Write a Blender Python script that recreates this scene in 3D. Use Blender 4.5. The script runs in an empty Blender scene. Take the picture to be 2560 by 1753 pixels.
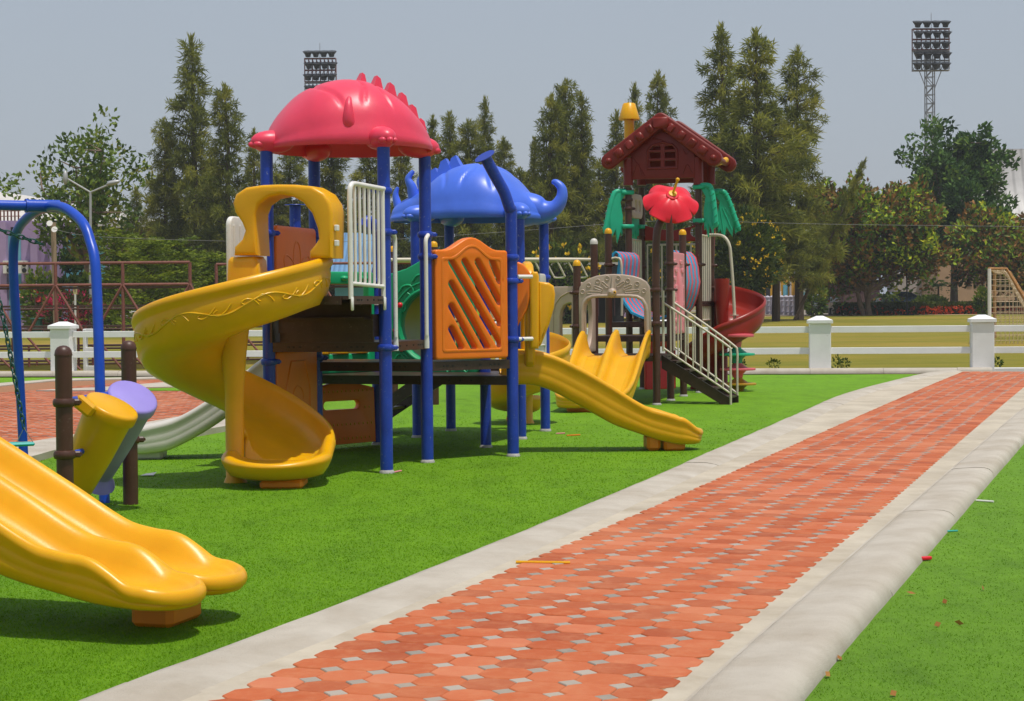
import bpy, math, random
from mathutils import Vector, Matrix
random.seed(7)
S = bpy.context.scene
COL = S.collection
rad = math.radians
# ------------------------------------------------------------------ camera
FPX = 4480.0; PCX, PCY = 1280.0, 876.5
PITCH = math.atan((PCY - 760.0) / FPX); ROLL = rad(0.5); CH = 1.5
CAMR = Matrix.Rotation(rad(90) - PITCH, 3, 'X') @ Matrix.Rotation(-ROLL, 3, 'Z')
cd = bpy.data.cameras.new('camera'); cam = bpy.data.objects.new('camera', cd); COL.objects.link(cam)
cam.location = (0, 0, CH); cam.rotation_euler = CAMR.to_euler()
cd.sensor_width = 36.0; cd.lens = 36.0 * FPX / 2560.0
cd.clip_start = 0.1; cd.clip_end = 3000
S.camera = cam
def ray(px, py):
    return CAMR @ Vector(((px - PCX) / FPX, -(py - PCY) / FPX, -1.0))
def P(px, py, Y):                 # photo pixel at world depth Y
    d = ray(px, py); k = Y / d.y
    return Vector((d.x * k, Y, CH + d.z * k))
def G(px, py, z=0.0):             # photo pixel on the level z
    d = ray(px, py); k = (z - CH) / d.z
    return Vector((d.x * k, d.y * k, z))
def ZA(py, Y, px=1280): return P(px, py, Y).z
def XA(px, Y, py=800): return P(px, py, Y).x
def plane_hit(p, q, px, py):      # pixel on the upright plane through p and q -> (distance along pq, z)
    d = ray(px, py); e = Vector((q.x - p.x, q.y - p.y)); L = e.length; e /= L
    n = Vector((-e.y, e.x)); k = (n.x * p.x + n.y * p.y) / (n.x * d.x + n.y * d.y)
    return ((d.x * k - p.x) * e.x + (d.y * k - p.y) * e.y, CH + d.z * k)
# ------------------------------------------------------------------ materials
MATS = {}
def lin(c): return tuple((x / 12.92 if x <= 0.04045 else ((x + 0.055) / 1.055) ** 2.4) for x in c)
def rgb(r, g, b): return lin((r / 255, g / 255, b / 255))
def newmat(name):
    m = bpy.data.materials.new(name); m.use_nodes = True
    nt = m.node_tree; b = nt.nodes['Principled BSDF']; MATS[name] = m
    return m, nt, b
def nd(nt, t, **kw):
    n = nt.nodes.new(t)
    for k, v in kw.items(): setattr(n, k, v)
    return n
def noise(nt, scale, detail=4, rough=0.6, coord='Object', stretch=None):
    tc = nd(nt, 'ShaderNodeTexCoord'); n = nd(nt, 'ShaderNodeTexNoise')
    n.inputs['Scale'].default_value = scale; n.inputs['Detail'].default_value = detail
    n.inputs['Roughness'].default_value = rough
    if stretch:
        mp = nd(nt, 'ShaderNodeMapping'); mp.inputs['Scale'].default_value = stretch
        nt.links.new(tc.outputs[coord], mp.inputs['Vector']); nt.links.new(mp.outputs['Vector'], n.inputs['Vector'])
    else: nt.links.new(tc.outputs[coord], n.inputs['Vector'])
    return n
def ramp(nt, src, stops):
    r = nd(nt, 'ShaderNodeValToRGB'); el = r.color_ramp.elements
    while len(el) < len(stops): el.new(0.5)
    for e, (p, c) in zip(el, stops):
        e.position = p; e.color = tuple(c) + (1,) if len(c) == 3 else c
    nt.links.new(src, r.inputs['Fac']); return r
def mixc(nt, fac, a, b, mode='MIX'):
    m = nd(nt, 'ShaderNodeMix', data_type='RGBA', blend_type=mode)
    for s, v in ((0, fac), (6, a), (7, b)):
        if hasattr(v, 'links') or hasattr(v, 'is_linked'): nt.links.new(v, m.inputs[s])
        else: m.inputs[s].default_value = v if s == 0 else tuple(v) + (1,)
    return m.outputs[2]
def bump(nt, bsdf, src, strength, dist=0.01):
    b = nd(nt, 'ShaderNodeBump'); b.inputs['Strength'].default_value = strength; b.inputs['Distance'].default_value = dist
    nt.links.new(src, b.inputs['Height']); nt.links.new(b.outputs['Normal'], bsdf.inputs['Normal'])
def paint(name, col, rough=0.4, var=0.12, scale=6, metal=0.0, bmp=0.05, bs=60, spec=0.5, worn=None, wornamt=0.0, coat=0.0, sss=0.0):
    if name in MATS: return MATS[name]
    m, nt, b = newmat(name)
    n = noise(nt, scale, 5)
    dk = tuple(x * (1 - var) for x in col); lt = tuple(min(1, x * (1 + var * 0.6) + var * 0.01) for x in col)
    c = ramp(nt, n.outputs['Fac'], [(0.3, dk), (0.7, lt)]).outputs['Color']
    if worn:
        n2 = noise(nt, scale * 5, 6, 0.7)
        f = ramp(nt, n2.outputs['Fac'], [(0.62 - wornamt * 0.2, (0, 0, 0)), (0.68 - wornamt * 0.2, (1, 1, 1))])
        c = mixc(nt, f.outputs['Color'], c, worn)
    nt.links.new(c, b.inputs['Base Color'])
    rr = nd(nt, 'ShaderNodeMapRange'); rr.inputs['To Min'].default_value = rough * 0.8; rr.inputs['To Max'].default_value = min(1, rough * 1.3)
    nt.links.new(n.outputs['Fac'], rr.inputs['Value']); nt.links.new(rr.outputs['Result'], b.inputs['Roughness'])
    b.inputs['Metallic'].default_value = metal; b.inputs['Specular IOR Level'].default_value = spec
    if sss: b.inputs['Subsurface Weight'].default_value = sss; b.inputs['Subsurface Radius'].default_value = (1.0, 0.25, 0.04); b.inputs['Subsurface Scale'].default_value = 0.06
    b.inputs['Coat Weight'].default_value = coat; b.inputs['Coat Roughness'].default_value = 0.15
    if bmp:
        n3 = noise(nt, bs, 3); bump(nt, b, n3.outputs['Fac'], bmp, 0.01)
    return m
def leafmat(name, cols, trans=0.25, rough=0.6):
    if name in MATS: return MATS[name]
    m, nt, b = newmat(name)
    a = nd(nt, 'ShaderNodeAttribute', attribute_name='rnd')
    k = len(cols)
    r = ramp(nt, a.outputs['Fac'], [(i / max(1, k - 1), c) for i, c in enumerate(cols)])
    nt.links.new(r.outputs['Color'], b.inputs['Base Color']); b.inputs['Roughness'].default_value = rough
    b.inputs['Specular IOR Level'].default_value = 0.25
    t = nd(nt, 'ShaderNodeBsdfTranslucent'); nt.links.new(r.outputs['Color'], t.inputs['Color'])
    mx = nd(nt, 'ShaderNodeMixShader'); mx.inputs[0].default_value = trans
    out = nt.nodes['Material Output']
    nt.links.new(b.outputs[0], mx.inputs[1]); nt.links.new(t.outputs[0], mx.inputs[2]); nt.links.new(mx.outputs[0], out.inputs['Surface'])
    return m
# ------------------------------------------------------------------ mesh builder
class MB:
    def __init__(s): s.v = []; s.f = []; s.r = []; s.mi = []
    def add(s, vs, fs, rnd=None, mi=0):
        o = len(s.v); s.v += [tuple(v) for v in vs]
        for f in fs: s.f.append(tuple(i + o for i in f)); s.r.append(rnd if rnd is not None else 0.5); s.mi.append(mi)
        return s
    def box(s, c, size, R=None, bev=0.0, mi=0, taper=1.0):
        x, y, z = (k / 2 for k in size); c = Vector(c)
        if bev <= 0:
            vs = [Vector((a * x * (taper if d > 0 else 1), b_ * y * (taper if d > 0 else 1), d * z)) for d in (-1, 1) for b_ in (-1, 1) for a in (-1, 1)]
            fs = [(0, 2, 3, 1), (4, 5, 7, 6), (0, 1, 5, 4), (2, 6, 7, 3), (0, 4, 6, 2), (1, 3, 7, 5)]
        else:
            e = min(bev, x * .99, y * .99, z * .99); vs = []; idx = {}
            for sx in (-1, 1):
                for sy in (-1, 1):
                    for sz in (-1, 1):
                        for ax in range(3):
                            p = [sx * (x - e), sy * (y - e), sz * (z - e)]; h = (x, y, z); sg = (sx, sy, sz)
                            p[ax] = sg[ax] * h[ax]; idx[(sx, sy, sz, ax)] = len(vs); vs.append(Vector(p))
            fs = []
            for ax in range(3):
                o1, o2 = [k for k in range(3) if k != ax]
                for sg in (-1, 1):
                    q = []
                    for a, b_ in ((-1, -1), (1, -1), (1, 1), (-1, 1)):
                        k = [0, 0, 0]; k[ax] = sg; k[o1] = a; k[o2] = b_; q.append(idx[(k[0], k[1], k[2], ax)])
                    fs.append(tuple(q))
            for ax in range(3):
                o1, o2 = [k for k in range(3) if k != ax]
                for a in (-1, 1):
                    for b_ in (-1, 1):
                        q = []
                        for d, w in ((-1, o1), (1, o1), (1, o2), (-1, o2)):
                            k = [0, 0, 0]; k[ax] = d; k[o1] = a; k[o2] = b_; q.append(idx[(k[0], k[1], k[2], w)])
                        fs.append(tuple(q))
            for sx in (-1, 1):
                for sy in (-1, 1):
                    for sz in (-1, 1): fs.append(tuple(idx[(sx, sy, sz, k)] for k in range(3)))
        if R is not None: vs = [R @ v for v in vs]
        return s.add([v + c for v in vs], fs, mi=mi)
    def tube(s, pts, r, n=12, caps=True, closed=False, mi=0, sy=1.0):
        pts = [Vector(p) for p in pts]; m = len(pts)
        rs = r if isinstance(r, (list, tuple)) else [r] * m
        t0 = (pts[1] - pts[0]).normalized()
        up = Vector((0, 0, 1)) if abs(t0.z) < 0.9 else Vector((0, 1, 0))
        x = t0.cross(up).normalized(); rings = []; vs = []; fs = []
        for i in range(m):
            if closed: t = (pts[(i + 1) % m] - pts[i - 1]).normalized()
            elif i == 0: t = t0
            elif i == m - 1: t = (pts[-1] - pts[-2]).normalized()
            else: t = (pts[i + 1] - pts[i - 1]).normalized()
            x = (x - t * x.dot(t)).normalized(); y = t.cross(x)
            for k in range(n):
                a = 2 * math.pi * k / n
                vs.append(pts[i] + x * (math.cos(a) * rs[i]) + y * (math.sin(a) * rs[i] * sy))
        for i in range(m if closed else m - 1):
            j = (i + 1) % m
            for k in range(n): fs.append((i * n + k, i * n + (k + 1) % n, j * n + (k + 1) % n, j * n + k))
        if caps and not closed: fs.append(tuple(range(n))[::-1]); fs.append(tuple(range((m - 1) * n, m * n)))
        return s.add(vs, fs, mi=mi)
    def lathe(s, prof, c=(0, 0, 0), R=None, n=20, mi=0, caps=True):
        vs = []; fs = []; c = Vector(c)
        for (r, z) in prof:
            for k in range(n):
                a = 2 * math.pi * k / n; v = Vector((r * math.cos(a), r * math.sin(a), z))
                vs.append((R @ v if R is not None else v) + c)
        for i in range(len(prof) - 1):
            for k in range(n): fs.append((i * n + k, i * n + (k + 1) % n, (i + 1) * n + (k + 1) % n, (i + 1) * n + k))
        if caps: fs.append(tuple(range(n))[::-1]); fs.append(tuple(range((len(prof) - 1) * n, len(prof) * n)))
        return s.add(vs, fs, mi=mi)
    def ball(s, c, r, R=None, n=14, m=8, mi=0):
        r = r if isinstance(r, (tuple, list)) else (r, r, r); c = Vector(c); vs = []; fs = []
        for i in range(m + 1):
            t = math.pi * i / m
            for k in range(n):
                a = 2 * math.pi * k / n; v = Vector((r[0] * math.sin(t) * math.cos(a), r[1] * math.sin(t) * math.sin(a), -r[2] * math.cos(t)))
                vs.append((R @ v if R is not None else v) + c)
        for i in range(m):
            for k in range(n): fs.append((i * n + k, i * n + (k + 1) % n, (i + 1) * n + (k + 1) % n, (i + 1) * n + k))
        return s.add(vs, fs, mi=mi)
    def grid(s, rows, closed_u=False, mi=0, flip=False):
        n = len(rows[0]); vs = [p for r in rows for p in r]; fs = []
        for i in range(len(rows) - (0 if closed_u else 1)):
            j = (i + 1) % len(rows)
            for k in range(n - 1):
                q = (i * n + k, i * n + k + 1, j * n + k + 1, j * n + k); fs.append(q[::-1] if flip else q)
        return s.add(vs, fs, mi=mi)
    def prism(s, poly, z0, z1, mi=0):
        n = len(poly); vs = [(p[0], p[1], z0) for p in poly] + [(p[0], p[1], z1) for p in poly]
        ar = sum(poly[i][0] * poly[(i + 1) % n][1] - poly[(i + 1) % n][0] * poly[i][1] for i in range(n))
        b = tuple(range(n)); t = tuple(range(n, 2 * n)); sd = [(i, (i + 1) % n, n + (i + 1) % n, n + i) for i in range(n)]
        if ar < 0: fs = [b, t[::-1]] + [q[::-1] for q in sd]
        else: fs = [b[::-1], t] + sd
        return s.add(vs, fs, mi=mi)
    def merge(s, me, M=None, mi=0):
        vs = [(M @ v.co if M is not None else v.co.copy()) for v in me.vertices]
        return s.add(vs, [tuple(p.vertices) for p in me.polygons], mi=mi)
def mesh_of(mb, name, mats, org=Vector((0, 0, 0)), smooth=35, weld=True):
    me = bpy.data.meshes.new(name)
    me.from_pydata([(v[0] - org.x, v[1] - org.y, v[2] - org.z) for v in mb.v], [], mb.f)
    if not isinstance(mats, (list, tuple)): mats = [mats]
    for m in mats: me.materials.append(m)
    if len(mats) > 1: me.polygons.foreach_set('material_index', mb.mi)
    if any(r != 0.5 for r in mb.r):
        at = me.attributes.new('rnd', 'FLOAT', 'FACE'); at.data.foreach_set('value', mb.r)
    if weld and len(mb.v) < 60000:
        import bmesh
        bm = bmesh.new(); bm.from_mesh(me); bmesh.ops.remove_doubles(bm, verts=bm.verts, dist=1e-5)
        bmesh.ops.recalc_face_normals(bm, faces=bm.faces); bm.to_mesh(me); bm.free()
    if smooth:
        me.polygons.foreach_set('use_smooth', [True] * len(me.polygons))
        me.set_sharp_from_angle(angle=rad(smooth))
    me.update(); return me
def tag(o, label=None, cat=None, group=None, kind=None):
    if label: o['label'] = label
    if cat: o['category'] = cat
    if group: o['group'] = group
    if kind: o['kind'] = kind
    return o
def thing(name, label, cat, loc=(0, 0, 0), group=None):
    o = bpy.data.objects.new(name, None); COL.objects.link(o); o.location = loc; o.empty_display_size = 0.2
    return tag(o, label, cat, group)
def world_of(o):
    l = Vector((0, 0, 0))
    while o is not None: l = l + o.location; o = o.parent
    return l
def part(parent, name, mb, mat, label=None, smooth=35, weld=True, kind=None):
    me = mesh_of(mb, name, mat, world_of(parent), smooth, weld)
    o = bpy.data.objects.new(name, me); COL.objects.link(o); o.parent = parent
    tag(o, label, kind=kind); return o
def solid(name, mb, mat, label=None, cat=None, group=None, kind=None, loc=(0, 0, 0), smooth=35, weld=True):
    loc = Vector(loc); me = mesh_of(mb, name, mat, loc, smooth, weld)
    o = bpy.data.objects.new(name, me); COL.objects.link(o); o.location = loc
    return tag(o, label, cat, group, kind)
def copy_tree(o, parent=None):
    c = o.copy(); COL.objects.link(c)
    if parent is not None: c.parent = parent
    for ch in o.children: copy_tree(ch, c)
    return c
def curve_mesh(splines, thick, bev=0.0, closed=True, res=2):
    cu = bpy.data.curves.new('tmp', 'CURVE'); cu.dimensions = '2D'; cu.fill_mode = 'BOTH'
    cu.extrude = max(0.0, thick / 2 - bev); cu.bevel_depth = bev; cu.bevel_resolution = res; cu.offset = -bev
    for sp in splines:
        q = cu.splines.new('POLY'); q.points.add(len(sp) - 1)
        for i, p in enumerate(sp): q.points[i].co = (p[0], p[1], 0, 1)
        q.use_cyclic_u = closed
    ob = bpy.data.objects.new('tmp', cu); me = bpy.data.meshes.new_from_object(ob)
    bpy.data.objects.remove(ob); bpy.data.curves.remove(cu); return me
def text_mesh(body, size, depth=0.004, bold=False):
    cu = bpy.data.curves.new('tmp', 'FONT'); cu.body = body; cu.size = size; cu.extrude = depth; cu.align_x = 'CENTER'; cu.align_y = 'CENTER'
    if bold: cu.offset = size * 0.02
    ob = bpy.data.objects.new('tmp', cu); me = bpy.data.meshes.new_from_object(ob)
    bpy.data.objects.remove(ob); bpy.data.curves.remove(cu); return me
def panel_matrix(p, q, off=0.0):     # local x along pq, y up, z outward (to the right-hand side of pq)
    e = Vector((q.x - p.x, q.y - p.y, 0)).normalized(); n = Vector((e.y, -e.x, 0))
    M = Matrix(((e.x, 0, n.x, p.x + n.x * off), (e.y, 0, n.y, p.y + n.y * off), (0, 1, 0, 0), (0, 0, 0, 1)))
    return M
def spline(pts, k=6, closed=False):  # Catmull-Rom through points of any size
    pts = [Vector(p) for p in pts]; n = len(pts); out = []
    for i in range(n if closed else n - 1):
        g = lambda j: pts[j % n] if closed else pts[min(max(j, 0), n - 1)]
        a, b, c, d = g(i - 1), g(i), g(i + 1), g(i + 2)
        for j in range(k):
            t = j / k
            out.append(0.5 * ((2 * b) + (c - a) * t + (2 * a - 5 * b + 4 * c - d) * t * t + (3 * b - a - 3 * c + d) * t ** 3))
    if not closed: out.append(pts[-1])
    return out
def interp(tab, x):
    if x <= tab[0][0]: return tab[0][1]
    for (a, b), (c, d) in zip(tab, tab[1:]):
        if x <= c:
            t = (x - a) / (c - a); return b + (d - b) * t
    return tab[-1][1]
def sinterp(tab, x):              # smoother: Catmull-Rom on an even-ish table
    n = len(tab)
    if x <= tab[0][0]: return tab[0][1]
    if x >= tab[-1][0]: return tab[-1][1]
    for i in range(n - 1):
        if x <= tab[i + 1][0]:
            x0, y0 = tab[i]; x1, y1 = tab[i + 1]; h = x1 - x0; t = (x - x0) / h
            m0 = (y1 - tab[i - 1][1]) / (x1 - tab[i - 1][0]) if i > 0 else (y1 - y0) / h
            m1 = (tab[i + 2][1] - y0) / (tab[i + 2][0] - x0) if i < n - 2 else (y1 - y0) / h
            return (2*t**3-3*t*t+1)*y0 + (t**3-2*t*t+t)*h*m0 + (-2*t**3+3*t*t)*y1 + (t**3-t*t)*h*m1
def rrect(x0, y0, x1, y1, r, k=5):
    out = []
    for cx, cy, a0 in ((x1 - r, y0 + r, -90), (x1 - r, y1 - r, 0), (x0 + r, y1 - r, 90), (x0 + r, y0 + r, 180)):
        for i in range(k + 1):
            a = rad(a0 + 90 * i / k); out.append((cx + r * math.cos(a), cy + r * math.sin(a)))
    return out
def slot(a, b, r, k=6):
    a = Vector(a); b = Vector(b); t = math.atan2(b.y - a.y, b.x - a.x); out = []
    for c, a0 in ((b, t - math.pi / 2), (a, t + math.pi / 2)):
        for i in range(k + 1):
            w = a0 + math.pi * i / k; out.append((c.x + r * math.cos(w), c.y + r * math.sin(w)))
    return out
def oval(cx, cy, rx, ry, k=28): return [(cx + rx * math.cos(2 * math.pi * i / k), cy + ry * math.sin(2 * math.pi * i / k)) for i in range(k)]
UA = rad(16.5); U = Vector((math.cos(UA), -math.sin(UA), 0)); V = Vector((math.sin(UA), math.cos(UA), 0)); ZZ = Vector((0, 0, 1))
# ------------------------------------------------------------------ plastics and metals
yellow = paint('yellow_plastic', (0.76, 0.382, 0.0005), 0.32, 0.07, 5, bmp=0.04, bs=60, spec=0.4, sss=0.28, worn=(0.62, 0.36, 0.06), wornamt=-0.25)
orange = paint('orange_plastic', (0.84, 0.190, 0.001), 0.38, 0.06, 5, bmp=0.03, sss=0.22)
footorange = paint('lightened_foot_orange_plastic', (1.0, 0.27, 0.002), 0.42, 0.08, 5, sss=0.3)  # orange lightened to stand in for light the shaded feet lack
vermilion = paint('vermilion_plastic', (1.0, 0.20, 0.002), 0.4, 0.08, 5, bmp=0.03, sss=0.3)
redroof = paint('red_roof_plastic', (0.80, 0.048, 0.105), 0.36, 0.08, 4, bmp=0.04, sss=0.15)
blueroof = paint('blue_roof_plastic', (0.065, 0.165, 0.76), 0.36, 0.10, 4, bmp=0.04)
bluemetal = paint('blue_painted_steel', (0.008, 0.045, 0.40), 0.36, 0.18, 7, bmp=0.05, worn=(0.18, 0.22, 0.4), wornamt=0.02)
swingblue = paint('swing_blue_paint', (0.004, 0.065, 0.50), 0.34, 0.10, 6, bmp=0.04)
whitemetal = paint('white_painted_steel', (0.78, 0.76, 0.72), 0.4, 0.06, 8, bmp=0.03, worn=(0.4, 0.3, 0.22), wornamt=-0.1)
creammetal = paint('cream_painted_steel', (0.60, 0.54, 0.42), 0.42, 0.08, 8, bmp=0.03, worn=(0.3, 0.22, 0.14), wornamt=-0.05)
brownmetal = paint('brown_painted_steel', (0.07, 0.024, 0.013), 0.42, 0.18, 7, bmp=0.05, worn=(0.2, 0.15, 0.12), wornamt=-0.05)
deckbrown = paint('brown_deck_steel', (0.045, 0.022, 0.014), 0.38, 0.25, 9, bmp=0.08, worn=(0.14, 0.11, 0.09), wornamt=0.0)
green = paint('green_plastic', (0.005, 0.36, 0.14), 0.4, 0.08, 5)
palmgreen = paint('palm_green_plastic', (0.01, 0.42, 0.23), 0.42, 0.08, 6)
grayplastic = paint('grey_plastic', (0.62, 0.59, 0.54), 0.42, 0.06, 5)
beige = paint('beige_plastic', (0.52, 0.39, 0.30), 0.45, 0.08, 5)
peacockgrey = paint('mushroom_plastic', (0.44, 0.34, 0.27), 0.42, 0.08, 5)
redplastic = paint('red_plastic', (0.74, 0.006, 0.022), 0.36, 0.08, 5)
maroon = paint('maroon_plastic', (0.18, 0.013, 0.007), 0.38, 0.12, 5, spec=.35)
redslide = paint('brick_red_plastic', (0.27, 0.018, 0.009), 0.32, 0.10, 5, spec=.4)
pink = paint('pink_plastic', (0.78, 0.27, 0.30), 0.45, 0.08, 5)
skyblue = paint('sky_blue_plastic', (0.02, 0.36, 0.66), 0.42, 0.08, 5)
coral = paint('coral_plastic', (0.78, 0.12, 0.16), 0.42, 0.08, 5)
purple = paint('purple_plastic', (0.29, 0.23, 0.62), 0.42, 0.08, 5)
black = paint('black_rubber', (0.012, 0.012, 0.012), 0.6)
teal = paint('teal_plastic', (0.01, 0.42, 0.38), 0.45)
steel = paint('worn_steel', (0.42, 0.36, 0.30), 0.35, 0.2, 20, metal=0.8)
chaingreen = paint('green_coated_chain', (0.008, 0.07, 0.06), 0.4, 0.2, 20)
SKYMIX, SKYFLAT, SKYSTR, SUNE, EXPO, HAZE = 0.7, (5.3, 5.9, 6.8), 0.09, 3.4, 0.0, 0.00038
# ================================================================== ground, path, kerbs, fence
def ground_mat(name, stops, scale, stops2=None, s2=0.5, bmp=0.6, bs=90, rough=0.9, stretch=None, dist=0.02, amt=0.5, spec=0.2):
    m, nt, b = newmat(name)
    n = noise(nt, scale, 8, 0.7, stretch=stretch); c = ramp(nt, n.outputs['Fac'], stops).outputs['Color']
    if stops2:
        n2 = noise(nt, s2, 5, 0.6, stretch=stretch); c2 = ramp(nt, n2.outputs['Fac'], stops2).outputs['Color']
        c = mixc(nt, amt, c, c2, 'MIX')
    nt.links.new(c, b.inputs['Base Color']); b.inputs['Roughness'].default_value = rough
    b.inputs['Specular IOR Level'].default_value = spec
    n3 = noise(nt, bs, 6, 0.75); bump(nt, b, n3.outputs['Fac'], bmp, dist)
    return m
def turf_mat(name, a, b_, c_, fleck):
    m, nt, b = newmat(name)
    n1 = noise(nt, 0.55, 7, 0.7, stretch=(1, .6, 1)); n2 = noise(nt, 14, 6, 0.75, stretch=(1, 0.55, 1)); n3 = noise(nt, 160, 4, 0.8)
    c1 = ramp(nt, n1.outputs['Fac'], [(0.30, a), (0.55, b_), (0.75, c_)]).outputs['Color']
    c2 = ramp(nt, n2.outputs['Fac'], [(0.28, tuple(x * 0.55 for x in a)), (0.5, b_), (0.72, tuple(x * 1.35 for x in c_))]).outputs['Color']
    c = mixc(nt, 0.55, c1, c2)
    c3 = ramp(nt, n3.outputs['Fac'], [(0.30, tuple(x * 0.35 for x in a)), (0.48, b_), (0.62, c_), (0.74, fleck)]).outputs['Color']  # fine noise with pale flecks at its high end
    c = mixc(nt, 0.5, c, c3)
    n5 = noise(nt, 2.6, 6, 0.7, stretch=(1, .45, 1)); c = mixc(nt, 1.0, c, ramp(nt, n5.outputs['Fac'], [(0.3, (.76, .79, .76)), (0.5, (1, 1, 1)), (0.72, (1.16, 1.12, 1.18))]).outputs['Color'], 'MULTIPLY')
    nt.links.new(c, b.inputs['Base Color']); b.inputs['Roughness'].default_value = 0.75
    b.inputs['Specular IOR Level'].default_value = 0.25
    bump(nt, b, n3.outputs['Fac'], 0.8, 0.02)
    return m
turf_l = turf_mat('artificial_turf', (0.100, 0.245, 0.0012), (0.152, 0.340, 0.002), (0.195, 0.40, 0.005), (0.30, 0.50, 0.03))
turf_r = turf_mat('artificial_turf_view_tint', (0.095, 0.225, 0.006), (0.150, 0.325, 0.012), (0.195, 0.39, 0.022), (0.32, 0.52, 0.08))  # right-hand turf: viewing-direction effect put into the tint
fieldm = ground_mat('field_grass', [(0.3, (0.12, 0.115, 0.010)), (0.5, (0.21, 0.185, 0.018)), (0.7, (0.34, 0.245, 0.045))], 1.2,
                    [(0.35, (0.12, 0.155, 0.010)), (0.5, (0.22, 0.19, 0.018)), (0.65, (0.42, 0.255, 0.055))], 0.10, bmp=0.5, bs=25, stretch=(0.35, 1, 1), dist=0.06)
concrete = ground_mat('kerb_concrete', [(0.25, (0.40, 0.355, 0.29)), (0.5, (0.49, 0.44, 0.37)), (0.75, (0.56, 0.51, 0.435))], 4,
                      [(0.35, (0.37, 0.31, 0.235)), (0.55, (0.49, 0.44, 0.37)), (0.7, (0.57, 0.52, 0.445))], 2.2, bmp=0.7, bs=70, rough=0.8, dist=0.01)
cement = ground_mat('cement_grout', [(0.3, (0.36, 0.30, 0.215)), (0.5, (0.45, 0.395, 0.31)), (0.7, (0.53, 0.475, 0.39))], 5,
                    [(0.4, (0.42, 0.36, 0.28)), (0.6, (0.60, 0.53, 0.42))], 1.3, bmp=0.4, bs=80, dist=0.01)
jointm = ground_mat('path_joint_sand', [(0.3, (0.22, 0.10, 0.05)), (0.7, (0.42, 0.21, 0.11))], 30, bmp=0.3, bs=120, dist=0.005)
def paver_mat(name, cols, dust):
    m, nt, b = newmat(name)
    a = nd(nt, 'ShaderNodeAttribute', attribute_name='rnd')
    c = ramp(nt, a.outputs['Fac'], cols).outputs['Color']
    n = noise(nt, 9, 6, 0.7); f = ramp(nt, n.outputs['Fac'], [(0.46, (0, 0, 0)), (0.74, (0.42, 0.42, 0.42))]).outputs['Color']
    c = mixc(nt, f, c, dust)
    n4 = noise(nt, 0.7, 4, 0.6); f4 = ramp(nt, n4.outputs['Fac'], [(0.45, (0, 0, 0)), (0.74, (0.36, 0.36, 0.36))]).outputs['Color']
    c = mixc(nt, f4, c, dust)
    nt.links.new(c, b.inputs['Base Color']); b.inputs['Roughness'].default_value = 0.72
    n2 = noise(nt, 130, 4); bump(nt, b, n2.outputs['Fac'], 0.25, 0.004)
    return m
paver = paver_mat('terracotta_paver', [(0.0, (0.33, 0.058, 0.009)), (0.4, (0.45, 0.088, 0.015)), (0.75, (0.50, 0.115, 0.032)), (1.0, (0.54, 0.155, 0.065))], (0.60, 0.25, 0.115))
paverg = paver_mat('grey_paver', [(0.0, (0.23, 0.205, 0.17)), (0.6, (0.32, 0.285, 0.24)), (1.0, (0.39, 0.35, 0.30))], (0.46, 0.35, 0.25))
whitewash = paint('white_masonry_paint', (0.80, 0.79, 0.78), 0.7, 0.06, 3, bmp=0.12, bs=40, worn=(0.55, 0.5, 0.44), wornamt=-0.22)
asphalt = ground_mat('road_asphalt', [(0.3, (0.20, 0.17, 0.14)), (0.7, (0.30, 0.25, 0.20))], 3, bmp=0.2, bs=40)
dirt = ground_mat('dirt_strip', [(0.3, (0.38, 0.25, 0.14)), (0.7, (0.52, 0.37, 0.23))], 1, bmp=0.3, bs=20)
def quad(pts, z=None):
    mb = MB(); mb.add([(p[0], p[1], p[2] if z is None else z) for p in pts], [tuple(range(len(pts)))]); return mb
def fz(y): return max(-0.05, (y - 46) * 0.0055)     # the field rises gently away from the playground
# far ground out to the horizon, field, turf
mb = MB(); ys = [39.5, 46, 60, 80, 100, 128]; rows = [[(x, y, fz(y) + (0 if y > 40 else -0.0)) for x in (-70, -35, 0, 35, 70)] for y in ys]
mb.grid(rows); solid('field', mb, fieldm, kind='structure', smooth=0)
zf = fz(128)
gm = ground_mat('far_ground_soil', [(0.3, (0.12, 0.12, 0.03)), (0.7, (0.24, 0.18, 0.07))], 0.3, bmp=0.2, bs=10)
mb = MB(); mb.add([(-480, 127.9, zf - .01), (480, 127.9, zf - .01), (480, 900, zf - .01), (-480, 900, zf - .01)], [(0, 1, 2, 3)])
mb.add([(-480, -20, -.12), (480, -20, -.12), (480, 127.9, -.12), (-480, 127.9, -.12)], [(0, 1, 2, 3)])
solid('ground', mb, gm, kind='structure', smooth=0)
mb = MB(); mb.add([(-70, 127.5, zf + .0), (70, 127.5, zf + .0), (70, 131, zf + .03), (-70, 131, zf + .03)], [(0, 1, 2, 3)]); solid('dirt_strip', mb, dirt, kind='structure', smooth=0)
mb = MB(); mb.add([(20, 131, zf + .02), (27.5, 131, zf + .02), (31, 175, zf + .3), (15, 175, zf + .3)], [(0, 1, 2, 3)])
solid('road', mb, asphalt, kind='structure', smooth=0)
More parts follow.
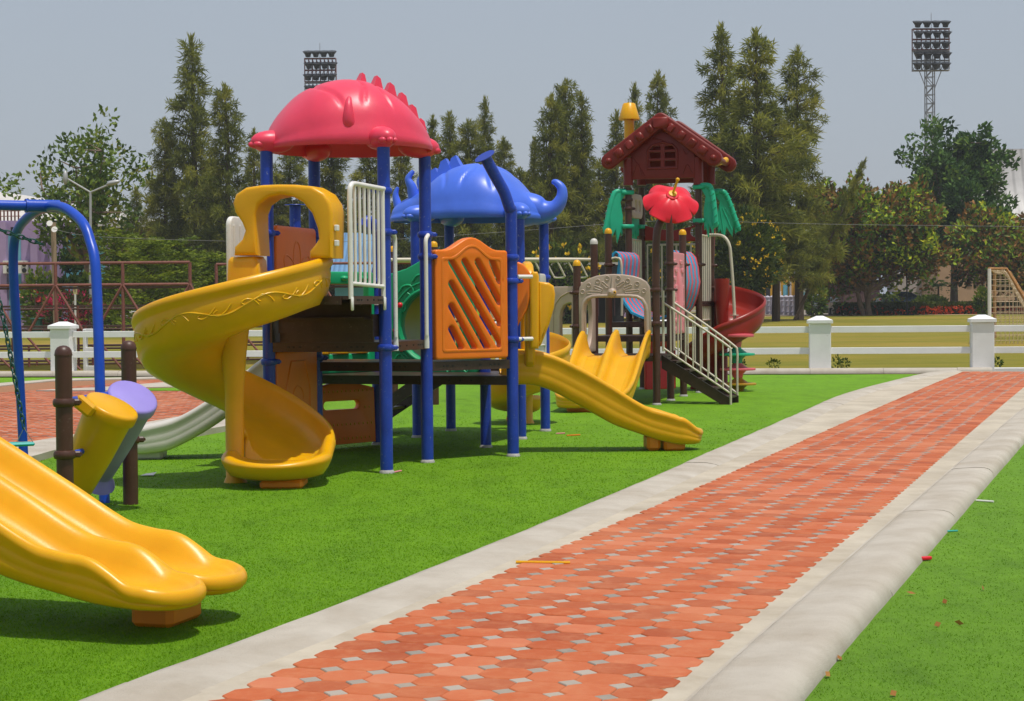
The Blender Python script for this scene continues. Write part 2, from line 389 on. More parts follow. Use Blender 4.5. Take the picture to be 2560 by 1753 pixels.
# ---- the paved path
PO = Vector((-1.562, 6.801, 0)); PD = Vector((0.302, 0.9533, 0)).normalized(); PN = Vector((PD.y, -PD.x, 0))
LW = [(-6, .02), (0, 0.07), (1.7, .14), (6, 0.19), (14, 0.14), (21.2, 0.07), (25.4, 0.26), (30.2, 0.66), (31.5, 1.0)]
TL = [(-6, .40), (0, .515), (3.5, .59), (6.5, .675), (10.5, .765), (14.3, .85), (24.4, 1.10), (31.5, 1.32)]
RW = [(-6, 2.45), (0.7, 2.56), (3.5, 2.65), (13.15, 2.99), (20, 3.25), (31.5, 3.8)]
def pt(t, w, z=0.0): return PO + PD * t + PN * w + ZZ * z
T0, T1 = -3.2, 31.3
turfmb = MB()
ts = [T0 + (T1 - T0) * i / 40 for i in range(41)]
lft = [pt(t, sinterp(LW, t) + .05) for t in ts]; rgt = [pt(t, sinterp(RW, t) - .05) for t in ts]
turfmb.add([(-24, lft[0].y - 2, 0)] + [tuple(p) for p in [lft[0] + PD * -2.2] + lft] + [(-24, 40.4, 0)], [tuple(range(len(lft) + 3))])
solid('turf', turfmb, turf_l, kind='structure', smooth=0)
tb = MB(); tb.add([tuple(p) for p in [rgt[0] + PD * -2.2] + rgt] + [(30, 34.5, 0), (30, 1.5, 0)], [tuple(range(len(rgt) + 3))])
solid('turf', tb, turf_r, kind='structure', smooth=0)
base = MB(); rows = [[pt(t, sinterp(LW, t) + .1, .0565), pt(t, sinterp(RW, t) - .25, .0565)] for t in ts]; base.grid(rows)
solid('path_bed', base, cement, kind='structure', smooth=0)
r = random.Random(3)
tiles = MB(); A8 = [(.1, -.051), (.1, .051), (.051, .1), (-.051, .1), (-.1, .051), (-.1, -.051), (-.051, -.1), (.051, -.1)]
def octagon(mb, o, d, n, z, bev=True):
    k = r.random(); dz = r.uniform(-.002, .002); g = .968; tip = [r.uniform(-.0010, .0010) for _ in range(2)]
    vs = []
    for s, h in ((g, -.012), (g, -.004), (.93, 0)) if bev else ((g, 0),):
        for (x, y) in A8:
            p = o + n * (x * s) + d * (y * s); vs.append((p.x, p.y, z + h + dz + x * tip[0] * 10 + y * tip[1] * 10))
    fs = []
    if bev:
        for j in range(2):
            for i in range(8): fs.append((j * 8 + i, j * 8 + (i + 1) % 8, j * 8 + 8 + (i + 1) % 8, j * 8 + 8 + i))
        fs.append(tuple(range(16, 24)))
    else: fs.append(tuple(range(8)))
    mb.add(vs, fs, k, 0)
def diamond(mb, o, d, n, z, bev=True):
    k = r.random(); q = [(.050, 0), (0, .050), (-.050, 0), (0, -.050)]; vs = []; dz = r.uniform(-.003, .002)
    lv = ((1, -.012), (1, -.004), (.92, 0)) if bev else ((1, 0),)
    for s, h in lv:
        for (x, y) in q: p = o + n * (x * s) + d * (y * s); vs.append((p.x, p.y, z + h + dz))
    fs = []
    for j in range(len(lv) - 1):
        for i in range(4): fs.append((j * 4 + i, j * 4 + (i + 1) % 4, j * 4 + 4 + (i + 1) % 4, j * 4 + 4 + i))
    b0 = 4 * (len(lv) - 1); fs.append((b0, b0 + 1, b0 + 2, b0 + 3)); mb.add(vs, fs, k, 1)
ia0, ia1 = int(T0 / .2), int(T1 / .2); W0 = 0.36
joint = MB()
for ia in range(ia0, ia1):
    t = ia * .2; c0 = sinterp(TL, t); sl = (sinterp(TL, t + .3) - sinterp(TL, t - .3)) / .6; DD = (PD + PN * sl).normalized(); NN = Vector((DD.y, -DD.x, 0)); run = []
    for iw in range(8 if t < 26.5 else 12):
        w = c0 + .098 + iw * .196
        octagon(tiles, pt(t, w), DD, NN, .062); run.append(w)
    if run:
        a, b = run[0] - .07, run[-1] + .07
        joint.add([tuple(pt(t - .1, a, .0572)), tuple(pt(t - .1, b, .0572)), tuple(pt(t + .1, b, .0572)), tuple(pt(t + .1, a, .0572))], [(0, 1, 2, 3)])
        for w in run[:-1]: diamond(tiles, pt(t + .1, w + .098 + sl * .1), DD, NN, .0615)
solid('path', tiles, [paver, paverg], kind='structure', smooth=0, weld=False)
solid('path_joints', joint, jointm, kind='structure', smooth=0, weld=False)
def kerb(line, prof, seglen=1.0, step=0.25, gap=.006, name='kerb', wob=.006):
    """line(t)->(origin, right vector); prof = [(across, height)]"""
    mb = MB(); t = line[1]
    while t < line[2] - .05:
        e = min(t + seglen, line[2]); k = max(2, int((e - t) / step) + 1); vs = []; n = len(prof); dz = r.uniform(-.004, .004)
        for i in range(k):
            tt = t + gap / 2 + (e - t - gap) * i / (k - 1); o, nn = line[0](tt)
            for (w, z) in prof:
                p = o + nn * (w + r.uniform(-wob, wob) * .4); vs.append((p.x, p.y, z + (dz + r.uniform(-wob, wob) * .3 if z > .02 else 0)))
        fs = [(i * n + j, i * n + j + 1, (i + 1) * n + j + 1, (i + 1) * n + j) for i in range(k - 1) for j in range(n - 1)]
        fs += [tuple(range(n))[::-1], tuple(range((k - 1) * n, k * n))]
        mb.add(vs, fs); t = e
    return solid(name, mb, concrete, kind='structure', smooth=50, weld=False)
kerb((lambda t: (pt(t, sinterp(LW, t)), PN), T0, T1), [(0, 0), (0, .05), (.014, .072), (.06, .080), (.22, .078), (.29, .068), (.34, .052)], 3.2, gap=.001, wob=.006)
kerb((lambda t: (pt(t, sinterp(RW, t)), PN), T0, T1), [(-.365, .052), (-.355, .062), (-.32, .068), (-.24, .076), (-.15, .083), (-.085, .081), (-.045, .069), (-.018, .044), (-.004, .015), (0, -.01)], 3.2, gap=.001, wob=.006)
mb = MB(); rows = [[pt(t, sinterp(RW, t) - .375, .0585), pt(t, sinterp(RW, t) - .36, .0585)] for t in ts]; mb.grid(rows); solid('path_seam', mb, concrete, kind='structure', smooth=0)
# ---- second brick path, far left
pix = [(-140, 985), (0, 971), (132, 958), (374, 952), (640, 951), (800, 975), (800, 1000), (561, 1037), (513, 1045), (134, 1112), (77, 1122), (-140, 1168)]
poly = [G(*p) for p in pix]
def inside(p, pl):
    c = False; n = len(pl)
    for i in range(n):
        a, b = pl[i], pl[(i + 1) % n]
        if (a.y > p.y) != (b.y > p.y) and p.x < (b.x - a.x) * (p.y - a.y) / (b.y - a.y) + a.x: c = not c
    return c
mb = MB(); mb.add([(p.x, p.y, .03) for p in poly], [tuple(range(len(poly)))]); solid('side_path_bed', mb, jointm, kind='structure', smooth=0)
mb = MB(); xs = [p.x for p in poly]; yy = [p.y for p in poly]
d2 = Vector((.95, -.31, 0)); n2 = Vector((.31, .95, 0))
for i in range(-90, 60):
    for j in range(60, 200):
        o = d2 * (i * .2) + n2 * (j * .2)
        if min(xs) < o.x < max(xs) and inside(o, poly):
            octagon(mb, o, d2, n2, .037, False)
            if inside(o + d2 * .1 + n2 * .1, poly): diamond(mb, o + d2 * .1 + n2 * .1, d2, n2, .037, False)
solid('side_path', mb, [paver, paverg], kind='structure', smooth=0, weld=False)
def poly_slab(pix, z0, z1, name):
    pl = [G(*p) for p in pix]; mb = MB(); mb.prism([(p.x, p.y) for p in pl], z0, z1)
    return solid(name, mb, concrete, kind='structure', smooth=0)
poly_slab([(800, 1000), (561, 1035), (513, 1043), (134, 1110), (77, 1120), (-140, 1166), (-140, 1205), (77, 1160), (137, 1142), (426, 1104), (561, 1080), (800, 1040)], -.02, .07, 'kerb')
poly_slab([(90, 984), (250, 976), (400, 964), (560, 966), (560, 972), (440, 975), (366, 976), (366, 983), (250, 984)], 0.0, .06, 'kerb')
poly_slab([(-140, 978), (0, 964), (140, 953), (374, 948), (640, 947), (640, 950), (374, 952.5), (132, 958), (0, 971), (-140, 985)], 0.0, .05, 'kerb')
mb = MB(); mb.add([(p.x, p.y, .043) for p in [G(*q) for q in [(372, 976.5), (445, 975), (520, 972), (520, 983), (372, 983)]]], [(0, 1, 2, 3, 4)]); solid('turf', mb, turf_l, kind='structure', smooth=0)
# ---- white fence
FR = G(2455, 929); FL = G(160, 937); FD = (FR - FL) / 6; FDn = FD.normalized(); FN = Vector((FDn.y, -FDn.x, 0))   # FN towards the camera
RF = Matrix.Rotation(math.atan2(FDn.y, FDn.x), 3, 'Z')
fence = thing('white_fence', 'long white masonry fence with capped square posts and two flat rails between playground and field', 'fence', tuple(FL))
def fence_post(parent, o, h=1.19, w=.45, wc=.535):
    mb = MB(); mb.box(o + ZZ * (h - .16) / 2, (w, w, h - .16), RF, .012)
    c = part(parent, 'post', mb, whitewash)
    cb = MB(); zc = h - .16; cb.box(o + ZZ * (zc + .035), (wc, wc, .07), RF, .008)
    vs = [RF @ Vector((a * wc / 2, b * wc / 2, 0)) + o + ZZ * (zc + .07) for a, b in ((-1, -1), (1, -1), (1, 1), (-1, 1))] + [RF @ Vector((a * .07, b * .07, 0)) + o + ZZ * h for a, b in ((-1, -1), (1, -1), (1, 1), (-1, 1))]
    cb.add(vs, [(0, 1, 5, 4), (1, 2, 6, 5), (2, 3, 7, 6), (3, 0, 4, 7), (4, 5, 6, 7)])
    part(c, 'cap', cb, whitewash)
for k in range(-1, 8): fence_post(fence, FL + FD * k)
L = FD.length
for k in range(-1, 7):
    o = FL + FD * (k + .5)
    for z, h in ((.90, .135), (.45, .135)):
        mb = MB(); mb.box(o + ZZ * z - FN * .02, (L - .45, .12, h), RF, .006); part(fence, 'rail', mb, whitewash)
    mb = MB(); mb.box(o + ZZ * .03, (L - .45, .25, .10), RF, .01); part(fence, 'plinth', mb, whitewash)
# short return beside the left post
ret = thing('return_fence', 'short white slatted fence stub standing behind the left capped post', 'fence', tuple(FL + FDn * .55 - FN * .3))
for dz in (.1, .52, .94):
    mb = MB(); mb.box(FL + FDn * .42 - FN * .55 + ZZ * dz, (.28, .12, .16), RF, .006); part(ret, 'rail', mb, whitewash)
for dx in (.30, .62):
    mb = MB(); mb.box(FL + FDn * dx - FN * .55 + ZZ * .5, (.07, .14, 1.02), RF, .006); part(ret, 'post', mb, whitewash)
kerb((lambda t: (FL + FDn * t + FN * .62, FN), -6, 20.2), [(-.5, 0), (-.5, .06), (-.2, .10), (-.08, .105), (.02, .085), (.06, .04), (.065, -.01)], 1.5, name='kerb')
# ---- short turf blades standing proud of the carpet in the nearer ground
def blades(name, n, ok, xr, mat, seed):
    r_ = random.Random(seed); vs = []; fs = []; rn = []; k = 0
    while k < n:
        y = 4.6 * (1 - r_.random() * .83) ** -1.0
        x = r_.uniform(*xr(y))
        if not ok(x, y): continue
        g = max(1.0, y / 8.0); a = r_.uniform(0, 6.283); h = r_.uniform(.004, .011) * (g ** .3); w_ = .0026 * g; lx, ly = r_.uniform(-1.1, 1.1) * h, r_.uniform(-1.1, 1.1) * h
        i = len(vs); vs += [(x - math.cos(a) * w_, y - math.sin(a) * w_, 0), (x + math.cos(a) * w_, y + math.sin(a) * w_, 0), (x + lx, y + ly, h)]; fs.append((i, i + 1, i + 2)); rn.append(r_.random()); k += 1
    mb = MB(); mb.v = vs; mb.f = fs; mb.r = rn; mb.mi = [0] * len(fs)
    return solid(name, mb, mat, kind='stuff', smooth=0, weld=False)
r0_ = random.Random(77)
def wt(x, y): d = Vector((x, y, 0)) - PO; return d.dot(PD), d.dot(PN)
def ok_l(x, y): t, w = wt(x, y); return w < sinterp(LW, t) - .01 and r0_.random() > (y - 12) / 14
def ok_r(x, y): t, w = wt(x, y); return w > sinterp(RW, t) + .01 and r0_.random() > (y - 12) / 14
def blade_mottle(m):
    nt = m.node_tree; b = nt.nodes['Principled BSDF']; src = b.inputs['Base Color'].links[0].from_socket
    n5 = noise(nt, 2.6, 6, 0.7, stretch=(1, .45, 1)); c = mixc(nt, 1.0, src, ramp(nt, n5.outputs['Fac'], [(0.3, (.76, .79, .76)), (0.5, (1, 1, 1)), (0.72, (1.16, 1.12, 1.18))]).outputs['Color'], 'MULTIPLY')
    nt.links.new(c, b.inputs['Base Color']); nt.links.new(c, [n for n in nt.nodes if n.type == 'BSDF_TRANSLUCENT'][0].inputs['Color']); return m
bl = leafmat('turf_blades_left', [(0.12, 0.28, 0.001), (0.160, 0.355, 0.002), (0.20, 0.41, 0.004), (0.28, 0.48, 0.02)], .5)
br = leafmat('turf_blades_right', [(0.11, 0.25, 0.008), (0.155, 0.335, 0.014), (0.20, 0.40, 0.024), (0.30, 0.50, 0.07)], .5)  # same viewing-direction tint as the right-hand turf
blade_mottle(bl); blade_mottle(br)
blades('turf_grass', 120000, ok_l, lambda y: (-.30 * y - .6, .30 * y * .6 + .3), bl, 31)
blades('turf_grass', 45000, ok_r, lambda y: (.12 * y, .30 * y + 1.0), br, 32)
# ================================================================== blue play structure
def clamp(parent, pos, mat, ang=0.0, r=.057):
    mb = MB(); R = Matrix.Rotation(ang, 3, 'Z')
    mb.lathe([(r, -.03), (r + .012, -.026), (r + .019, -.01), (r + .019, .01), (r + .012, .026), (r, .03)], pos, n=18, caps=False)
    mb.box(pos + R @ Vector((r + .028, 0, 0)), (.05, .034, .044), R, .01)
    mb.box(pos + R @ Vector((r + .054, 0, 0)), (.012, .018, .018), R)
    return part(parent, 'clamp', mb, mat)
def post(parent, base, top, mat, r=.057, clamps=(), cap=None, capmat=None, foot=True, cmat=None):
    mb = MB(); mb.tube([base + ZZ * -.02, base + ZZ * top], r, 20)
    o = part(parent, 'post', mb, mat)
    if foot:
        fb = MB(); fb.lathe([(r + .012, 0.0), (r + .012, .012), (r + .001, .03)], base, n=14, caps=False); part(o, 'base_collar', fb, pale)
    for z, a in clamps: clamp(o, base + ZZ * z, cmat or mat, rad(a), r)
    if cap:
        cb = MB(); cb.lathe([(r + .003, -.03), (r + .004, 0), (r * .92, .03), (r * .66, .05), (r * .3, .06), (.001, .062)], base + ZZ * top, n=18); part(o, 'cap', cb, capmat)
    return o
pale = paint('pale_concrete_collar', (0.45, 0.43, 0.42), 0.9, 0.3, 30)
def panel(parent, name, p, q, outer, holes, thick, mat, bev=.012, off=0.0, label=None, res=2):
    me = curve_mesh([outer] + list(holes), thick, bev, res=res); mb = MB(); mb.merge(me, panel_matrix(p, q, off)); bpy.data.meshes.remove(me)
    return part(parent, name, mb, mat, label, smooth=40)
def onplane(p, q, pts): return [plane_hit(p, q, x, y) for x, y in pts]
PA, PB, PC, PD_, PI_ = G(967, 1183), G(1069, 1156.5), G(1283, 1141), G(1215, 1119), G(945, 1112)
PF, PE, PG_, PH = G(1044, 1094), G(1127.6, 1077.5), G(1303, 1098), G(1363.7, 1078)
PL = P(675, 1100, 16.27); PL.z = 0; PK = P(792, 1000, 17.32); PK.z = 0; PJ = P(742, 900, 18.35); PJ.z = 0
blue = thing('play_structure', 'big playground structure on blue posts with red and blue shell roofs and yellow slides', 'playground', tuple((PA + PE) / 2))
# posts
post(blue, PL, ZA(366, PL.y, 678), bluemetal, clamps=[(ZA(583, PL.y, 678), 20), (ZA(905, PL.y, 678), 30)])
post(blue, PA, ZA(352, PA.y, 972), bluemetal, clamps=[(ZA(475, PA.y), 190), (ZA(578, PA.y), 10), (1.12, 10)])
post(blue, PB, ZA(372, PB.y, 1066), bluemetal, clamps=[(ZA(585, PB.y), 20), (ZA(640, PB.y), 0)])
post(blue, PK, ZA(375, PK.y, 790), bluemetal, clamps=[(ZA(590, PK.y, 790), 0), (ZA(895, PK.y, 790), 0)])
post(blue, PI_, 1.55, bluemetal, clamps=[(ZA(700, PI_.y), 170)])
post(blue, PD_, 1.75, bluemetal, clamps=[(1.2, 100)])
post(blue, PF, ZA(548, PF.y), bluemetal, clamps=[(1.5, 0)])
post(blue, PE, ZA(548, PE.y), bluemetal, clamps=[(1.6, 0)])
post(blue, PG_, ZA(545, PG_.y), bluemetal, clamps=[(1.9, 0)])
post(blue, PH, ZA(545, PH.y), bluemetal, clamps=[(ZA(694, PH.y, 1363), 180)])
def flange(parent, c, axis):
    mb = MB(); R = Vector((0, 0, 1)).rotation_difference(axis).to_matrix(); mb.lathe([(.105, 0), (.108, .004), (.105, .009)], c, R, 20); part(parent, 'flange', mb, bluemetal)
# curved corner posts
def bent_post(base, pts, clamps=()):
    cv = spline(pts, 8); mb = MB(); mb.tube([base - ZZ * .02] + cv, .057, 20); o = part(blue, 'post', mb, bluemetal, 'blue post bent over at the top')
    fb = MB(); fb.lathe([(.069, 0.0), (.069, .012), (.058, .03)], base, n=14, caps=False); part(o, 'base_collar', fb, pale)
    flange(o, cv[-1], (cv[-1] - cv[-2]).normalized())
    for z, a in clamps: clamp(o, base + ZZ * z, bluemetal, rad(a))
    return o
cx = lambda px, py, Y: P(px, py, Y)
bent_post(PC, [PC + ZZ * .5, PC + ZZ * 1.6, PC + ZZ * 2.3, PC + ZZ * 2.42, cx(1274, 520, PC.y - .02), cx(1260, 480, PC.y - .06), cx(1238, 440, PC.y - .12), cx(1212, 392, PC.y - .2)],
          [(ZA(644, PC.y), 180), (ZA(703, PC.y), 5), (ZA(849, PC.y), 5)])
bent_post(PI_ + ZZ * 1.5, [PI_ + ZZ * 1.5, PI_ + ZZ * 1.8, cx(950, 640, PI_.y), cx(944, 590, PI_.y - .03), cx(932, 560, PI_.y - .08), cx(917, 553, PI_.y - .12), cx(908, 572, PI_.y - .16)])
mbp = post(blue, PJ, ZA(514, PJ.y, 742), bluemetal); flange(mbp, PJ + ZZ * ZA(514, PJ.y, 742), ZZ)
# decks
def deck(poly, z, th=.085, name='deck'):
    mb = MB(); mb.prism([(p.x, p.y) for p in poly], z - .03, z); n = len(poly); cen = sum(poly, Vector()) / n
    for i in range(n):
        a, b = poly[i], poly[(i + 1) % n]; e = (b - a); ln = e.length; e.normalize(); R = Matrix.Rotation(math.atan2(e.y, e.x), 3, 'Z')
        nn = Vector((e.y, -e.x, 0)); nn = nn if nn.dot((a + b) / 2 - cen) > 0 else -nn
        mb.box((a + b) / 2 + nn * .012 + ZZ * (z - th / 2 - .002), (ln - .10, .03, th), R)
        for t in (-.32, -.28, -.22, -.06, .1, .22, .27, .32):
            mb.box((a + b) / 2 + e * (t * ln) + nn * .029 + ZZ * (z - th / 2), (.022, .006, .014), R, mi=1)
    return part(blue, name, mb, [deckbrown, black], smooth=30)
z1, z2, z3, z4 = 1.17, .955, .79, 1.58
deck([PL, PA, PB, PK], z1); deck([PK, PB, PC, PJ], z2); deck([PJ, PC, PD_, PI_], z3); deck([PI_, PD_, PG_, PF], .76); deck([PF, PG_, PH, PE], .80)
EL = PL - V * .9; EA = PA - V * .9
deck([EL, EA, PA + V * .02, PL + V * .02], z4, .07)
mb = MB(); RU = Matrix.Rotation(-UA, 3, 'Z')           # riser box between the two decks
for zc, h, dy in ((1.455, .13, .06), (1.315, .12, .03), (1.23, .12, .0)):
    mb.box((PL + PA) / 2 - V * (.04 + dy) + ZZ * zc + U * .02, (.90, .025, h), RU)
mb.box((PL + PA) / 2 + U * .50 - V * .05 + ZZ * 1.32, (.02, .22, .2), RU); mb.box((PL + PA) / 2 - U * .47 - V * .05 + ZZ * 1.32, (.02, .22, .3), RU)
mb.box((PL + PA) / 2 - V * .1 + ZZ * 1.385, (.9, .24, .02), RU)
part(blue, 'step_riser', mb, deckbrown)
# ------------- shell roofs shaped like a stylised beast: horns, back plates, tail, paws
def beast_roof(o, ax, mat, name, label, paws, tailpts, plates, sc=1.0, hx=1.0, horns=True, dome=False):
    ay = Vector((-ax.y, ax.x, 0)); M = lambda p: o + ax * (p[0] * sc * (hx if p[0] < 0 else 1)) + ay * (p[1] * sc) + ZZ * (p[2] * sc)
    W = [(-1.08, .05), (-1.0, .2), (-.85, .30), (-.7, .38), (-.55, .50), (-.38, .62), (-.18, .69), (.05, .71), (.25, .69), (.42, .61), (.56, .46), (.66, .30), (.74, .14), (.78, .03)]
    H = [(-1.08, .05), (-1.0, .16), (-.85, .25), (-.7, .31), (-.55, .40), (-.38, .52), (-.18, .60), (.05, .62), (.25, .57), (.42, .44), (.56, .29), (.66, .19), (.74, .11), (.78, .04)]
    if dome:
        W = [(-1.08, .03), (-1.04, .22), (-.95, .36), (-.78, .51), (-.55, .63), (-.25, .70), (.0, .72), (.2, .69), (.42, .60), (.58, .46), (.68, .32), (.74, .18), (.78, .03)]
        H = [(-1.08, .03), (-1.04, .10), (-.95, .20), (-.78, .33), (-.55, .47), (-.25, .585), (.0, .62), (.2, .595), (.42, .50), (.58, .35), (.68, .22), (.74, .11), (.78, .03)]
    def surf(x, th, off=0.0):
        w = sinterp(W, x) + off; h = sinterp(H, x) + off; c, s_ = math.cos(th), math.sin(th)
        y = w * (abs(c) ** .85) * (1 if c >= 0 else -1); z = h * (abs(s_) ** .80)
        g = 0
        for kx in (-.28, .02, .30):          # wavy creases over the back
            wv = kx + .05 * math.sin(th * 4 + kx * 9); g += .024 * math.exp(-((x - wv) / .020) ** 2) * (1 if abs(c) < .82 else max(0, 1 - (abs(c) - .82) * 12))
        n_ = Vector((0, c, s_)); p = Vector((x, y, z)) - n_ * g
        flare = .035 * math.exp(-(th / .12) ** 2) + .035 * math.exp(-((math.pi - th) / .12) ** 2)
        p.y += flare * (1 if c >= 0 else -1); return p
    nx, nt = 96, 44; xs = [-1.08 + 1.86 * i / nx for i in range(nx + 1)]
    mb = MB(); rows = [[M(surf(x, math.pi * k / nt)) for k in range(nt + 1)] for x in xs]; mb.grid(rows)
    rin = []
    for x in xs: rin.append([M(surf(x, math.pi * k / nt, -.025) + Vector((0, 0, -.03 if k in (0, nt) else 0))) for k in range(nt + 1)])
    mb.grid(rin, flip=True)
    for k in (0, nt): mb.grid([[a[k], b[k]] for a, b in zip(rows, rin)], flip=(k == 0))
    ob = part(blue, name, mb, mat, label, smooth=60)
    tb = MB()        # tail
    tl = spline(tailpts, 7)
    rs = [sinterp([(0, .22), (.18, .17), (.36, .105), (.55, .072), (.75, .05), (.92, .032), (1, .018)], i / (len(tl) - 1)) * sc * (.62 if dome else 1) for i in range(len(tl))]
    tb.tube([M(p) for p in tl], rs, 16); part(ob, 'tail', tb, mat, smooth=60)
    for pc in paws:
        pb = MB(); d = Vector((pc.x - o.x, pc.y - o.y, 0)); rr = d.length; d.normalize(); ang = math.atan2(d.y, d.x); R3 = Matrix.Rotation(ang, 3, 'Z'); q = Vector((-d.y, d.x, 0)); c = o + d * (rr - .06) + ZZ * .03
        pb.ball(c, (.21, .125, .105), R3, 18, 10)
        for t in (-1, 0, 1): pb.ball(c + d * (.175 - .03 * abs(t)) + q * .055 * t - ZZ * .03, (.06, .036, .032), R3, 10, 6)
        part(ob, 'paw', pb, mat, smooth=60)
    for i, (x, s_) in enumerate(plates):      # back plates
        h = sinterp(H, x)
        pl = [(x - s_ * .62, h - .09), (x - s_ * .30, h + s_ * .74), (x + s_ * .02, h + s_ * .92), (x + s_ * .34, h + s_ * .34), (x + s_ * .72, h - .04)]
        kb = MB(); w = .075; vs = [M((px_, -w * (.55 if k in (1, 2) else 1), pz)) for k, (px_, pz) in enumerate(pl)] + [M((px_, w * (.55 if k in (1, 2) else 1), pz)) for k, (px_, pz) in enumerate(pl)]
        n = 5; kb.add(vs, [tuple(range(n))[::-1], tuple(range(n, 2 * n))] + [(k, (k + 1) % n, n + (k + 1) % n, n + k) for k in range(n)]); part(ob, 'back_plate', kb, mat, smooth=30)
    for sy in ((-1, 1) if horns else ()):
        hb = MB(); hl = spline([(-.74, sy * .16, .22), (-.76, sy * .19, .36), (-.80, sy * .20, .46), (-.74, sy * .18, .55)], 5)
        hb.tube([M(p) for p in hl], [.075 - .055 * i / (len(hl) - 1) for i in range(len(hl))], 10); part(ob, 'horn', hb, mat, smooth=60)
    if not horns: return ob
    nb = MB(); hl = spline([(-.98, 0, .1), (-1.03, 0, .28), (-1.0, 0, .38)], 5); nb.tube([M(p) for p in hl], [.06 - .045 * i / (len(hl) - 1) for i in range(len(hl))], 10); part(ob, 'horn', nb, mat, smooth=60)
    return ob
cR = (PL + PA + PB + PK) / 4; cR.z = ZA(370, cR.y, 880)
axr = Vector((-math.sin(rad(66)), -math.cos(rad(66)), 0))
up_ = lambda ps, z: [p + ZZ * z for p in ps]
beast_roof(cR, axr, redroof, 'red_roof', 'glossy red shell roof with toothed ridge', [PL, PA, PB, PK], [(.12, .46, .13), (.17, .56, .13), (.20, .635, .16), (.21, .66, .23), (.205, .65, .31), (.19, .62, .37), (.18, .60, .40)], [(-1.0, .16), (-.88, .18), (-.74, .19), (-.58, .18), (-.40, .155), (-.20, .11)], hx=.72, horns=False, dome=True)
cB = P(1200, 545, (PF.y + PH.y) / 2)
beast_roof(cB, U, blueroof, 'blue_roof', 'bright blue shell roof with an upturned tail', [PF, PE, PG_, PH], [(.46, 0, .09), (.64, 0, .08), (.78, 0, .06), (.90, 0, .10), (.97, 0, .20), (.975, 0, .31), (.91, 0, .38), (.86, 0, .385)], [(-.66, .15), (-.53, .19), (-.40, .20), (-.28, .17)])
# ------------- panels
o = onplane(PB, PC, [(1087, 900), (1087, 626)]); xl, xr = .075, (PC - PB).length - .085
zt = plane_hit(PB, PC, 1120, 625)[1]; zh = plane_hit(PB, PC, 1179, 594)[1]; zb = plane_hit(PB, PC, 1120, 899)[1]
def hump(xl, xr, zb, zt, zh, ins=0.0, r=.03, flat=.2):
    w = xr - xl; out = rrect(xl + ins, zb + ins, xr - ins, zt - ins, r)[:12]
    pts = []
    for i in range(17):
        t = i / 16; x = xr - ins - r - (w - 2 * ins - 2 * r) * t; u = (t - .5) * 2 / (1 - flat)
        pts.append((x, zt - ins + (zh - zt) * (math.cos(max(-1, min(1, u)) * math.pi) * .5 + .5) * (1 if abs(u) < 1 else 0)))
    return out + pts + rrect(xl + ins, zb + ins, xr - ins, zt - ins, r)[12:]
def L3(cx_, cy_): return plane_hit(PB, PC, 640 + cx_ * .3772, 640 + cy_ * .3772)
sl = []
for a, b in (((1545, 40), (1595, 165)), ((1450, 40), (1593, 305)), ((1362, 40), (1593, 445)), ((1276, 42), (1593, 585)), ((1276, 185), (1510, 605)), ((1276, 335), (1425, 607)), ((1276, 485), (1338, 605))):
    sl.append(slot(L3(*a), L3(*b), .034))
pn = panel(blue, 'lattice_panel', PB, PC, hump(xl, xr, zb, zt, zh), sl, .11, orange, .018, label='orange panel with slanted slots', res=3)
rimp = curve_mesh([hump(xl, xr, zb, zt, zh, .075)], .016, .006); mb = MB()
me = curve_mesh([hump(xl, xr, zb, zt, zh, .07), hump(xl, xr, zb, zt, zh, .095)], .012, .005); mb.merge(me, panel_matrix(PB, PC, .054)); part(pn, 'raised_border', mb, orange)
# red-orange flower panel over an orange house panel on the far left side
a = .09; b = (PK - PL).length - .07
fl = panel(blue, 'flower_panel', PL, PK, rrect(a, z1 + .0, b, ZA(568, 16.8, 740), .05), [], .09, vermilion, .016, label='red-orange panel with an embossed flower')
mb = MB(); c0 = ((a + b) / 2, 1.74); M4 = panel_matrix(PL, PK, .041)
for ang in (90, 145, 35):
    d = (math.cos(rad(ang)), math.sin(rad(ang))); ring = [M4 @ Vector((c0[0] + d[0] * .19 + (.17 * math.cos(t)) * d[0] - .085 * math.sin(t) * d[1], c0[1] + d[1] * .19 + (.17 * math.cos(t)) * d[1] + .085 * math.sin(t) * d[0], 0)) for t in [2 * math.pi * i / 24 for i in range(24)]]
    mb.tube(ring, .010, 8, closed=True)
for sx in (-.06, .06): mb.ball(M4 @ Vector((c0[0] + sx, c0[1] - .1, 0)), (.035, .035, .05), None, 10, 8)
part(fl, 'flower_relief', mb, vermilion, smooth=60)
hp = panel(blue, 'house_panel', PL, PK, rrect(a, .30, b, z1 - .09, .03), [], .08, orange, .014)
mb = MB(); cx_ = (a + b) / 2; out = [(cx_ - .28, .36), (cx_ - .28, .72), (cx_ - .16, .98), (cx_ + .16, .98), (cx_ + .28, .72), (cx_ + .28, .36)]
mb.tube([M4 @ Vector((x, y, -.004)) for x, y in out], .012, 8); mb.tube([M4 @ Vector((cx_ + .13 * math.cos(t), .62 + .13 * math.sin(t), -.004)) for t in [math.pi * i / 12 for i in range(13)]], .01, 8)
mb.box(M4 @ Vector((cx_, .5, 0)), (.02, .02, .26)); mb.tube([M4 @ Vector((cx_ - .2, .5, 0)), M4 @ Vector((cx_ + .2, .5, 0))], .01, 8); part(hp, 'house_relief', mb, orange, smooth=60)
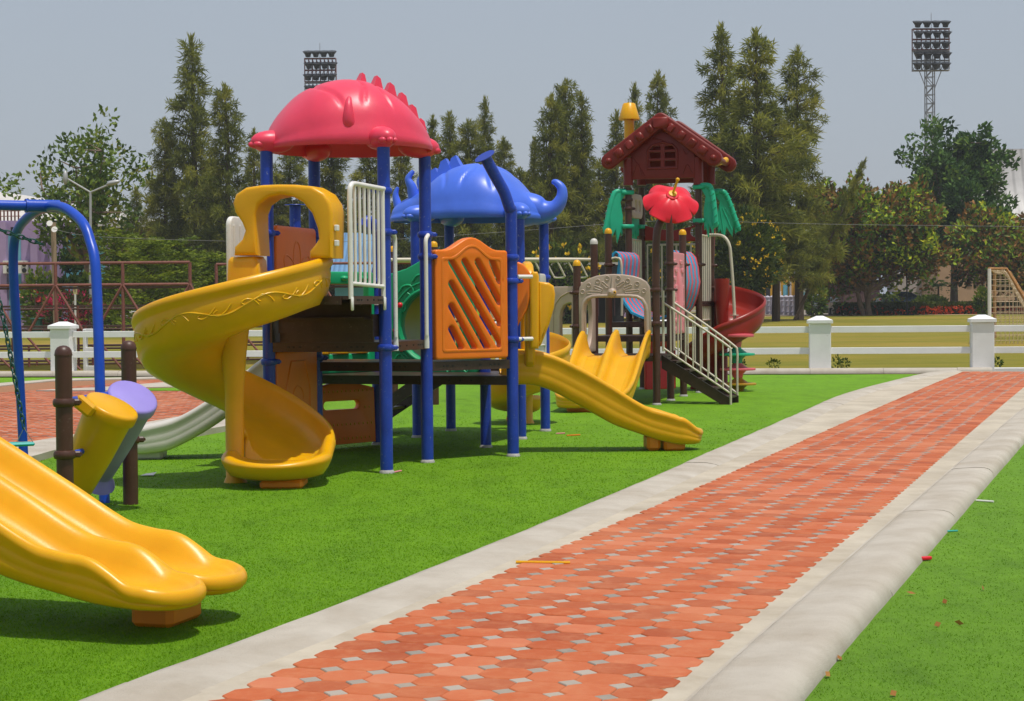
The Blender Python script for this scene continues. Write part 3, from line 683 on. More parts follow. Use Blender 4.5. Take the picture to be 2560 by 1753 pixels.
# low perforated panel on the back-left side, under the decks
q0, q1 = PJ, PI_; ln = (q1 - q0).length; zt_ = plane_hit(q0, q1, 870, 955)[1]
ho = onplane(q0, q1, [(812, 1015), (886, 1011)]); x0 = .1; x1 = ln - .06
top = [(x1 - .02 - (x1 - x0 - .04) * i / 14, zt_ - .07 + .07 * math.sin(math.pi * i / 14)) for i in range(15)]
lp = panel(blue, 'low_panel', q0, q1, [(x0, .04), (x1, .04)] + top, [slot(ho[0], ho[1], .045)], .07, orange, .012, label='orange panel with a long slot under the deck')
mb = MB(); M5 = panel_matrix(q0, q1, .037)
for rw, zz in enumerate((.60, .42, .25, .10)):
    for i in range(16):
        x = x0 + .06 + i * .062 + (rw % 2) * .03
        if x < x1 - .05 and not (ho[0][0] - .1 < x < ho[1][0] + .1 and abs(zz - ho[0][1]) < .08): mb.ball(M5 @ Vector((x, zz, 0)), (.008, .008, .016), None, 6, 4)
part(lp, 'studs', mb, yellow, smooth=60)
# letter board: green frame, yellow turning cylinders
zt_ = plane_hit(q0, q1, 900, 680)[1]; zb_ = z3 + .0
wx0, wx1, wz0, wz1 = .16, ln - .16, zb_ + .2, zt_ - .13
gf = panel(blue, 'letter_board', q0, q1, rrect(.07, zb_, ln - .07, zt_, .05), [rrect(wx0, wz0, wx1, wz1, .02)], .09, green, .014, label='green frame with yellow letter cylinders')
for rw in range(3):
    for cc in range(3):
        if rw == 2: continue
        x = wx0 + (wx1 - wx0) * (cc + .5) / 3; z = wz0 + (wz1 - wz0) * (rw + .5) / 3.2
        cb = MB(); M6 = panel_matrix(q0, q1, 0); cb.lathe([(.12, -.11), (.13, -.1), (.13, .1), (.12, .11)], M6 @ Vector((x, z, 0)), None, 20)
        cy = part(gf, 'cylinder', cb, yellow)
        tb = MB(); me = text_mesh((('A5', 'C', '1'), ('B2', 'D', '7'))[rw][cc], .19, .004); tb.merge(me, panel_matrix(q0, q1, .134) @ Matrix.Translation((x, z, 0))); part(cy, 'letters', tb, black, smooth=0)
for xx in (.3, .55, .8):
    for zz in (zb_ + .1, zt_ - .07):
        mb = MB(); mb.ball(panel_matrix(q0, q1, .045) @ Vector((xx * ln, zz, 0)), (.05, .05, .03), None, 12, 8); part(gf, 'stud', mb, green, smooth=60)
# green crawl-through panel at the back of the six-sided deck
q0, q1 = PI_, PD_; ln = (q1 - q0).length; c_ = plane_hit(q0, q1, 1080, 815)
zb_ = plane_hit(q0, q1, 1100, 942)[1]; pts = onplane(q0, q1, [(950, 688), (985, 683), (1020, 672), (1050, 655), (1085, 636), (1120, 632), (1150, 640), (1180, 665)])
out = [(.06, zb_ + .05), (.1, zb_)] + [(ln - .12, zb_), (ln - .06, zb_ + .06)] + [(max(.07, min(ln - .06, x)), z) for x, z in pts[::-1]]
cp = panel(blue, 'crawl_panel', q0, q1, out, [oval(c_[0], c_[1], .34, .36)], .10, green, .016, label='green panel with a round crawl hole')
M7 = panel_matrix(q0, q1, .052)
mb = MB(); mb.tube([M7 @ Vector((c_[0] + .37 * math.cos(t), c_[1] + .39 * math.sin(t), 0)) for t in [2 * math.pi * i / 40 for i in range(40)]], .022, 10, closed=True)
mb.tube([M7 @ Vector((c_[0] + .45 * math.cos(t), c_[1] + .47 * math.sin(t), 0)) for t in [rad(60 + 210 * i / 30) for i in range(31)]], .012, 8)
for bx, bz, s_ in ((-.36, .36, 1), (-.42, .18, .8), (-.2, .47, 1), (-.42, -.36, .9), (.1, -.46, .8), (.3, -.46, .9)):
    cv = [(0, 0), (.05, .06), (.13, .07), (.17, .02), (.14, -.03), (.10, -.01)]
    mb.tube(spline([M7 @ Vector((c_[0] + bx + x * s_, c_[1] + bz + z * s_, 0)) for x, z in cv], 5), .013, 8)
part(cp, 'vine_relief', mb, green, smooth=60)
for t in (148, 186, 215, 250):
    mb = MB(); mb.ball(M7 @ Vector((c_[0] + .40 * math.cos(rad(t)), c_[1] + .42 * math.sin(rad(t)), .02)), .03, None, 12, 8); part(cp, 'knob', mb, redplastic, smooth=60)
lime = paint('lime_tunnel_plastic', (0.30, 0.42, 0.01), 0.4, 0.08, 4)
mb = MB(); M8 = panel_matrix(q0, q1, 0)
rows = [[M8 @ Vector((c_[0] + rr * math.cos(t), c_[1] + rr * 1.05 * math.sin(t), -zz)) for t in [2 * math.pi * i / 36 for i in range(37)]] for rr, zz in ((.34, 0), (.37, .05), (.37, .7), (.385, .7), (.385, .04), (.34, .0))]
mb.grid(rows); part(cp, 'tunnel', mb, lime, smooth=60)
# light grey panel between the right-hand posts of the blue roof
q0, q1 = PG_, PH; ln = (q1 - q0).length; zt_ = plane_hit(q0, q1, 1340, 684)[1]
gp = panel(blue, 'grey_panel', q0, q1, rrect(.07, .82, ln - .07, zt_, .07), [rrect(.35, 1.05, .62, 1.35, .05)], .08, grayplastic, .014, label='light grey panel with a small window')
mb = MB(); M9 = panel_matrix(q0, q1, .045); mb.ball(M9 @ Vector((.45, 1.5, 0)), .035, None, 10, 8); mb.tube([M9 @ Vector(p + (0,)) for p in rrect(.2, .9, ln - .2, 1.02, .03)], .01, 6, closed=True); part(gp, 'relief', mb, grayplastic, smooth=60)
# ------------- white rails
def hook_rail(p, q_, ztop, zbot, out, name='handrail'):
    mb = MB(); b = p + (q_ - p).normalized() * .13 + out * .05
    mb.tube(spline([p + ZZ * ztop + out * .02, p + (q_ - p).normalized() * .07 + out * .05 + ZZ * ztop, b + ZZ * (ztop - .05), b + ZZ * (ztop - .2)], 5) + [b + ZZ * (zbot + .12)], .02, 12)
    mb.tube([b + ZZ * (zbot + .13), b + ZZ * (zbot + .06), b + ZZ * (zbot + .0)], [.02, .024, .024], 10, sy=.5)
    part(blue, name, mb, whitemetal, smooth=50)
nab = Vector((V.y, -V.x, 0))
hook_rail(PA, PB, ZA(580, PA.y), 1.09, nab); hook_rail(PB, PA, ZA(588, PB.y), 1.09, nab)
# barred white rail on the right edge of the top deck
mb = MB(); e0, e1 = EA + U * .02, PA - V * .03 + U * .02; zt0 = P(840, 457, e0.y).z; zt1 = ZA(474, PA.y, 960); zb0 = P(845, 709, e0.y).z; zb1 = ZA(717, PA.y, 955)
s0 = e0 + V * .03; s1 = e1 - V * .06
mb.tube(spline([s0 + ZZ * (zb0 - .13), s0 + ZZ * (zb0 + .3), s0 + ZZ * (zt0 - .12), s0 + V * .03 + ZZ * (zt0 - .02), s0 + V * .12 + ZZ * zt0], 6) + [e1 + ZZ * zt1], .022, 12)
mb.tube([s1 + ZZ * zt1, s1 + ZZ * (zb1 - .13)], .02, 12); mb.tube([s0 + ZZ * zb0, s1 + ZZ * zb1], .018, 12)
for i in range(1, 7):
    t = i / 7; p = s0.lerp(s1, t); mb.tube([p + ZZ * (zb0 + (zb1 - zb0) * t), p + ZZ * (zt0 + (zt1 - zt0) * t)], .0135, 10)
for s_ in (s0, s1): mb.box(s_ + ZZ * (zb0 - .17) + U * .012, (.02, .04, .12), RU, .008)
part(blue, 'barred_rail', mb, whitemetal, smooth=50)
wp = MB(); e2 = EL; me = curve_mesh([rrect(.08, z4 + .02, .84, 2.28, .08)], .05, .015); wp.merge(me, panel_matrix(EL, PL, 0))
for i in range(6): wp.tube([panel_matrix(EL, PL, .03) @ Vector((.14 + i * .125, z4 + .1, 0)), panel_matrix(EL, PL, .03) @ Vector((.14 + i * .125, 2.2, 0))], .014, 8)
for s_ in (-.03,):
    for i in range(6): wp.tube([panel_matrix(EL, PL, s_) @ Vector((.14 + i * .125, z4 + .1, 0)), panel_matrix(EL, PL, s_) @ Vector((.14 + i * .125, 2.2, 0))], .014, 8)
part(blue, 'side_panel', wp, whitemetal, label='white ribbed side panel', smooth=50)
# ------------- spiral slides
def spiral(parent, C, Rin, Rout, tab, exit_len, mat, wall=.34, dirn=-1, name='spiral_slide', label=None, vines=True, footmat=None, colz=1.4, exit_rise=.0, colr=.08):
    """tab = [(turned degrees, bed z)], turning clockwise from the first angle"""
    a0 = tab[0][0]; a1 = tab[-1][0]; rc = (Rin + Rout) / 2; hw = (Rout - Rin) / 2
    def prof(wf, wi=.0):      # (across -1..1, dz) closed loop; wf outer wall height, wi inner wall height
        return [(-1.0, .04 + wi), (-.96, .055 + wi), (-.90, .04 + wi), (-.84, .03 + wi * .4), (-.6, .004), (-.2, 0), (.2, 0), (.55, .015), (.72, .06), (.82, .14 * wf / .34), (.86, wf - .05), (.88, wf - .012),
                (.94, wf + .014), (1.0, wf + .004), (1.03, wf - .03), (1.015, wf - .062), (.965, wf - .085), (.962, wf - .11), (.975, wf - .14), (.955, .12), (.90, .03), (.78, -.05), (.5, -.085), (0, -.10), (-.5, -.09), (-.9, -.06), (-1.0, -.02)]
    rows = []; N = 76
    for i in range(N + 1):
        ang = a0 + (a1 - a0) * i / N; z = sinterp([(abs(a - a0), b) for a, b in tab], abs(ang - a0)); f = i / N
        wf = wall if f < .72 else wall + (.18 - wall) * (f - .72) / .28; wi = 0 if f < .80 else .12 * (f - .80) / .20
        c, s_ = math.cos(rad(ang)), math.sin(rad(ang)); rows.append([C + Vector((c, s_, 0)) * (rc + hw * w) + ZZ * (z + d) for w, d in prof(wf, wi)])
    c, s_ = math.cos(rad(a1)), math.sin(rad(a1)); er = Vector((c, s_, 0)); ed = Vector((s_, -c, 0)) if a1 < a0 else Vector((-s_, c, 0)); z = tab[-1][1]
    for rw in rows: rw.append(rw[0])
    mb = MB(); mb.grid(rows); mb.add(rows[-1][:-1], [tuple(range(len(rows[-1]) - 1))]); ob = part(parent, name, mb, mat, label, smooth=65)
    # rounded scoop at the foot of the chute: short straight neck, then half a turn of the same rim
    hp = [(0, 0), (.3, .0), (.52, .008), (.66, .035), (.75, .085), (.80, .125), (.85, .148), (.92, .156), (.985, .146), (1.02, .118), (1.025, .092), (1.0, .066), (.95, .02), (.86, -.035), (.62, -.066), (0, -.075)]
    R_ = hw * 1.19; L1 = max(.05, exit_len - R_ * .95); c0 = C + er * (rc - .066); zz = lambda q: z - .055 * min(1, max(0, q))
    def sec(o, dx, f, q): return [o + dx * (R_ * x) + ZZ * (zz(q) + (d * f if d > 0 else d)) for x, d in hp]
    ex = MB(); right = [sec(c0 + ed * (L1 * t), er, 1 + .35 * (1 - t), t) for t in (-.12, .2, .55, 1)]; left = [sec(c0 + ed * (L1 * t), -er, .55 + .45 * min(1, max(0, t * 1.3)), t) for t in (.0, .3, .6, 1)]
    arc = [sec(c0 + ed * L1, (er * math.cos(p) + ed * math.sin(p)), 1 - .42 * math.sin(p) ** 1.5, 1) for p in [math.pi * k / 30 for k in range(31)]]
    ex.grid(right + arc[1:-1] + left[::-1]); part(ob, 'exit_scoop', ex, mat, smooth=65)
    cb = MB(); cb.lathe([(colr + .02, 0), (colr, .05), (colr, colz * .55), (colr + .03, colz * .8), (Rin + .06, colz)], C, None, 24); part(ob, 'column', cb, mat, smooth=60)
    fb = MB(); fc = C + er * rc + ed * (exit_len * .45); R = Matrix.Rotation(math.atan2(ed.y, ed.x), 3, 'Z')
    fb.box(fc + ZZ * .03 + ed * .05, (exit_len * .5, hw * .95, .08), R, .025, taper=1.25); part(ob, 'foot', fb, footmat or footorange, 'orange moulded foot')
    if vines:
        vb = MB()
        def on(ang, dz): 
            z = sinterp([(abs(a - a0), b) for a, b in tab], abs(ang - a0)); return C + Vector((math.cos(rad(ang)), math.sin(rad(ang)), 0)) * (rc + hw * (.955 + .10 * (dz - .12))) + ZZ * (z + dz)
        vb.tube([on(a0 - 8 - 172 * i / 90, .135 + .045 * math.sin(i / 90 * math.pi * 7)) for i in range(91)], .009, 6)
        for k in range(7):
            aa = a0 - 8 - 172 * (k + .35) / 7; sg = 1 if k % 2 else -1
            for da, s1_ in ((0, 1), (-9, .8)):
                vb.tube(spline([on(aa + da, .135 + sg * .03), on(aa + da - 3, .135 - sg * .02 * s1_), on(aa + da - 7, .135 - sg * .05 * s1_), on(aa + da - 10, .135 - sg * .02), on(aa + da - 8, .135 + sg * .005)], 5), .008, 6)
        part(ob, 'vine_relief', vb, mat, smooth=60)
    return ob
CS = P(588, 1150, 15.25); CS.z = 0
sp = spiral(blue, CS, .085, .84, [(8, 1.575), (-25, 1.53), (-90, 1.33), (-180, 1.02), (-270, .58), (-325, .30), (-360, .185)], .74, yellow, label='yellow spiral slide with embossed vines')
def P2(cx_, cy_): return 300 + cx_ * .5029, 440 + cy_ * .5029
hq0, hq1 = EL - V * .05, EA - V * .05
outer = [(600, 397), (603, 355), (640, 318), (655, 275), (640, 235), (605, 185), (594, 140), (610, 95), (660, 62), (740, 50), (820, 47), (900, 48), (985, 56), (1045, 90), (1078, 140), (1088, 190), (1086, 260), (1084, 410), (972, 412), (974, 375), (1000, 345), (1018, 315), (1012, 265), (985, 190), (940, 135), (890, 108), (830, 100), (770, 112), (725, 145), (708, 190), (708, 250), (712, 320), (716, 397)]
ol = onplane(hq0, hq1, [P2(*p) for p in outer])
panel(sp, 'hood', hq0, hq1, ol, [], .30, yellow, .03, res=3, label='yellow arched entry hood')
bk = onplane(hq0, hq1, [P2(*p) for p in [(545, 700), (560, 420), (575, 403), (690, 400), (706, 420), (712, 480), (725, 530), (740, 700)]])
panel(sp, 'entry_wall', hq0, hq1, bk, [], .26, yellow, .05, res=3)
for py in (570, 608):
    mb = MB(); mb.box(P(842, py, EA.y - .12), (.03, .05, .05), RU, .005); part(sp, 'bracket', mb, whitemetal)
# second spiral slide at the back, under the blue roof
CS2 = P(1316, 1030, 22.5); CS2.z = 0
spiral(blue, CS2, .08, .56, [(110, .82), (60, .77), (0, .64), (-90, .45), (-180, .30), (-215, .24)], .5, yellow, name='spiral_slide', label='smaller yellow spiral slide half hidden behind posts', vines=False, colz=.7, wall=.36)
# ------------- straight slides
def straight(parent, o, d, L, rim, bed, bot, hw, lanes, mat, name, label=None, scoop=None, n=54, smooth=60):
    """o = centre of the rounded end on the ground, d = horizontal direction from the end back to the start; rim/bed/bot = heights over the distance from o.
    Each lane is one continuous trough: one half of its section runs down one side, round the end and up the other side."""
    nn = Vector((-d.y, d.x, 0)); Lf, rim1, bed1, bot1 = scoop; lw = hw / lanes; ob = None
    for k in range(lanes):
        w_ = lw + (.020 if lanes > 1 else 0); sh = 0; oc = o + nn * (-hw + lw * (2 * k + 1)); rw_ = .075 / w_
        hp = [(0, 'b', 0), (.30, 'b', 0), (1 - rw_ * 2.6, 'b', .02), (1 - rw_ * 1.95, 'b', .10), (1 - rw_ * 1.5, 'b', .28), (1 - rw_ * 1.18, 'b', .55), (1 - rw_ * .95, 'b', .82), (1 - rw_ * .74, 'r', -.008), (1 - rw_ * .52, 'r', .008), (1 - rw_ * .3, 'r', .013), (1 - rw_ * .1, 'r', .006), (1.015, 'r', -.012), (1.022, 'r', -.032), (.995, 'r', -.052),
              (.975, 'u', .66), (.968, 'u', .60), (.978, 'u', .565), (.955, 'u', .42), (.945, 'u', .36), (.955, 'u', .325), (.93, 'u', .18), (.89, 'u', .07), (.80, 'u', .01), (.6, 'u', -.01), (0, 'u', -.01)]
        def sec(org, e, R_, B0, U_):
            out = []
            for x, kind, f in hp: out.append(org + e * x + ZZ * (B0(x) + (R_ - B0(x)) * f if kind == 'b' else (R_ + f if kind == 'r' else U_ + (R_ - U_) * f)))
            return out
        r0, b0, u0 = rim[0][1], bed[0][1], bot[0][1]
        def side(sg): return [sec(oc + d * (L * (i / n) ** 1.2), nn * (sg * w_), sinterp(rim, L * (i / n) ** 1.2), (lambda x, v=sinterp(bed, L * (i / n) ** 1.2): v), sinterp(bot, L * (i / n) ** 1.2)) for i in range(n + 1)]
        arc = []
        for j in range(1, 40):
            p = math.pi * j / 40; sn = math.sin(p); q = sn * sn * (3 - 2 * sn); e = nn * (math.cos(p) * w_) - d * (sn * Lf)
            arc.append(sec(oc, e, r0 + (rim1 - r0) * q, (lambda x, q=q, sn=sn: b0 + (bed1 - b0) * q * x), u0 + (bot1 - u0) * q))
        mb = MB(); mb.grid(side(1)[::-1] + arc + side(-1))
        m_ = part(parent, name, mb, mat, label, smooth=smooth) if ob is None else part(ob, 'lane', mb, mat, smooth=smooth); ob = ob or m_
    return ob
# right-hand yellow slide
oS = P(1756, 1100, 18.3); oS.z = 0; dS = (PC + PD_) / 2 - oS; dS.z = 0; dS.normalize(); oS = oS + dS * .27; LS = ((PC + PD_) / 2 - oS).to_2d().length - .02
Z5 = lambda cy_, Y=18.2, px=1500: ZA(640 + cy_ * .3268, Y, px)
rimT = [(0, .335), (.12, .375), (.35, .45), (.74, .69), (1.0, .84), (1.25, .96), (1.42, 1.01), (LS, 1.03)]
bedT = [(0, .19), (.2, .225), (.45, .33), (.75, .50), (1.1, .70), (1.3, .79), (LS, .80)]
botT = [(0, .065), (.2, .11), (.43, .19), (.67, .28), (.95, .44), (1.41, .67), (LS, .69)]
ys_ = straight(blue, oS, dS, LS, rimT, bedT, botT, .28, 1, yellow, 'slide', 'yellow straight slide ending on the turf', scoop=(.27, .20, .17, .06))
mb = MB(); nS = Vector((-dS.y, dS.x, 0)); RS = Matrix.Rotation(math.atan2(dS.y, dS.x), 3, 'Z')
mb.box(oS + dS * .04 + ZZ * .055, (.22, .34, .13), RS, .03, taper=1.25); mb.box(oS + dS * .25 + ZZ * .08, (.14, .32, .16), RS, .03, taper=1.3); part(ys_, 'foot', mb, footorange, 'orange moulded foot')
# its flared entry hood with side wings
e0 = oS + dS * (LS - .28); hd = MB()
def hoodpl(s): return e0 + nS * s
zt0 = Z5(130); w0 = MB()
qa, qb = e0 - nS * .36, e0 + nS * .36
ol = [(0, .86), (.10, .80), (.12, 1.10), (.12, 1.45), (.20, 1.60), (.36, 1.66), (.52, 1.60), (.60, 1.45), (.60, 1.10), (.62, .80), (.72, .86), (.74, 1.5), (.70, 1.72), (.55, 1.84), (.36, 1.87), (.17, 1.84), (.02, 1.72), (-.02, 1.5)]
hdp = panel(ys_, 'entry_hood', qa, qb, [(x, z + .06) for x, z in ol], [], .10, yellow, .03)
pw0 = e0 + nS * .40; pw1 = pw0 - dS
def wpx(pts): return onplane(pw0, pw1, pts)
for sgn in (1, -1):
    q0_ = e0 + nS * (.40 * sgn); q1_ = q0_ - dS
    panel(ys_, 'entry_board', q0_, q1_, wpx([(1324, 872), (1346, 872), (1347, 850), (1347, 690), (1343, 680), (1330, 679), (1324, 690)]), [], .10, yellow, .025)
    panel(ys_, 'entry_wing', q0_, q1_, wpx([(1346, 868), (1353, 862), (1372, 815), (1385, 770), (1388, 735), (1384, 715), (1372, 707), (1346, 704)]), [], .07, yellow, .03)
    panel(ys_, 'entry_wing', q0_, q1_, wpx([(1292, 822), (1300, 805), (1318, 775), (1326, 740), (1326, 684), (1318, 672), (1308, 660), (1296, 655), (1290, 657), (1288, 700), (1288, 810)]), [], .06, orange if sgn > 0 else yellow, .02)
for zz in (ZA(692, PC.y), ZA(848, PC.y)):
    mb = MB(); mb.tube([PC + ZZ * zz + U * .06, P(1330, 760, PC.y + .1) * 1 + ZZ * (zz - P(1330, 760, PC.y + .1).z)], .02, 10); part(ys_, 'bracket', mb, whitemetal)
# grey slide at the back left
oG = P(318, 1100, 17.75); oG.z = 0; mG = (PJ + PK) / 2; dG = mG - oG; dG.z = 0; LG = dG.length; dG.normalize()
oG = oG + dG * .22; LG -= .22
gs = straight(blue, oG, dG, LG, [(0, .32), (.3, .40), (.68, .62), (1.18, 1.0), (1.48, 1.17), (LG, 1.2)], [(0, .16), (.23, .22), (.58, .43), (1.08, .78), (1.38, .94), (LG, .97)],
              [(0, .06), (.23, .10), (.58, .28), (1.08, .62), (1.38, .80), (LG, .84)], .28, 1, grayplastic, 'slide', 'light grey straight slide behind the spiral', scoop=(.3, .24, .15, .06))
mb = MB(); mb.box(oG + dG * .02 + ZZ * .05, (.26, .34, .12), Matrix.Rotation(math.atan2(dG.y, dG.x), 3, 'Z'), .03, taper=1.2); part(gs, 'foot', mb, grayplastic)
# stairs down the back-left side
st = MB(); s0 = (PF + PE) / 2 + V * .1; sd = -U
for w in (-.36, .36):
    p0 = s0 + V * w + ZZ * .76; p1 = s0 + V * w + sd * 1.05 + ZZ * .06; e = (p1 - p0); ang = math.atan2(e.z, e.to_2d().length)
    vs = []
    for t in (-.015, .015):
        for q, dz in ((p0, .0), (p1, .0), (p1 , -.13), (p0, -.17)): vs.append(q + V * t + ZZ * dz)
    st.add(vs, [(0, 1, 2, 3), (7, 6, 5, 4), (0, 4, 5, 1), (1, 5, 6, 2), (2, 6, 7, 3), (3, 7, 4, 0)])
for i in range(4): st.box(s0 + sd * (.16 + .24 * i) + ZZ * (.62 - .165 * i), (.24, .70, .03), RU)
part(blue, 'stairs', st, deckbrown)
# ================================================================== brown play structure
b1, b2, b3, b4 = G(1642, 1012.5), G(1677, 1002), G(1709, 991), G(1749, 982)
def at(px, Y): v = P(px, 900, Y); v.z = 0; return v
b7, b8, b5 = at(1574, 30.0), at(1607, 31.1), at(1779, 30.85)
b9, b10, b6 = at(1444, 26.55), at(1487, 27.7), at(1523, 28.9)
brown = thing('play_structure', 'playground structure on brown posts with a maroon toy house roof and red spiral slide', 'playground', tuple((b2 + b10) / 2))
def bpost(b, ytop, px, clamps=(), cap=None, capmat=None):
    base = b.copy(); base.z = 0
    return post_b(base, ZA(ytop, b.y, px), [(ZA(y, b.y, px), a) for y, a in clamps], cap, capmat)
def post_b(base, top, cl, cap, capmat):
    mb = MB(); mb.tube([base - ZZ * .02, base + ZZ * top], .057, 18); o = part(brown, 'post', mb, brownmetal)
    fb = MB(); fb.lathe([(.07, 0.0), (.07, .012), (.058, .03)], base, n=14, caps=False); part(o, 'base_collar', fb, pale)
    for z, a in cl: clamp(o, base + ZZ * z, brownmetal, rad(a))
    if cap:
        r = .057; cb = MB(); cb.lathe([(r + .003, -.03), (r + .004, 0), (r * .92, .03), (r * .66, .05), (r * .3, .06), (.001, .062)], base + ZZ * top, n=18); part(o, 'cap', cb, capmat)
    return o
bpost(b2, 538, 1672, [(660, 0), (725, 0)])
bpost(b3, 583, 1704, [(662, 0)], 1, yellow); bpost(b6, 580, 1523, [(663, 0)], 1, yellow)
bpost(b10, 606, 1487, [(700, 0)], 1, grayplastic); bpost(b9, 660, 1443, [(732, 180), (816, 180)], 1, yellow)
for b, px, cl in ((b4, 1745, [(662, 0), (560, 180)]), (b7, 1572, [(522, 0), (500, 180)]), (b5, 1776, [(664, 0), (720, 0), (520, 0)]), (b8, 1607, [(590, 0), (668, 0)])): bpost(b, 470, px, cl)
mb = MB(); cv = spline([b1 - ZZ * .02, b1 + ZZ * 1.2, b1 + ZZ * 2.1, P(1641, 600, b1.y), P(1645, 570, b1.y + .01), P(1657, 545, b1.y + .03), P(1672, 520, b1.y + .05)], 7); mb.tube(cv, .057, 18)
pb1 = part(brown, 'post', mb, brownmetal, 'brown post bent under the red flower')
for y, a in ((725, 180), (809, 180)): clamp(pb1, b1 + ZZ * ZA(y, b1.y, 1642), brownmetal, rad(a))
mb = MB(); mb.lathe([(.07, 0.0), (.07, .012), (.058, .03)], b1, n=14, caps=False); part(pb1, 'base_collar', mb, pale)
_blue = blue; blue = brown            # deck() and straight helpers hang their parts on the current structure
def deck_b(poly, z, th=.085): 
    o = deck(poly, z, th); return o
d1, d2_, d3, d4 = ZA(888, 26.6, 1540), ZA(840, 27.6, 1560), ZA(805, 28.8, 1590), 1.52
deck_b([b9, b1, b2, b10], d1); deck_b([b10, b2, b3, b6], d2_); deck_b([b6, b3, b4, b7], d3); deck_b([b7, b4, b5, b8], d4)
# toy house roof
sc_ = []
for b in (b7, b4, b5, b8):
    mb = MB(); z0 = ZA(466, b.y); mb.tube([b + ZZ * (z0), b + ZZ * (z0 + .05), b + ZZ * (z0 + .45)], [.085, .08, .08], 14); sc_.append(mb)
cH = (b7 + b4 + b5 + b8) / 4; fr = (b7 + b4) / 2 - V * .14; zE = ZA(412, fr.y, 1650); zA_ = ZA(287, fr.y, 1652); zW0, zW1 = ZA(446, fr.y, 1650), 0
house = MB()
for m in sc_: house.v, house.f = house.v, house.f
ra = thing('x', '', '') ; bpy.data.objects.remove(ra)
mb = MB(); hw_ = .98; th = .17; depth = 1.42
def gable(off, t):       # chevron outline in the plane across U
    A0 = (0, zA_); s = (zA_ - zE - .1) / hw_
    out = []
    tip = [(-hw_ + .02, zE + .10)]
    up = [(-hw_, zE + .13)] + [(-.14, zA_ - .14 * s - .0), (0, zA_ + .0), (.14, zA_ - .14 * s)] + [(hw_, zE + .13)]
    return up
def rot_round(ax, az, r, a0, a1, k=8): return [(ax + r * math.cos(rad(a0 + (a1 - a0) * i / k)), az + r * math.sin(rad(a0 + (a1 - a0) * i / k))) for i in range(k + 1)]
ez = zE + .08; al = math.degrees(math.atan2(zA_ - .105 - ez, hw_ - .1)); rr_ = .135
chev = rot_round(-hw_ + .1, ez, rr_, 90 + al, 270 + al, 8) + rot_round(0, zA_ - .30, .06, 90 + al - 0, 90 - al, 4) + rot_round(hw_ - .1, ez, rr_, -90 - al, 90 - al, 8) + rot_round(0, zA_ - .105, rr_, 90 - al, 90 + al, 6)
def hm(off):
    n = Vector((-V.x, -V.y, 0)); c = fr + n * off
    return Matrix(((U.x, 0, n.x, c.x), (U.y, 0, n.y, c.y), (0, 1, 0, 0), (0, 0, 0, 1)))
front = MB(); me = curve_mesh([chev], .14, .03); front.merge(me, hm(0)); fr2 = MB(); fr2.merge(me, hm(-depth))
sl_ = MB(); L_ = math.hypot(hw_ - .1, zA_ - .105 - ez)
for sg in (-1, 1):
    c = fr + V * (depth / 2) + U * (sg * (hw_ - .1) / 2) + ZZ * ((ez + zA_ - .105) / 2 + .0)
    R = Matrix(((U.x, V.x, 0), (U.y, V.y, 0), (0, 0, 1))) @ Matrix.Rotation(sg * rad(al), 3, 'Y'); sl_.box(c, (L_ + .05, depth - .12, .10), R, .03)
roofo = part(brown, 'toy_house_roof', sl_, maroon, 'maroon toy house roof with studded gable boards', smooth=40)
part(roofo, 'gable_board', front, maroon, smooth=50); part(roofo, 'gable_board', fr2, maroon, smooth=50)
stb = MB()
for sg in (-1, 1):
    for i in range(5):
        t = (i + .0) / 5; x = sg * (hw_ - .1) * (1 - t); z = ez + (zA_ - .105 - ez) * t; R = Matrix(((U.x, -V.x, 0), (U.y, -V.y, 0), (0, 0, 1))).to_3x3()
        p = hm(.07) @ Vector((x, z, 0))
        if i == 0: stb.ball(p, .055, None, 12, 8)
        else: stb.box(p, (.165 - .012 * i, .06, .15), Matrix(((U.x, V.x, 0), (U.y, V.y, 0), (0, 0, 1))) @ Matrix.Rotation(sg * rad(al), 3, 'Y'), .022)
stb.box(hm(.07) @ Vector((0, zA_ - .14, 0)), (.28, .06, .20), Matrix(((U.x, V.x, 0), (U.y, V.y, 0), (0, 0, 1))), .04)
part(roofo, 'studs', stb, maroon, smooth=45)
wl = (b4 - b7).length; gx = wl / 2 - .05; zc = zA_ - .30
wall = [(-gx, zW0), (gx, zW0), (gx, zW0 + .58), (0, zc + .02), (-gx, zW0 + .58)]; wz = zW0 + .27
win = []
for sx in (-1, 1):
    x0, x1 = (sx * .035, sx * .215) if sx > 0 else (-.215, -.035)
    win.append([(x0, wz - .07), (x1, wz - .07), (x1, wz + .03), (x0, wz + .03)]); win.append([(x0, wz + .07), (x1, wz + .07), (x1, wz + .17), (x0, wz + .17)])
    win.append([(x0, wz + .21), (x1, wz + .21), (x1 if sx < 0 else x1 - .05, wz + .27), (x0 if sx > 0 else x0 + .05, wz + .27)])
gw = MB(); me = curve_mesh([wall] + win, .05, .006); gw.merge(me, hm(-.12)); me2 = curve_mesh([wall], .05, .006); gw2 = MB(); gw2.merge(me2, hm(-depth + .12))
for m in sc_: part(roofo, 'post_sleeve', m, maroon, smooth=50)
mw = part(roofo, 'gable_wall', gw, maroon, smooth=40); part(roofo, 'gable_wall', gw2, maroon, smooth=40)
fm = MB(); fm.tube([hm(-.09) @ Vector(p + (0,)) for p in [(-.25, wz - .1), (.25, wz - .1), (.25, wz + .2), (.17, wz + .29), (0, wz + .33), (-.17, wz + .29), (-.25, wz + .2)]], .02, 8, closed=True)
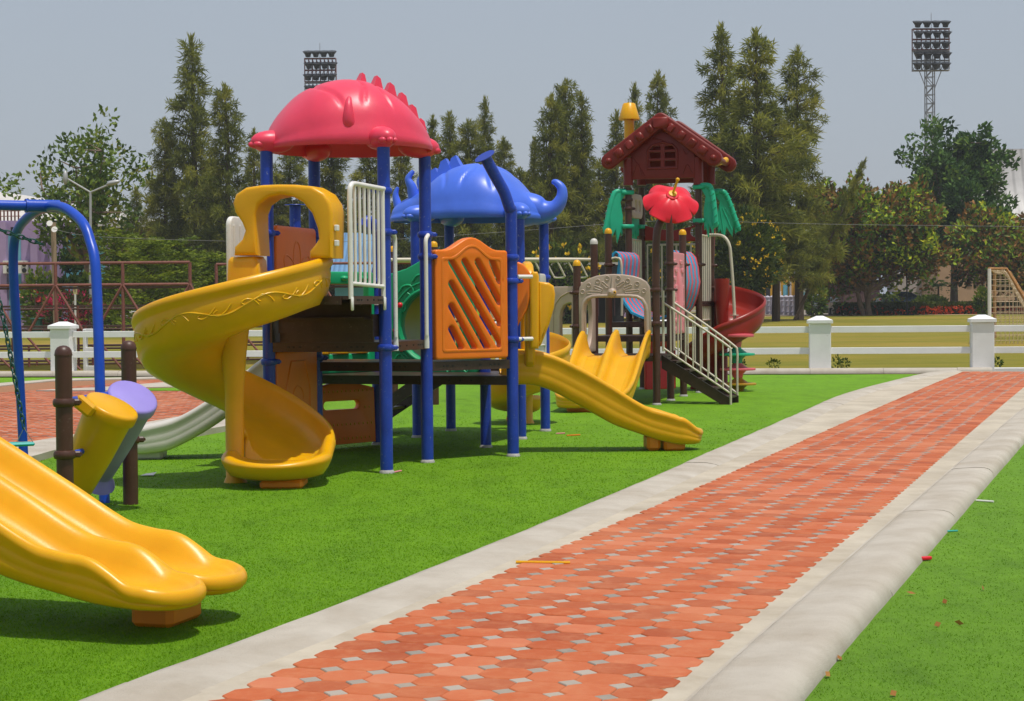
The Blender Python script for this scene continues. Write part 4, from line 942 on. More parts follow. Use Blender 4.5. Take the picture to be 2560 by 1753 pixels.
for pts in ([(-.5, wz - .2), (-.42, wz + .0), (-.36, wz - .2)], [(-.55, wz + .15), (-.4, wz - .05), (-.3, wz - .22)], [(.5, wz - .2), (.42, wz - .05), (.34, wz - .2)], [(-.2, wz + .42), (.0, wz + .36), (.1, wz + .30)], [(.35, wz + .2), (.4, wz + .12), (.45, wz + .2)]):
    fm.tube(spline([hm(-.093) @ Vector(p + (0,)) for p in pts], 5), .008, 6)
part(mw, 'window_frame', fm, maroon, smooth=60)
ch = MB(); cpos = P(1573, 300, cH.y - .1); ch.tube([P(1573, 365, cH.y - .1), P(1573, 298, cH.y - .1)], .085, 18); zc0 = cpos.z
ch.lathe([(.175, 0), (.178, .02), (.105, .27), (.09, .28)], P(1573, 300, cH.y - .1), None, 20); part(roofo, 'chimney', ch, yellow, 'yellow chimney with a lampshade-shaped cap', smooth=50)
mb = MB(); mb.tube([P(1795, 408, fr.y + .5), P(1815, 400, fr.y + .8)], .05, 12); part(roofo, 'ridge_pole', mb, yellow)
# palm leaf boards on the tower posts
def palm(b, dirx, ztop, zbot, flare, yaw=0.0):
    e = Vector((math.cos(yaw) * dirx, math.sin(yaw), 0)).normalized(); M = lambda x, z, n=0: b + e * x + ZZ * z + Vector((-e.y, e.x, 0)) * n
    h = ztop - zbot; w = flare
    sp_ = spline([(0.06, ztop, 0), (.20, ztop + .0, 0), (.27, ztop - .06, 0), (.32 + w * .25, ztop - h * .35, 0), (.36 + w * .6, ztop - h * .7, 0), (.38 + w, zbot + .02, 0)], 6)
    inner = [(.38 + w - .09, zbot - .05), (.30 + w * .8, zbot + .12), (.30 + w * .55, zbot - .10), (.22 + w * .4, zbot + .06), (.20 + w * .22, zbot - .16), (.15 + w * .1, zbot + .02), (.12, zbot - .04), (.11, ztop - h * .6), (.15, ztop - .2), (.06, ztop - .07)]
    out = [(p.x, p.y) for p in sp_] + inner
    n = Vector((e.y, -e.x, 0)); Mx = Matrix(((e.x, 0, n.x, b.x), (e.y, 0, n.y, b.y), (0, 1, 0, 0), (0, 0, 0, 1)))
    mb = MB(); me = curve_mesh([out], .05, .015); mb.merge(me, Mx)
    mb.tube([Mx @ Vector((p.x - .01, p.y - .02, .012)) for p in sp_], [.045] * (len(sp_) - 3) + [.042, .036, .02], 10)
    for k in range(1, 8): q = sp_[int(6 + k * 3)] if 6 + k * 3 < len(sp_) else sp_[-1]; mb.tube([Mx @ Vector((q.x - .055, q.y - .05, .03)), Mx @ Vector((q.x, q.y - .035, .062)), Mx @ Vector((q.x + .04, q.y, .03))], .008, 6)
    for a_, b_ in (((.16, ztop - .3), (.2 + w * .2, zbot - .06)), ((.2, ztop - .3), (.30 + w * .5, zbot + .02)), ((.24, ztop - .3), (.33 + w * .8, zbot + .1))): mb.tube([Mx @ Vector(a_ + (.026,)), Mx @ Vector(b_ + (.026,))], .009, 6)
    for zz in (ztop - .04, zbot + .12): mb.box(Mx @ Vector((.03, zz, 0)), (.22, .14, .07), Matrix.Rotation(math.atan2(e.y, e.x), 3, 'Z'), .015)
    return part(brown, 'palm_leaf', mb, palmgreen, smooth=45)
palm(b7, -1, ZA(476, b7.y, 1550), ZA(585, b7.y, 1530), .06, -.35); palm(b8, -1, ZA(500, b8.y, 1590), ZA(585, b8.y, 1590), .0, -.9)
palm(b4, 1, ZA(462, b4.y, 1750), ZA(570, b4.y, 1780), -.02, -.7); palm(b5, 1, ZA(476, b5.y, 1800), ZA(578, b5.y, 1850), .12, -.1)
# red flower
fc = P(1681, 488, b1.y - .02); ax = Vector((.10, -.70, .70)).normalized(); RX = Vector((0, 0, 1)).rotation_difference(ax).to_matrix()
fb = MB()
for k in range(6):
    rows = []; a0 = 2 * math.pi * k / 6
    for i in range(10):
        rr = .05 + .33 * i / 9; row = []
        for j in range(9):
            t = -1 + 2 * j / 8; ang = a0 + t * (math.pi / 6) * (1.02 if i < 7 else 1.02 - .12 * (i - 6) / 3 * abs(t) ** 3); edge = (.035 * (1 - abs(t) ** 2) if i == 9 else 0)
            z = -.02 - .04 * (rr / .42) - .19 * (rr / .42) ** 3.0 + .02 * math.cos(t * math.pi) * rr / .42
            row.append(fc + RX @ Vector(((rr + edge) * math.cos(ang), (rr + edge) * math.sin(ang), z + .03)))
        rows.append(row)
    fb.grid(rows); fb.grid([[p - ax * .02 for p in r_] for r_ in rows], flip=True); fb.grid([[p - ax * .02 for p in rows[-1]], rows[-1]], flip=False)
fl_ = part(brown, 'flower', fb, redplastic, 'big red flower with yellow centre', smooth=50)
cb = MB(); cb.lathe([(.10, -.03), (.095, .015), (.06, .03), (.0, .032)], fc, RX, 20); part(fl_, 'flower_centre', cb, redplastic, smooth=50)
cb = MB(); cb.lathe([(.062, .0), (.060, .042), (.0, .045)], fc, RX, 18); cb.tube([fc + ax * .03, fc + ax * .14 + ZZ * .05 + Vector((.05, 0, .05))], .018, 10); cb.ball(fc + ax * .14 + ZZ * .06 + Vector((.055, 0, .06)), .03, None, 10, 8); part(fl_, 'stamen', cb, yellow, smooth=60)
# peacock hood over the twin slide
def L6(x, y): return plane_hit(b9, b1, 1280 + x * .2263, 540 + y * .2263)
out = [(748, 1318), (744, 1000), (742, 860), (752, 790), (790, 735), (850, 695), (940, 662), (1040, 646), (1140, 642), (1240, 647), (1340, 662), (1430, 688), (1490, 725), (1525, 780), (1534, 860), (1538, 1000), (1548, 1292), (1470, 1300), (1466, 1150), (1462, 1020), (1450, 960), (1415, 915), (1370, 895), (1300, 888), (1130, 888), (960, 890), (890, 905), (850, 935), (828, 985), (822, 1060), (824, 1318)]
pk = panel(brown, 'peacock_hood', b9, b1, [L6(*p) for p in out], [], .09, peacockgrey, .02, label='mushroom-grey peacock entry arch', off=.02)
MP = panel_matrix(b9, b1, .068)
mb = MB(); mb.tube([MP @ Vector(L6(*p) + (.0,)) for p in [(786, 1300), (784, 1060), (800, 965), (840, 912), (900, 888), (980, 884), (1130, 884), (1300, 884), (1390, 892), (1450, 925), (1485, 985), (1500, 1060), (1506, 1280)]], .028, 10)
for c in ((790, 838), (858, 765), (958, 722), (1062, 686), (1184, 684), (1288, 714), (1392, 748), (1466, 828)):
    q = L6(*c); mb.tube([MP @ Vector((q[0] + .03 * math.cos(t), q[1] + .03 * math.sin(t), -.002)) for t in [2 * math.pi * i / 16 for i in range(16)]], .008, 6, closed=True)
for a_, b_ in (((850, 845), (980, 848)), ((930, 785), (1000, 812)), ((1010, 740), (1060, 785)), ((1180, 775), (1240, 735)), ((1250, 800), (1320, 770)), ((1270, 838), (1400, 825))):
    q0, q1 = L6(*a_), L6(*b_); mb.tube([MP @ Vector((x, y, -.002)) for x, y in slot(q0, q1, .018, 4)], .007, 6, closed=True)
mb.tube([MP @ Vector(L6(1122, 665) + (.0,)), MP @ Vector(L6(1120, 800) + (.015,))], [.012, .025], 8)
part(pk, 'relief', mb, peacockgrey, smooth=60)
hb = MB(); hc = MP @ Vector(L6(1122, 852) + (.03,)); hb.ball(hc, (.07, .07, .075), None, 16, 10); hd_ = part(pk, 'bird_head', hb, peacockgrey, smooth=60)
eb = MB(); 
for dx, dz, m in ((-.034, .012, 0), (.03, .012, 1)):
    if m: eb.ball(hc + Vector((dx, -.058, dz)), (.024, .014, .024), None, 12, 8)
part(hd_, 'eye', eb, yellow, smooth=60); eb = MB(); eb.ball(hc + Vector((.03, -.070, .012)), (.012, .008, .012), None, 10, 6); part(hd_, 'eye', eb, black, smooth=60)
eb = MB(); eb.ball(hc + Vector((-.034, -.06, .012)), (.02, .008, .02), None, 10, 6); part(hd_, 'eye', eb, peacockgrey, smooth=60)
# twin yellow slide towards the camera
mT = (b9 + b1) / 2 - V * .02; oT = mT - V * 1.95 + U * .06; oT.z = 0; dT = (mT - oT).normalized(); LT = (mT - oT).length
oT = oT + dT * .25; LT -= .25
tw = straight(brown, oT, dT, LT, [(0, .32), (.35, .42), (.75, .62), (1.25, .93), (1.5, 1.05), (LT, 1.1)], [(0, .17), (.25, .23), (.65, .43), (1.15, .70), (1.45, d1), (LT, d1)],
              [(0, .06), (.25, .10), (.65, .28), (1.15, .55), (1.45, .66), (LT, .68)], .50, 2, yellow, 'twin_slide', 'yellow twin-lane slide under the peacock arch', scoop=(.36, .23, .15, .06))
mb = MB(); mb.box(oT + dT * .02 + ZZ * .05, (.25, .7, .12), Matrix.Rotation(math.atan2(dT.y, dT.x), 3, 'Z'), .03, taper=1.1); part(tw, 'foot', mb, footorange, 'orange moulded foot')
# beige arch panels
pz0 = ZA(868, b9.y, 1420)
q0, q1 = at(1372, 26.95), b9
xo = [plane_hit(q0, q1, 1280 + x * .2263, 540 + y * .2263) for x, y in [(430, 1450), (432, 900), (440, 800), (465, 782), (690, 778), (690, 1450)]]
xi = [plane_hit(q0, q1, 1280 + x * .2263, 540 + y * .2263) for x, y in [(545, 1400), (542, 1120), (555, 1040), (585, 985), (640, 960), (685, 955), (686, 1440), (610, 1448), (570, 1430)]]
bp = panel(brown, 'arch_panel', q0, q1, xo, [[(x - (.0 if i not in (5, 6) else .02), z) for i, (x, z) in enumerate(xi)]], .08, beige, .012, label='pinkish beige panel with an arched opening')
mb = MB(); MQ = panel_matrix(q0, q1, .045); mb.tube([MQ @ Vector((x, z, 0)) for x, z in [plane_hit(q0, q1, 1280 + a * .2263, 540 + b * .2263) for a, b in [(470, 1395), (472, 1080), (500, 970), (560, 890), (640, 845), (684, 838)]]], .012, 8); part(bp, 'relief', mb, beige, smooth=60)
q0, q1 = b9 + V * .08, b10 - V * .06; ln = (q1 - q0).length
bp2 = panel(brown, 'arch_panel', q0, q1, rrect(.02, d1 + .03, ln, ZA(706, 27, 1490), .05), [oval(ln / 2, d1 + .52, .30, .42)], .07, beige, .012, label='beige panel with an oval opening seen edge-on', off=.0)
q0, q1 = b10 + V * .0, b6; 
# striped half-barrel bridge
nS_ = 10
for k in range(nS_):
    t0, t1 = k / nS_, (k + 1) / nS_; mats_ = (skyblue, coral)[k % 2]; mb = MB()
    prof = [(-.02, 1.0), (.00, 1.06), (.05, 1.09), (.10, 1.06), (.12, .98), (.10, .85), (.08, .70), (.10, .5), (.18, .28), (.34, .10), (.55, .02), (.85, 0), (1.05, .06), (1.18, .20), (1.26, .40), (1.30, .6), (1.28, .72), (1.27, .85), (1.22, 1.0), (1.16, 1.06), (1.12, 1.09), (1.06, 1.06), (1.03, .98)]
    wspan = (b3 - b6).length
    for h_, sgn in ((0, 1),):
        rows = []
        for t in (t0 + .006, t1 - .006):
            pa = b6.lerp(b7, t) + U * .06; rows.append([pa + U * (x * wspan / 1.36) + ZZ * (d3 + .03 + z * 1.02) for x, z in prof])
        ins = [[p + ZZ * .0 + (cen - p).normalized() * .035 for p, cen in zip(r_, [b6.lerp(b3, .5).lerp(b7.lerp(b4, .5), t) + ZZ * (d3 + .7)] * len(prof))] for r_, t in zip(rows, (t0, t1))]
        mb.grid([rows[0], rows[1], ins[1], ins[0]], closed_u=True)
    part(brown, 'striped_slat', mb, mats_, smooth=50)
for a_ in (b6, b3):
    mb = MB(); p = a_ + V * .1 + U * (.12 if a_ is b6 else -.1); z = d3 + 1.0
    mb.tube(spline([a_ + ZZ * (z + .0), a_ + U * (.14 if a_ is b6 else -.1) + ZZ * (z + .03), a_ + U * (.22 if a_ is b6 else -.16) - V * .02 + ZZ * (z - .1), a_ + U * (.22 if a_ is b6 else -.16) - V * .02 + ZZ * (z - .9)], 5), .02, 10); part(brown, 'handrail', mb, creammetal, smooth=60)
# pink castle panel
q0, q1 = b2, b3; ln = (q1 - q0).length; zt_ = ZA(632, 28, 1690); zb_ = d2_ + .02
cpn = panel(brown, 'castle_panel', q0, q1, rrect(.07, zb_, ln - .07, zt_, .03), [], .08, pink, .012, label='pink castle panel with brick relief', off=0)
for off, nm in ((.048, 1), (-.048, -1)):
    mb = MB(); MC = panel_matrix(q0, q1, off)
    for rw in range(9):
        z = zb_ + .08 + rw * (zt_ - zb_ - .1) / 9
        for i in range(3):
            x = .16 + (rw % 2) * .14 + i * .32
            if x + .1 < ln - .1 and not (.42 < x < .72): mb.box(MC @ Vector((x + .03, z, 0)), (.24, .02, .07), Matrix.Rotation(math.atan2((q1 - q0).y, (q1 - q0).x), 3, 'Z'), .008)
    for x, z0_, z1_, r0 in ((.52, zb_ + .05, zt_ - .45, .05), (.72, zb_ + .05, zt_ - .55, .045)): mb.tube([MC @ Vector((x, z0_, 0)), MC @ Vector((x, z1_, 0)), MC @ Vector((x, z1_ + .22, 0))], [r0, r0, .008], 10)
    part(cpn, 'brick_relief', mb, pink, smooth=40)
# cream ribbed guard panels and rails on the tower
def ribs(p, q, z0, z1, n, tilt=None, name='guard_rail'):
    mb = MB(); e = (q - p).normalized(); ln = (q - p).length; a_, b_ = p + e * .09, q - e * .09
    mb.tube([a_ + ZZ * z1, b_ + ZZ * z1], .018, 8); mb.tube([a_ + ZZ * z0, b_ + ZZ * z0], .018, 8)
    for i in range(n): s_ = a_.lerp(b_, i / (n - 1)); mb.tube([s_ + ZZ * (z0 - (.12 if i in (0, n - 1) else 0)), s_ + ZZ * z1], .016, 8)
    return part(brown, name, mb, creammetal, smooth=50)
ribs(b4, b5, ZA(800, 30.3, 1760), ZA(590, 30.3, 1760), 6); ribs(b7, b8, ZA(735, 30.5, 1590), ZA(600, 30.5, 1590), 6); ribs(b8, b5, 1.6, 2.5, 9)
q0, q1 = b7 + U * .12, b7 + U * .12 + V * .7
panel(brown, 'owl_panel', at(1577, 30.2), at(1605, 30.9), [(x, z) for x, z in rrect(.05, ZA(546, 30.5, 1590), .75, ZA(485, 30.5, 1590), .12)], [oval(.3, ZA(515, 30.5, 1590), .08, .10), oval(.55, ZA(515, 30.5, 1590), .08, .10)], .06, beige, .012, label='small beige panel with two round holes')
# climbing arch of dark red plastic between the rear posts
mb = MB(); q0, q1 = b8, b5; zt_ = ZA(562, 31, 1710); zl = ZA(598, 31, 1710); ln = (q1 - q0).length
out = [(.05, zl - .02), (.05, zt_), (.25, zt_ - .06), (.55, zt_ - .10), (.85, zt_ - .04), (ln - .05, zt_ + .04), (ln - .05, zl - .05)]
panel(brown, 'wave_panel', q0, q1, out, [oval(ln - .25, (zl + zt_) / 2, .10, .10)], .08, redslide, .02, label='brick red wavy panel behind the flower')
# red spiral slide on the right
CR = P(1806, 900, 30.6); CR.z = 0
rs_ = spiral(brown, CR, .07, .74, [(125, 1.50), (90, 1.46), (0, 1.20), (-90, .80), (-150, .52), (-190, .36)], .5, redslide, name='spiral_slide', label='brick red spiral slide', vines=False, wall=.36, colz=1.9, footmat=redslide, colr=.09)
for px in (1787,):
    mb = MB(); mb.box(P(1789, 770, 30.9), (.16, .16, 1.0), RU, .04); part(rs_, 'entry_wall', mb, redslide)
mb = MB(); mb.tube([P(1776, 645, 31.2), P(1779, 560, 31.2)], .07, 12); part(rs_, 'entry_post', mb, redslide)
# stairs on the right with cream rails
s0 = (b1 + b2) / 2 + U * .05; sd = U
fA, fB = G(1827, 1012), G(1843.5, 1006.5); hwid = (fB - fA).length / 2; mid = (fA + fB) / 2; sd = (mid - s0); sd.z = 0; run = sd.length; sd.normalize(); sn = Vector((-sd.y, sd.x, 0)); RS2 = Matrix.Rotation(math.atan2(sd.y, sd.x), 3, 'Z')
stt = MB()
for w in (-hwid + .02, hwid - .02):
    p0 = s0 + sn * w + ZZ * d1; p1 = mid + sn * w + ZZ * .10
    vs = []
    for t in (-.015, .015):
        for q, dz in ((p0, .0), (p1, .0), (p1, -.10), (p1 - sd * .12, -.10), (p0, -.20)): vs.append(q + sn * t + ZZ * dz)
    stt.add(vs, [(0, 1, 2, 3, 4), (9, 8, 7, 6, 5)] + [(i, 5 + i, 5 + (i + 1) % 5, (i + 1) % 5) for i in range(5)])
for i in range(5): stt.box(s0 + sd * (run * (i + .6) / 5.2) + ZZ * (d1 - (d1 - .05) * (i + .8) / 5.2), (run / 5, hwid * 2 - .06, .03), RS2)
sto = part(brown, 'stairs', stt, deckbrown)
for sgn in (-1, 1):
    mb = MB(); w = sn * (hwid * sgn); t0 = s0 + w + sd * .03; f_ = (fA if sgn < 0 else fB)
    zt = ZA(757, 26.6, 1652) if sgn < 0 else ZA(757, 26.9, 1672); ze = ZA(866, f_.y, 1827); zb = ZA(870, 26.6, 1652); zbe = ZA(984, f_.y, 1824)
    mb.tube(spline([t0 + ZZ * zt, t0.lerp(f_, .5) + ZZ * (zt + ze) / 2, f_ - sd * .06 + ZZ * (ze + .02), f_ + ZZ * (ze - .07), f_ + ZZ * (ze - .3)], 6) + [f_ + ZZ * 0], .017, 10)
    mb.tube([t0 + ZZ * zb, f_ + ZZ * zbe], .015, 8); mb.tube([t0 + ZZ * (zb - .05), t0 + ZZ * (zt + .18)], .02, 10)
    for i in range(1, 9): k = i / 9; s_ = t0.lerp(f_, k); mb.tube([s_ + ZZ * (zb + (zbe - zb) * k), s_ + ZZ * (zt + (ze - zt) * k)], .0115, 8)
    part(sto, 'stair_rail', mb, creammetal, smooth=60)
# twisting disc pole
tp = G(1846, 978); mb = MB()
arc = spline([P(1768, 588, tp.y + .4), P(1796, 588, tp.y + .2), P(1812, 594, tp.y + .05), P(1823, 612, tp.y), P(1827, 640, tp.y), P(1833, 720, tp.y), P(1837, 800, tp.y), P(1839, 818, tp.y)], 6)
mb.tube(arc, [.026] * (len(arc) - 10) + [.028] * 10, 12); pole = part(brown, 'disc_pole', mb, creammetal, 'curved cream pole threaded with coloured discs', smooth=60)
mb = MB(); mb.lathe([(.075, 0), (.075, .012)], P(1836, 789, tp.y), None, 16); part(pole, 'stop_plate', mb, creammetal)
gold = paint('mustard_plastic', (0.50, 0.27, 0.01), 0.45)
for y0, y1, col, nm in ((812, 868, coral, 'pink'), (866, 908, palmgreen, 'green'), (904, 944, coral, 'pink'), (942, 980, gold, 'mustard')):
    px = 1838 + (y0 - 812) * .045; a_ = P(px, y0, tp.y); b_ = P(px + 2, y1, tp.y); h = a_.z - b_.z; mb = MB()
    mb.lathe([(.085, 0), (.10, h * .25), (.15, h * .42), (.30, h * .46), (.305, h * .50), (.30, h * .58), (.17, h * .62), (.10, h * .8), (.075, h * .88), (.07, h)], b_, None, 20); part(pole, 'disc', mb, col, nm + ' spinning disc', smooth=50)
blue = _blue
# maroon box panel under the striped bridge
panel(brown, 'arch_panel', b10 + V * .9 + U * .55, b3 - U * .25 - V * .05, rrect(.05, .12, .62, 1.0, .03), [rrect(.22, .62, .45, .8, .03)], .06, redplastic, .012, label='red panel under the middle deck')
# overhead ladder running left from the grey-capped post
lz = ZA(649, b10.y, 1480); r0 = b10.copy(); r1 = at(975, 26.8); lad = thing('overhead_ladder', 'cream overhead climbing ladder with hanging triangular rungs on brown posts', 'climbing frame', tuple(r1))
e = (r1 - r0); e.z = 0; ln = e.length; e.normalize(); n_ = Vector((-e.y, e.x, 0)) * -1
for w, nm in ((0, 1), (.55, 2)):
    mb = MB(); mb.tube([r0 + n_ * w + e * .06 + ZZ * lz, r0 + n_ * w + e * .5 + ZZ * lz, r1 + n_ * w + ZZ * lz], [.024, .03, .03], 12); part(lad, 'rail', mb, creammetal)
for i in range(9):
    t = .25 + i * .36
    if t < ln - .2:
        a_ = r0 + e * t + ZZ * lz; c_ = r0 + e * (t - .14) + ZZ * (lz - .27); mb = MB()
        mb.tube(spline([a_, a_.lerp(c_, .8), c_ + n_ * .05, c_ + n_ * .50, (a_ + n_ * .55).lerp(c_ + n_ * .55, .8), a_ + n_ * .55], 5), .015, 8); part(lad, 'rung', mb, creammetal, smooth=60)
for px, yt in ((1087, 613), (985, 625)):
    bb = at(px, 26.85); mb = MB(); mb.tube([bb, bb + ZZ * ZA(yt, bb.y, px)], .057, 16); o_ = part(lad, 'post', mb, brownmetal)
    cb = MB(); r_ = .06; cb.lathe([(r_, -.03), (r_, 0), (r_ * .9, .03), (r_ * .6, .05), (.001, .062)], bb + ZZ * ZA(yt, bb.y, px), n=16); part(o_, 'cap', cb, yellow)
# ================================================================== left foreground: twin slide, swing, drums
la, lb = G(528, 1486, .2), G(617, 1452, .2); dN = -U
oN = (la + lb) / 2 + dN * .26; oN.z = 0; LN = 2.7; hwN = (lb - la).length + .035
near = thing('twin_slide', 'large yellow twin-lane slide cut off by the left edge, standing on an orange foot', 'slide', tuple(oN))
oN = oN - dN * .015; LN = 2.72
rN = [(0, .250), (.05, .264), (.12, .312), (.20, .360), (.27, .382), (.36, .392), (.51, .43), (.81, .60), (1.24, .84), (1.89, 1.20), (2.3, 1.38), (2.72, 1.42)]
bN = [(0, .194), (.12, .197), (.25, .208), (.36, .222), (.49, .27), (.79, .43), (1.24, .67), (1.89, 1.03), (2.3, 1.17), (2.72, 1.18)]
uN = [(0, .150), (.2, .168), (.38, .205), (.74, .30), (1.24, .55), (1.89, .90), (2.3, 1.02), (2.72, 1.03)]
straight(near, oN, dN, LN, rN, bN, uN, hwN, 2, yellow, 'slide_bed', n=80, scoop=(.20, .222, .196, .142))
mb = MB(); fo = G(370, 1572) + V * .19; RN = Matrix.Rotation(math.atan2(dN.y, dN.x), 3, 'Z')
mb.box(fo + ZZ * .085, (.22, .34, .19), RN, .03, taper=1.4); part(near, 'foot', mb, footorange, 'orange moulded foot')
pN = oN + dN * (LN + .03); mb = MB(); q4 = [pN + V * .5, pN - V * .5, pN - V * .5 + dN * 1.0, pN + V * .5 + dN * 1.0]
mb.prism([(p.x, p.y) for p in q4], 1.08, 1.17); part(near, 'deck', mb, deckbrown)
for p in q4:
    mb = MB(); mb.tube([p - ZZ * .02, p + ZZ * 2.4], .057, 16); part(near, 'post', mb, bluemetal)
# swing
sa = G(262, 1257); sb = P(62, 1190, 15.75); sb.z = 0
swing = thing('swing_set', 'bright blue tubular swing frame with an arched end at the left edge', 'swing set', tuple(sa))
Ys = lambda f: sa.y + (sb.y - sa.y) * f
ap = [sa - ZZ * .02, P(251, 1000, Ys(.05)), P(245, 800, Ys(.09)), P(238, 660, Ys(.13)), P(226, 605, Ys(.17)), P(212, 566, Ys(.21)), P(190, 540, Ys(.29)), P(160, 520, Ys(.38)), P(130, 516, Ys(.48)), P(100, 524, Ys(.58)), P(70, 543, Ys(.68)), P(46, 572, Ys(.78)), P(35, 612, Ys(.85)), P(34, 690, Ys(.89)), P(44, 860, Ys(.95)), P(52, 1000, Ys(.98)), sb - ZZ * .02]
mb = MB(); mb.tube(spline(ap, 5), .0405, 18); part(swing, 'end_arch', mb, swingblue, smooth=60)
bt = P(118, 514, Ys(.52)); bd = Vector((-.87, -.49, 0)); mb = MB(); bz = bt + ZZ * -.005
mb.tube([bz + bd * -.02, bz + bd * 3.4], .042, 18); part(swing, 'top_beam', mb, swingblue)
mb = MB(); mb.tube([bz + bd * -.10, bz + bd * .18], .052, 18); mb.tube([bz + bd * .165, bz + bd * .18], .058, 18); part(swing, 'sleeve', mb, swingblue)
far = [p + bd * 3.4 for p in ap]; mb = MB(); mb.tube(spline(far, 5), .0405, 16); part(swing, 'end_arch', mb, swingblue, smooth=60)
hk = bz + bd * .52; mb = MB(); mb.box(hk - ZZ * .075, (.05, .03, .10), None, .01); mb.lathe([(.03, -.03), (.03, .03)], hk - ZZ * .09, Matrix.Rotation(rad(90), 3, 'X'), 12)
part(swing, 'hanger', mb, swingblue)
seatw = thing('swing', 'swing on a green coated chain with a teal seat hanging beside the blue frame', 'swing', tuple(hk))
def links(pts, name):
    mb = MB(); tot = 0; k = 0
    for a_, b_ in zip(pts, pts[1:]):
        n = max(1, int((b_ - a_).length / .05)); t = (b_ - a_).normalized(); x = t.cross(Vector((.3, 1, .1))).normalized(); y = t.cross(x)
        for i in range(n):
            c = a_.lerp(b_, (i + .5) / n); s_ = x if k % 2 else y; k += 1
            lp = [c + t * (.032 * math.cos(q) + (.006 if math.cos(q) > 0 else -.006)) + s_ * (.017 * math.sin(q)) for q in [2 * math.pi * j / 12 for j in range(12)]]; mb.tube(lp, .0065, 6, closed=True)
    return part(seatw, name, mb, chaingreen, smooth=60)
ct = hk - ZZ * .16; cbm = P(60, 1070, hk.y); mb = MB(); mb.tube([ct + Vector((.02 * math.sin(q), 0, .05 * math.cos(q) - .02)) for q in [2 * math.pi * j / 14 for j in range(14)]], .006, 6, closed=True); part(seatw, 'snap_hook', mb, steel, smooth=60)
links([ct - ZZ * .05, ct.lerp(cbm, .5) + Vector((.01, 0, 0)), cbm], 'chain')
c2_ = P(106, 611, hk.y + .25); links([ct - ZZ * .04, ct + Vector((.06, .05, -.02)), c2_], 'chain')
tr = cbm; mb = MB(); sl_ = tr + Vector((-.06, 0, -.115)); sr_ = tr + Vector((.07, 0, -.115)); mb.tube([tr, sl_, sr_], .006, 8, closed=True); part(seatw, 'triangle_link', mb, steel, smooth=60)
mb = MB(); sc = tr - ZZ * .13 + bd * .16; mb.box(sc, (.46, .15, .03), Matrix.Rotation(math.atan2(bd.y, bd.x) , 3, 'Z'), .012); part(seatw, 'seat', mb, teal)
links([sc + bd * .2 + ZZ * .1, bz + bd * .9 - ZZ * .1], 'chain')
# drums
drum = thing('play_drums', 'yellow and purple tilted play drums fixed between two round brown posts', 'play drums', tuple(G(326, 1261)))
k1 = P(163, 1200, 12.2); k1.z = 0; k2 = G(327, 1261)
for kp, yt, px, cl in ((k1, 889, 150, ((1007, 0), (1137, 0))), (k2, 874, 303, ((1100, 0),))):
    zt = ZA(yt, kp.y, px); mb = MB(); mb.tube([kp - ZZ * .02, kp + ZZ * zt], .057, 20); o_ = part(drum, 'post', mb, brownmetal)
    cb = MB(); cb.lathe([(.060, -.002), (.061, .004), (.055, .035), (.042, .055), (.022, .066), (.001, .069)], kp + ZZ * zt, None, 20); part(o_, 'cap', cb, brownmetal)
    for y, a_ in cl: clamp(o_, kp + ZZ * ZA(y, kp.y, px), brownmetal, rad(20))
e = (k2 - k1); e.z = 0; e.normalize()
for y0 in (1003, 1139):
    z = ZA(y0, k1.y, 170); mb = MB(); mb.tube([k1 + e * .05 + ZZ * z, k2 - e * .05 + ZZ * z], .021, 12); part(drum, 'bar', mb, swingblue)
def drum_at(top, bot, r0, r1, mat, lab):
    ax = (top - bot); h = ax.length; ax.normalize(); R = Vector((0, 0, 1)).rotation_difference(ax).to_matrix(); mb = MB()
    mb.lathe([(r1 * .9, 0), (r1, .02), (r1 + (r0 - r1) * .5, h * .45), (r0 * .94, h - .09), (r0 * .95, h - .085), (r0 * .99, h - .075), (r0 * 1.01, h - .06)], bot, R, 28)
    o_ = part(drum, 'drum', mb, mat, lab, smooth=50); cb = MB(); cb.lathe([(r0 * 1.03, h - .085), (r0 * 1.05, h - .07), (r0 * 1.05, h - .02), (r0 * 1.01, h - .005), (r0 * .93, h), (0.001, h + .003)], bot, R, 28); part(o_, 'drum_skin', cb, mat, smooth=50)
    return o_, R
o_, R = drum_at(P(283, 1012, 12.62), P(186, 1222, 12.75), .185, .125, yellow, 'yellow plastic drum')
mb = MB(); mb.box(P(212, 1015, 12.45), (.16, .07, .10), Matrix.Rotation(.7, 3, 'Y'), .02); part(o_, 'bracket', mb, yellow)
o_, R = drum_at(P(334, 990, 13.15), P(246, 1190, 13.5), .18, .10, purple, 'purple plastic drum')
mb = MB(); ax = P(334, 990, 13.15) - P(246, 1190, 13.5); mb.lathe([(.10, .03), (.11, 0), (.14, -.04), (.15, -.06)], P(246, 1190, 13.5), Vector((0, 0, 1)).rotation_difference(ax.normalized()).to_matrix(), 24); part(o_, 'flared_base', mb, purple)
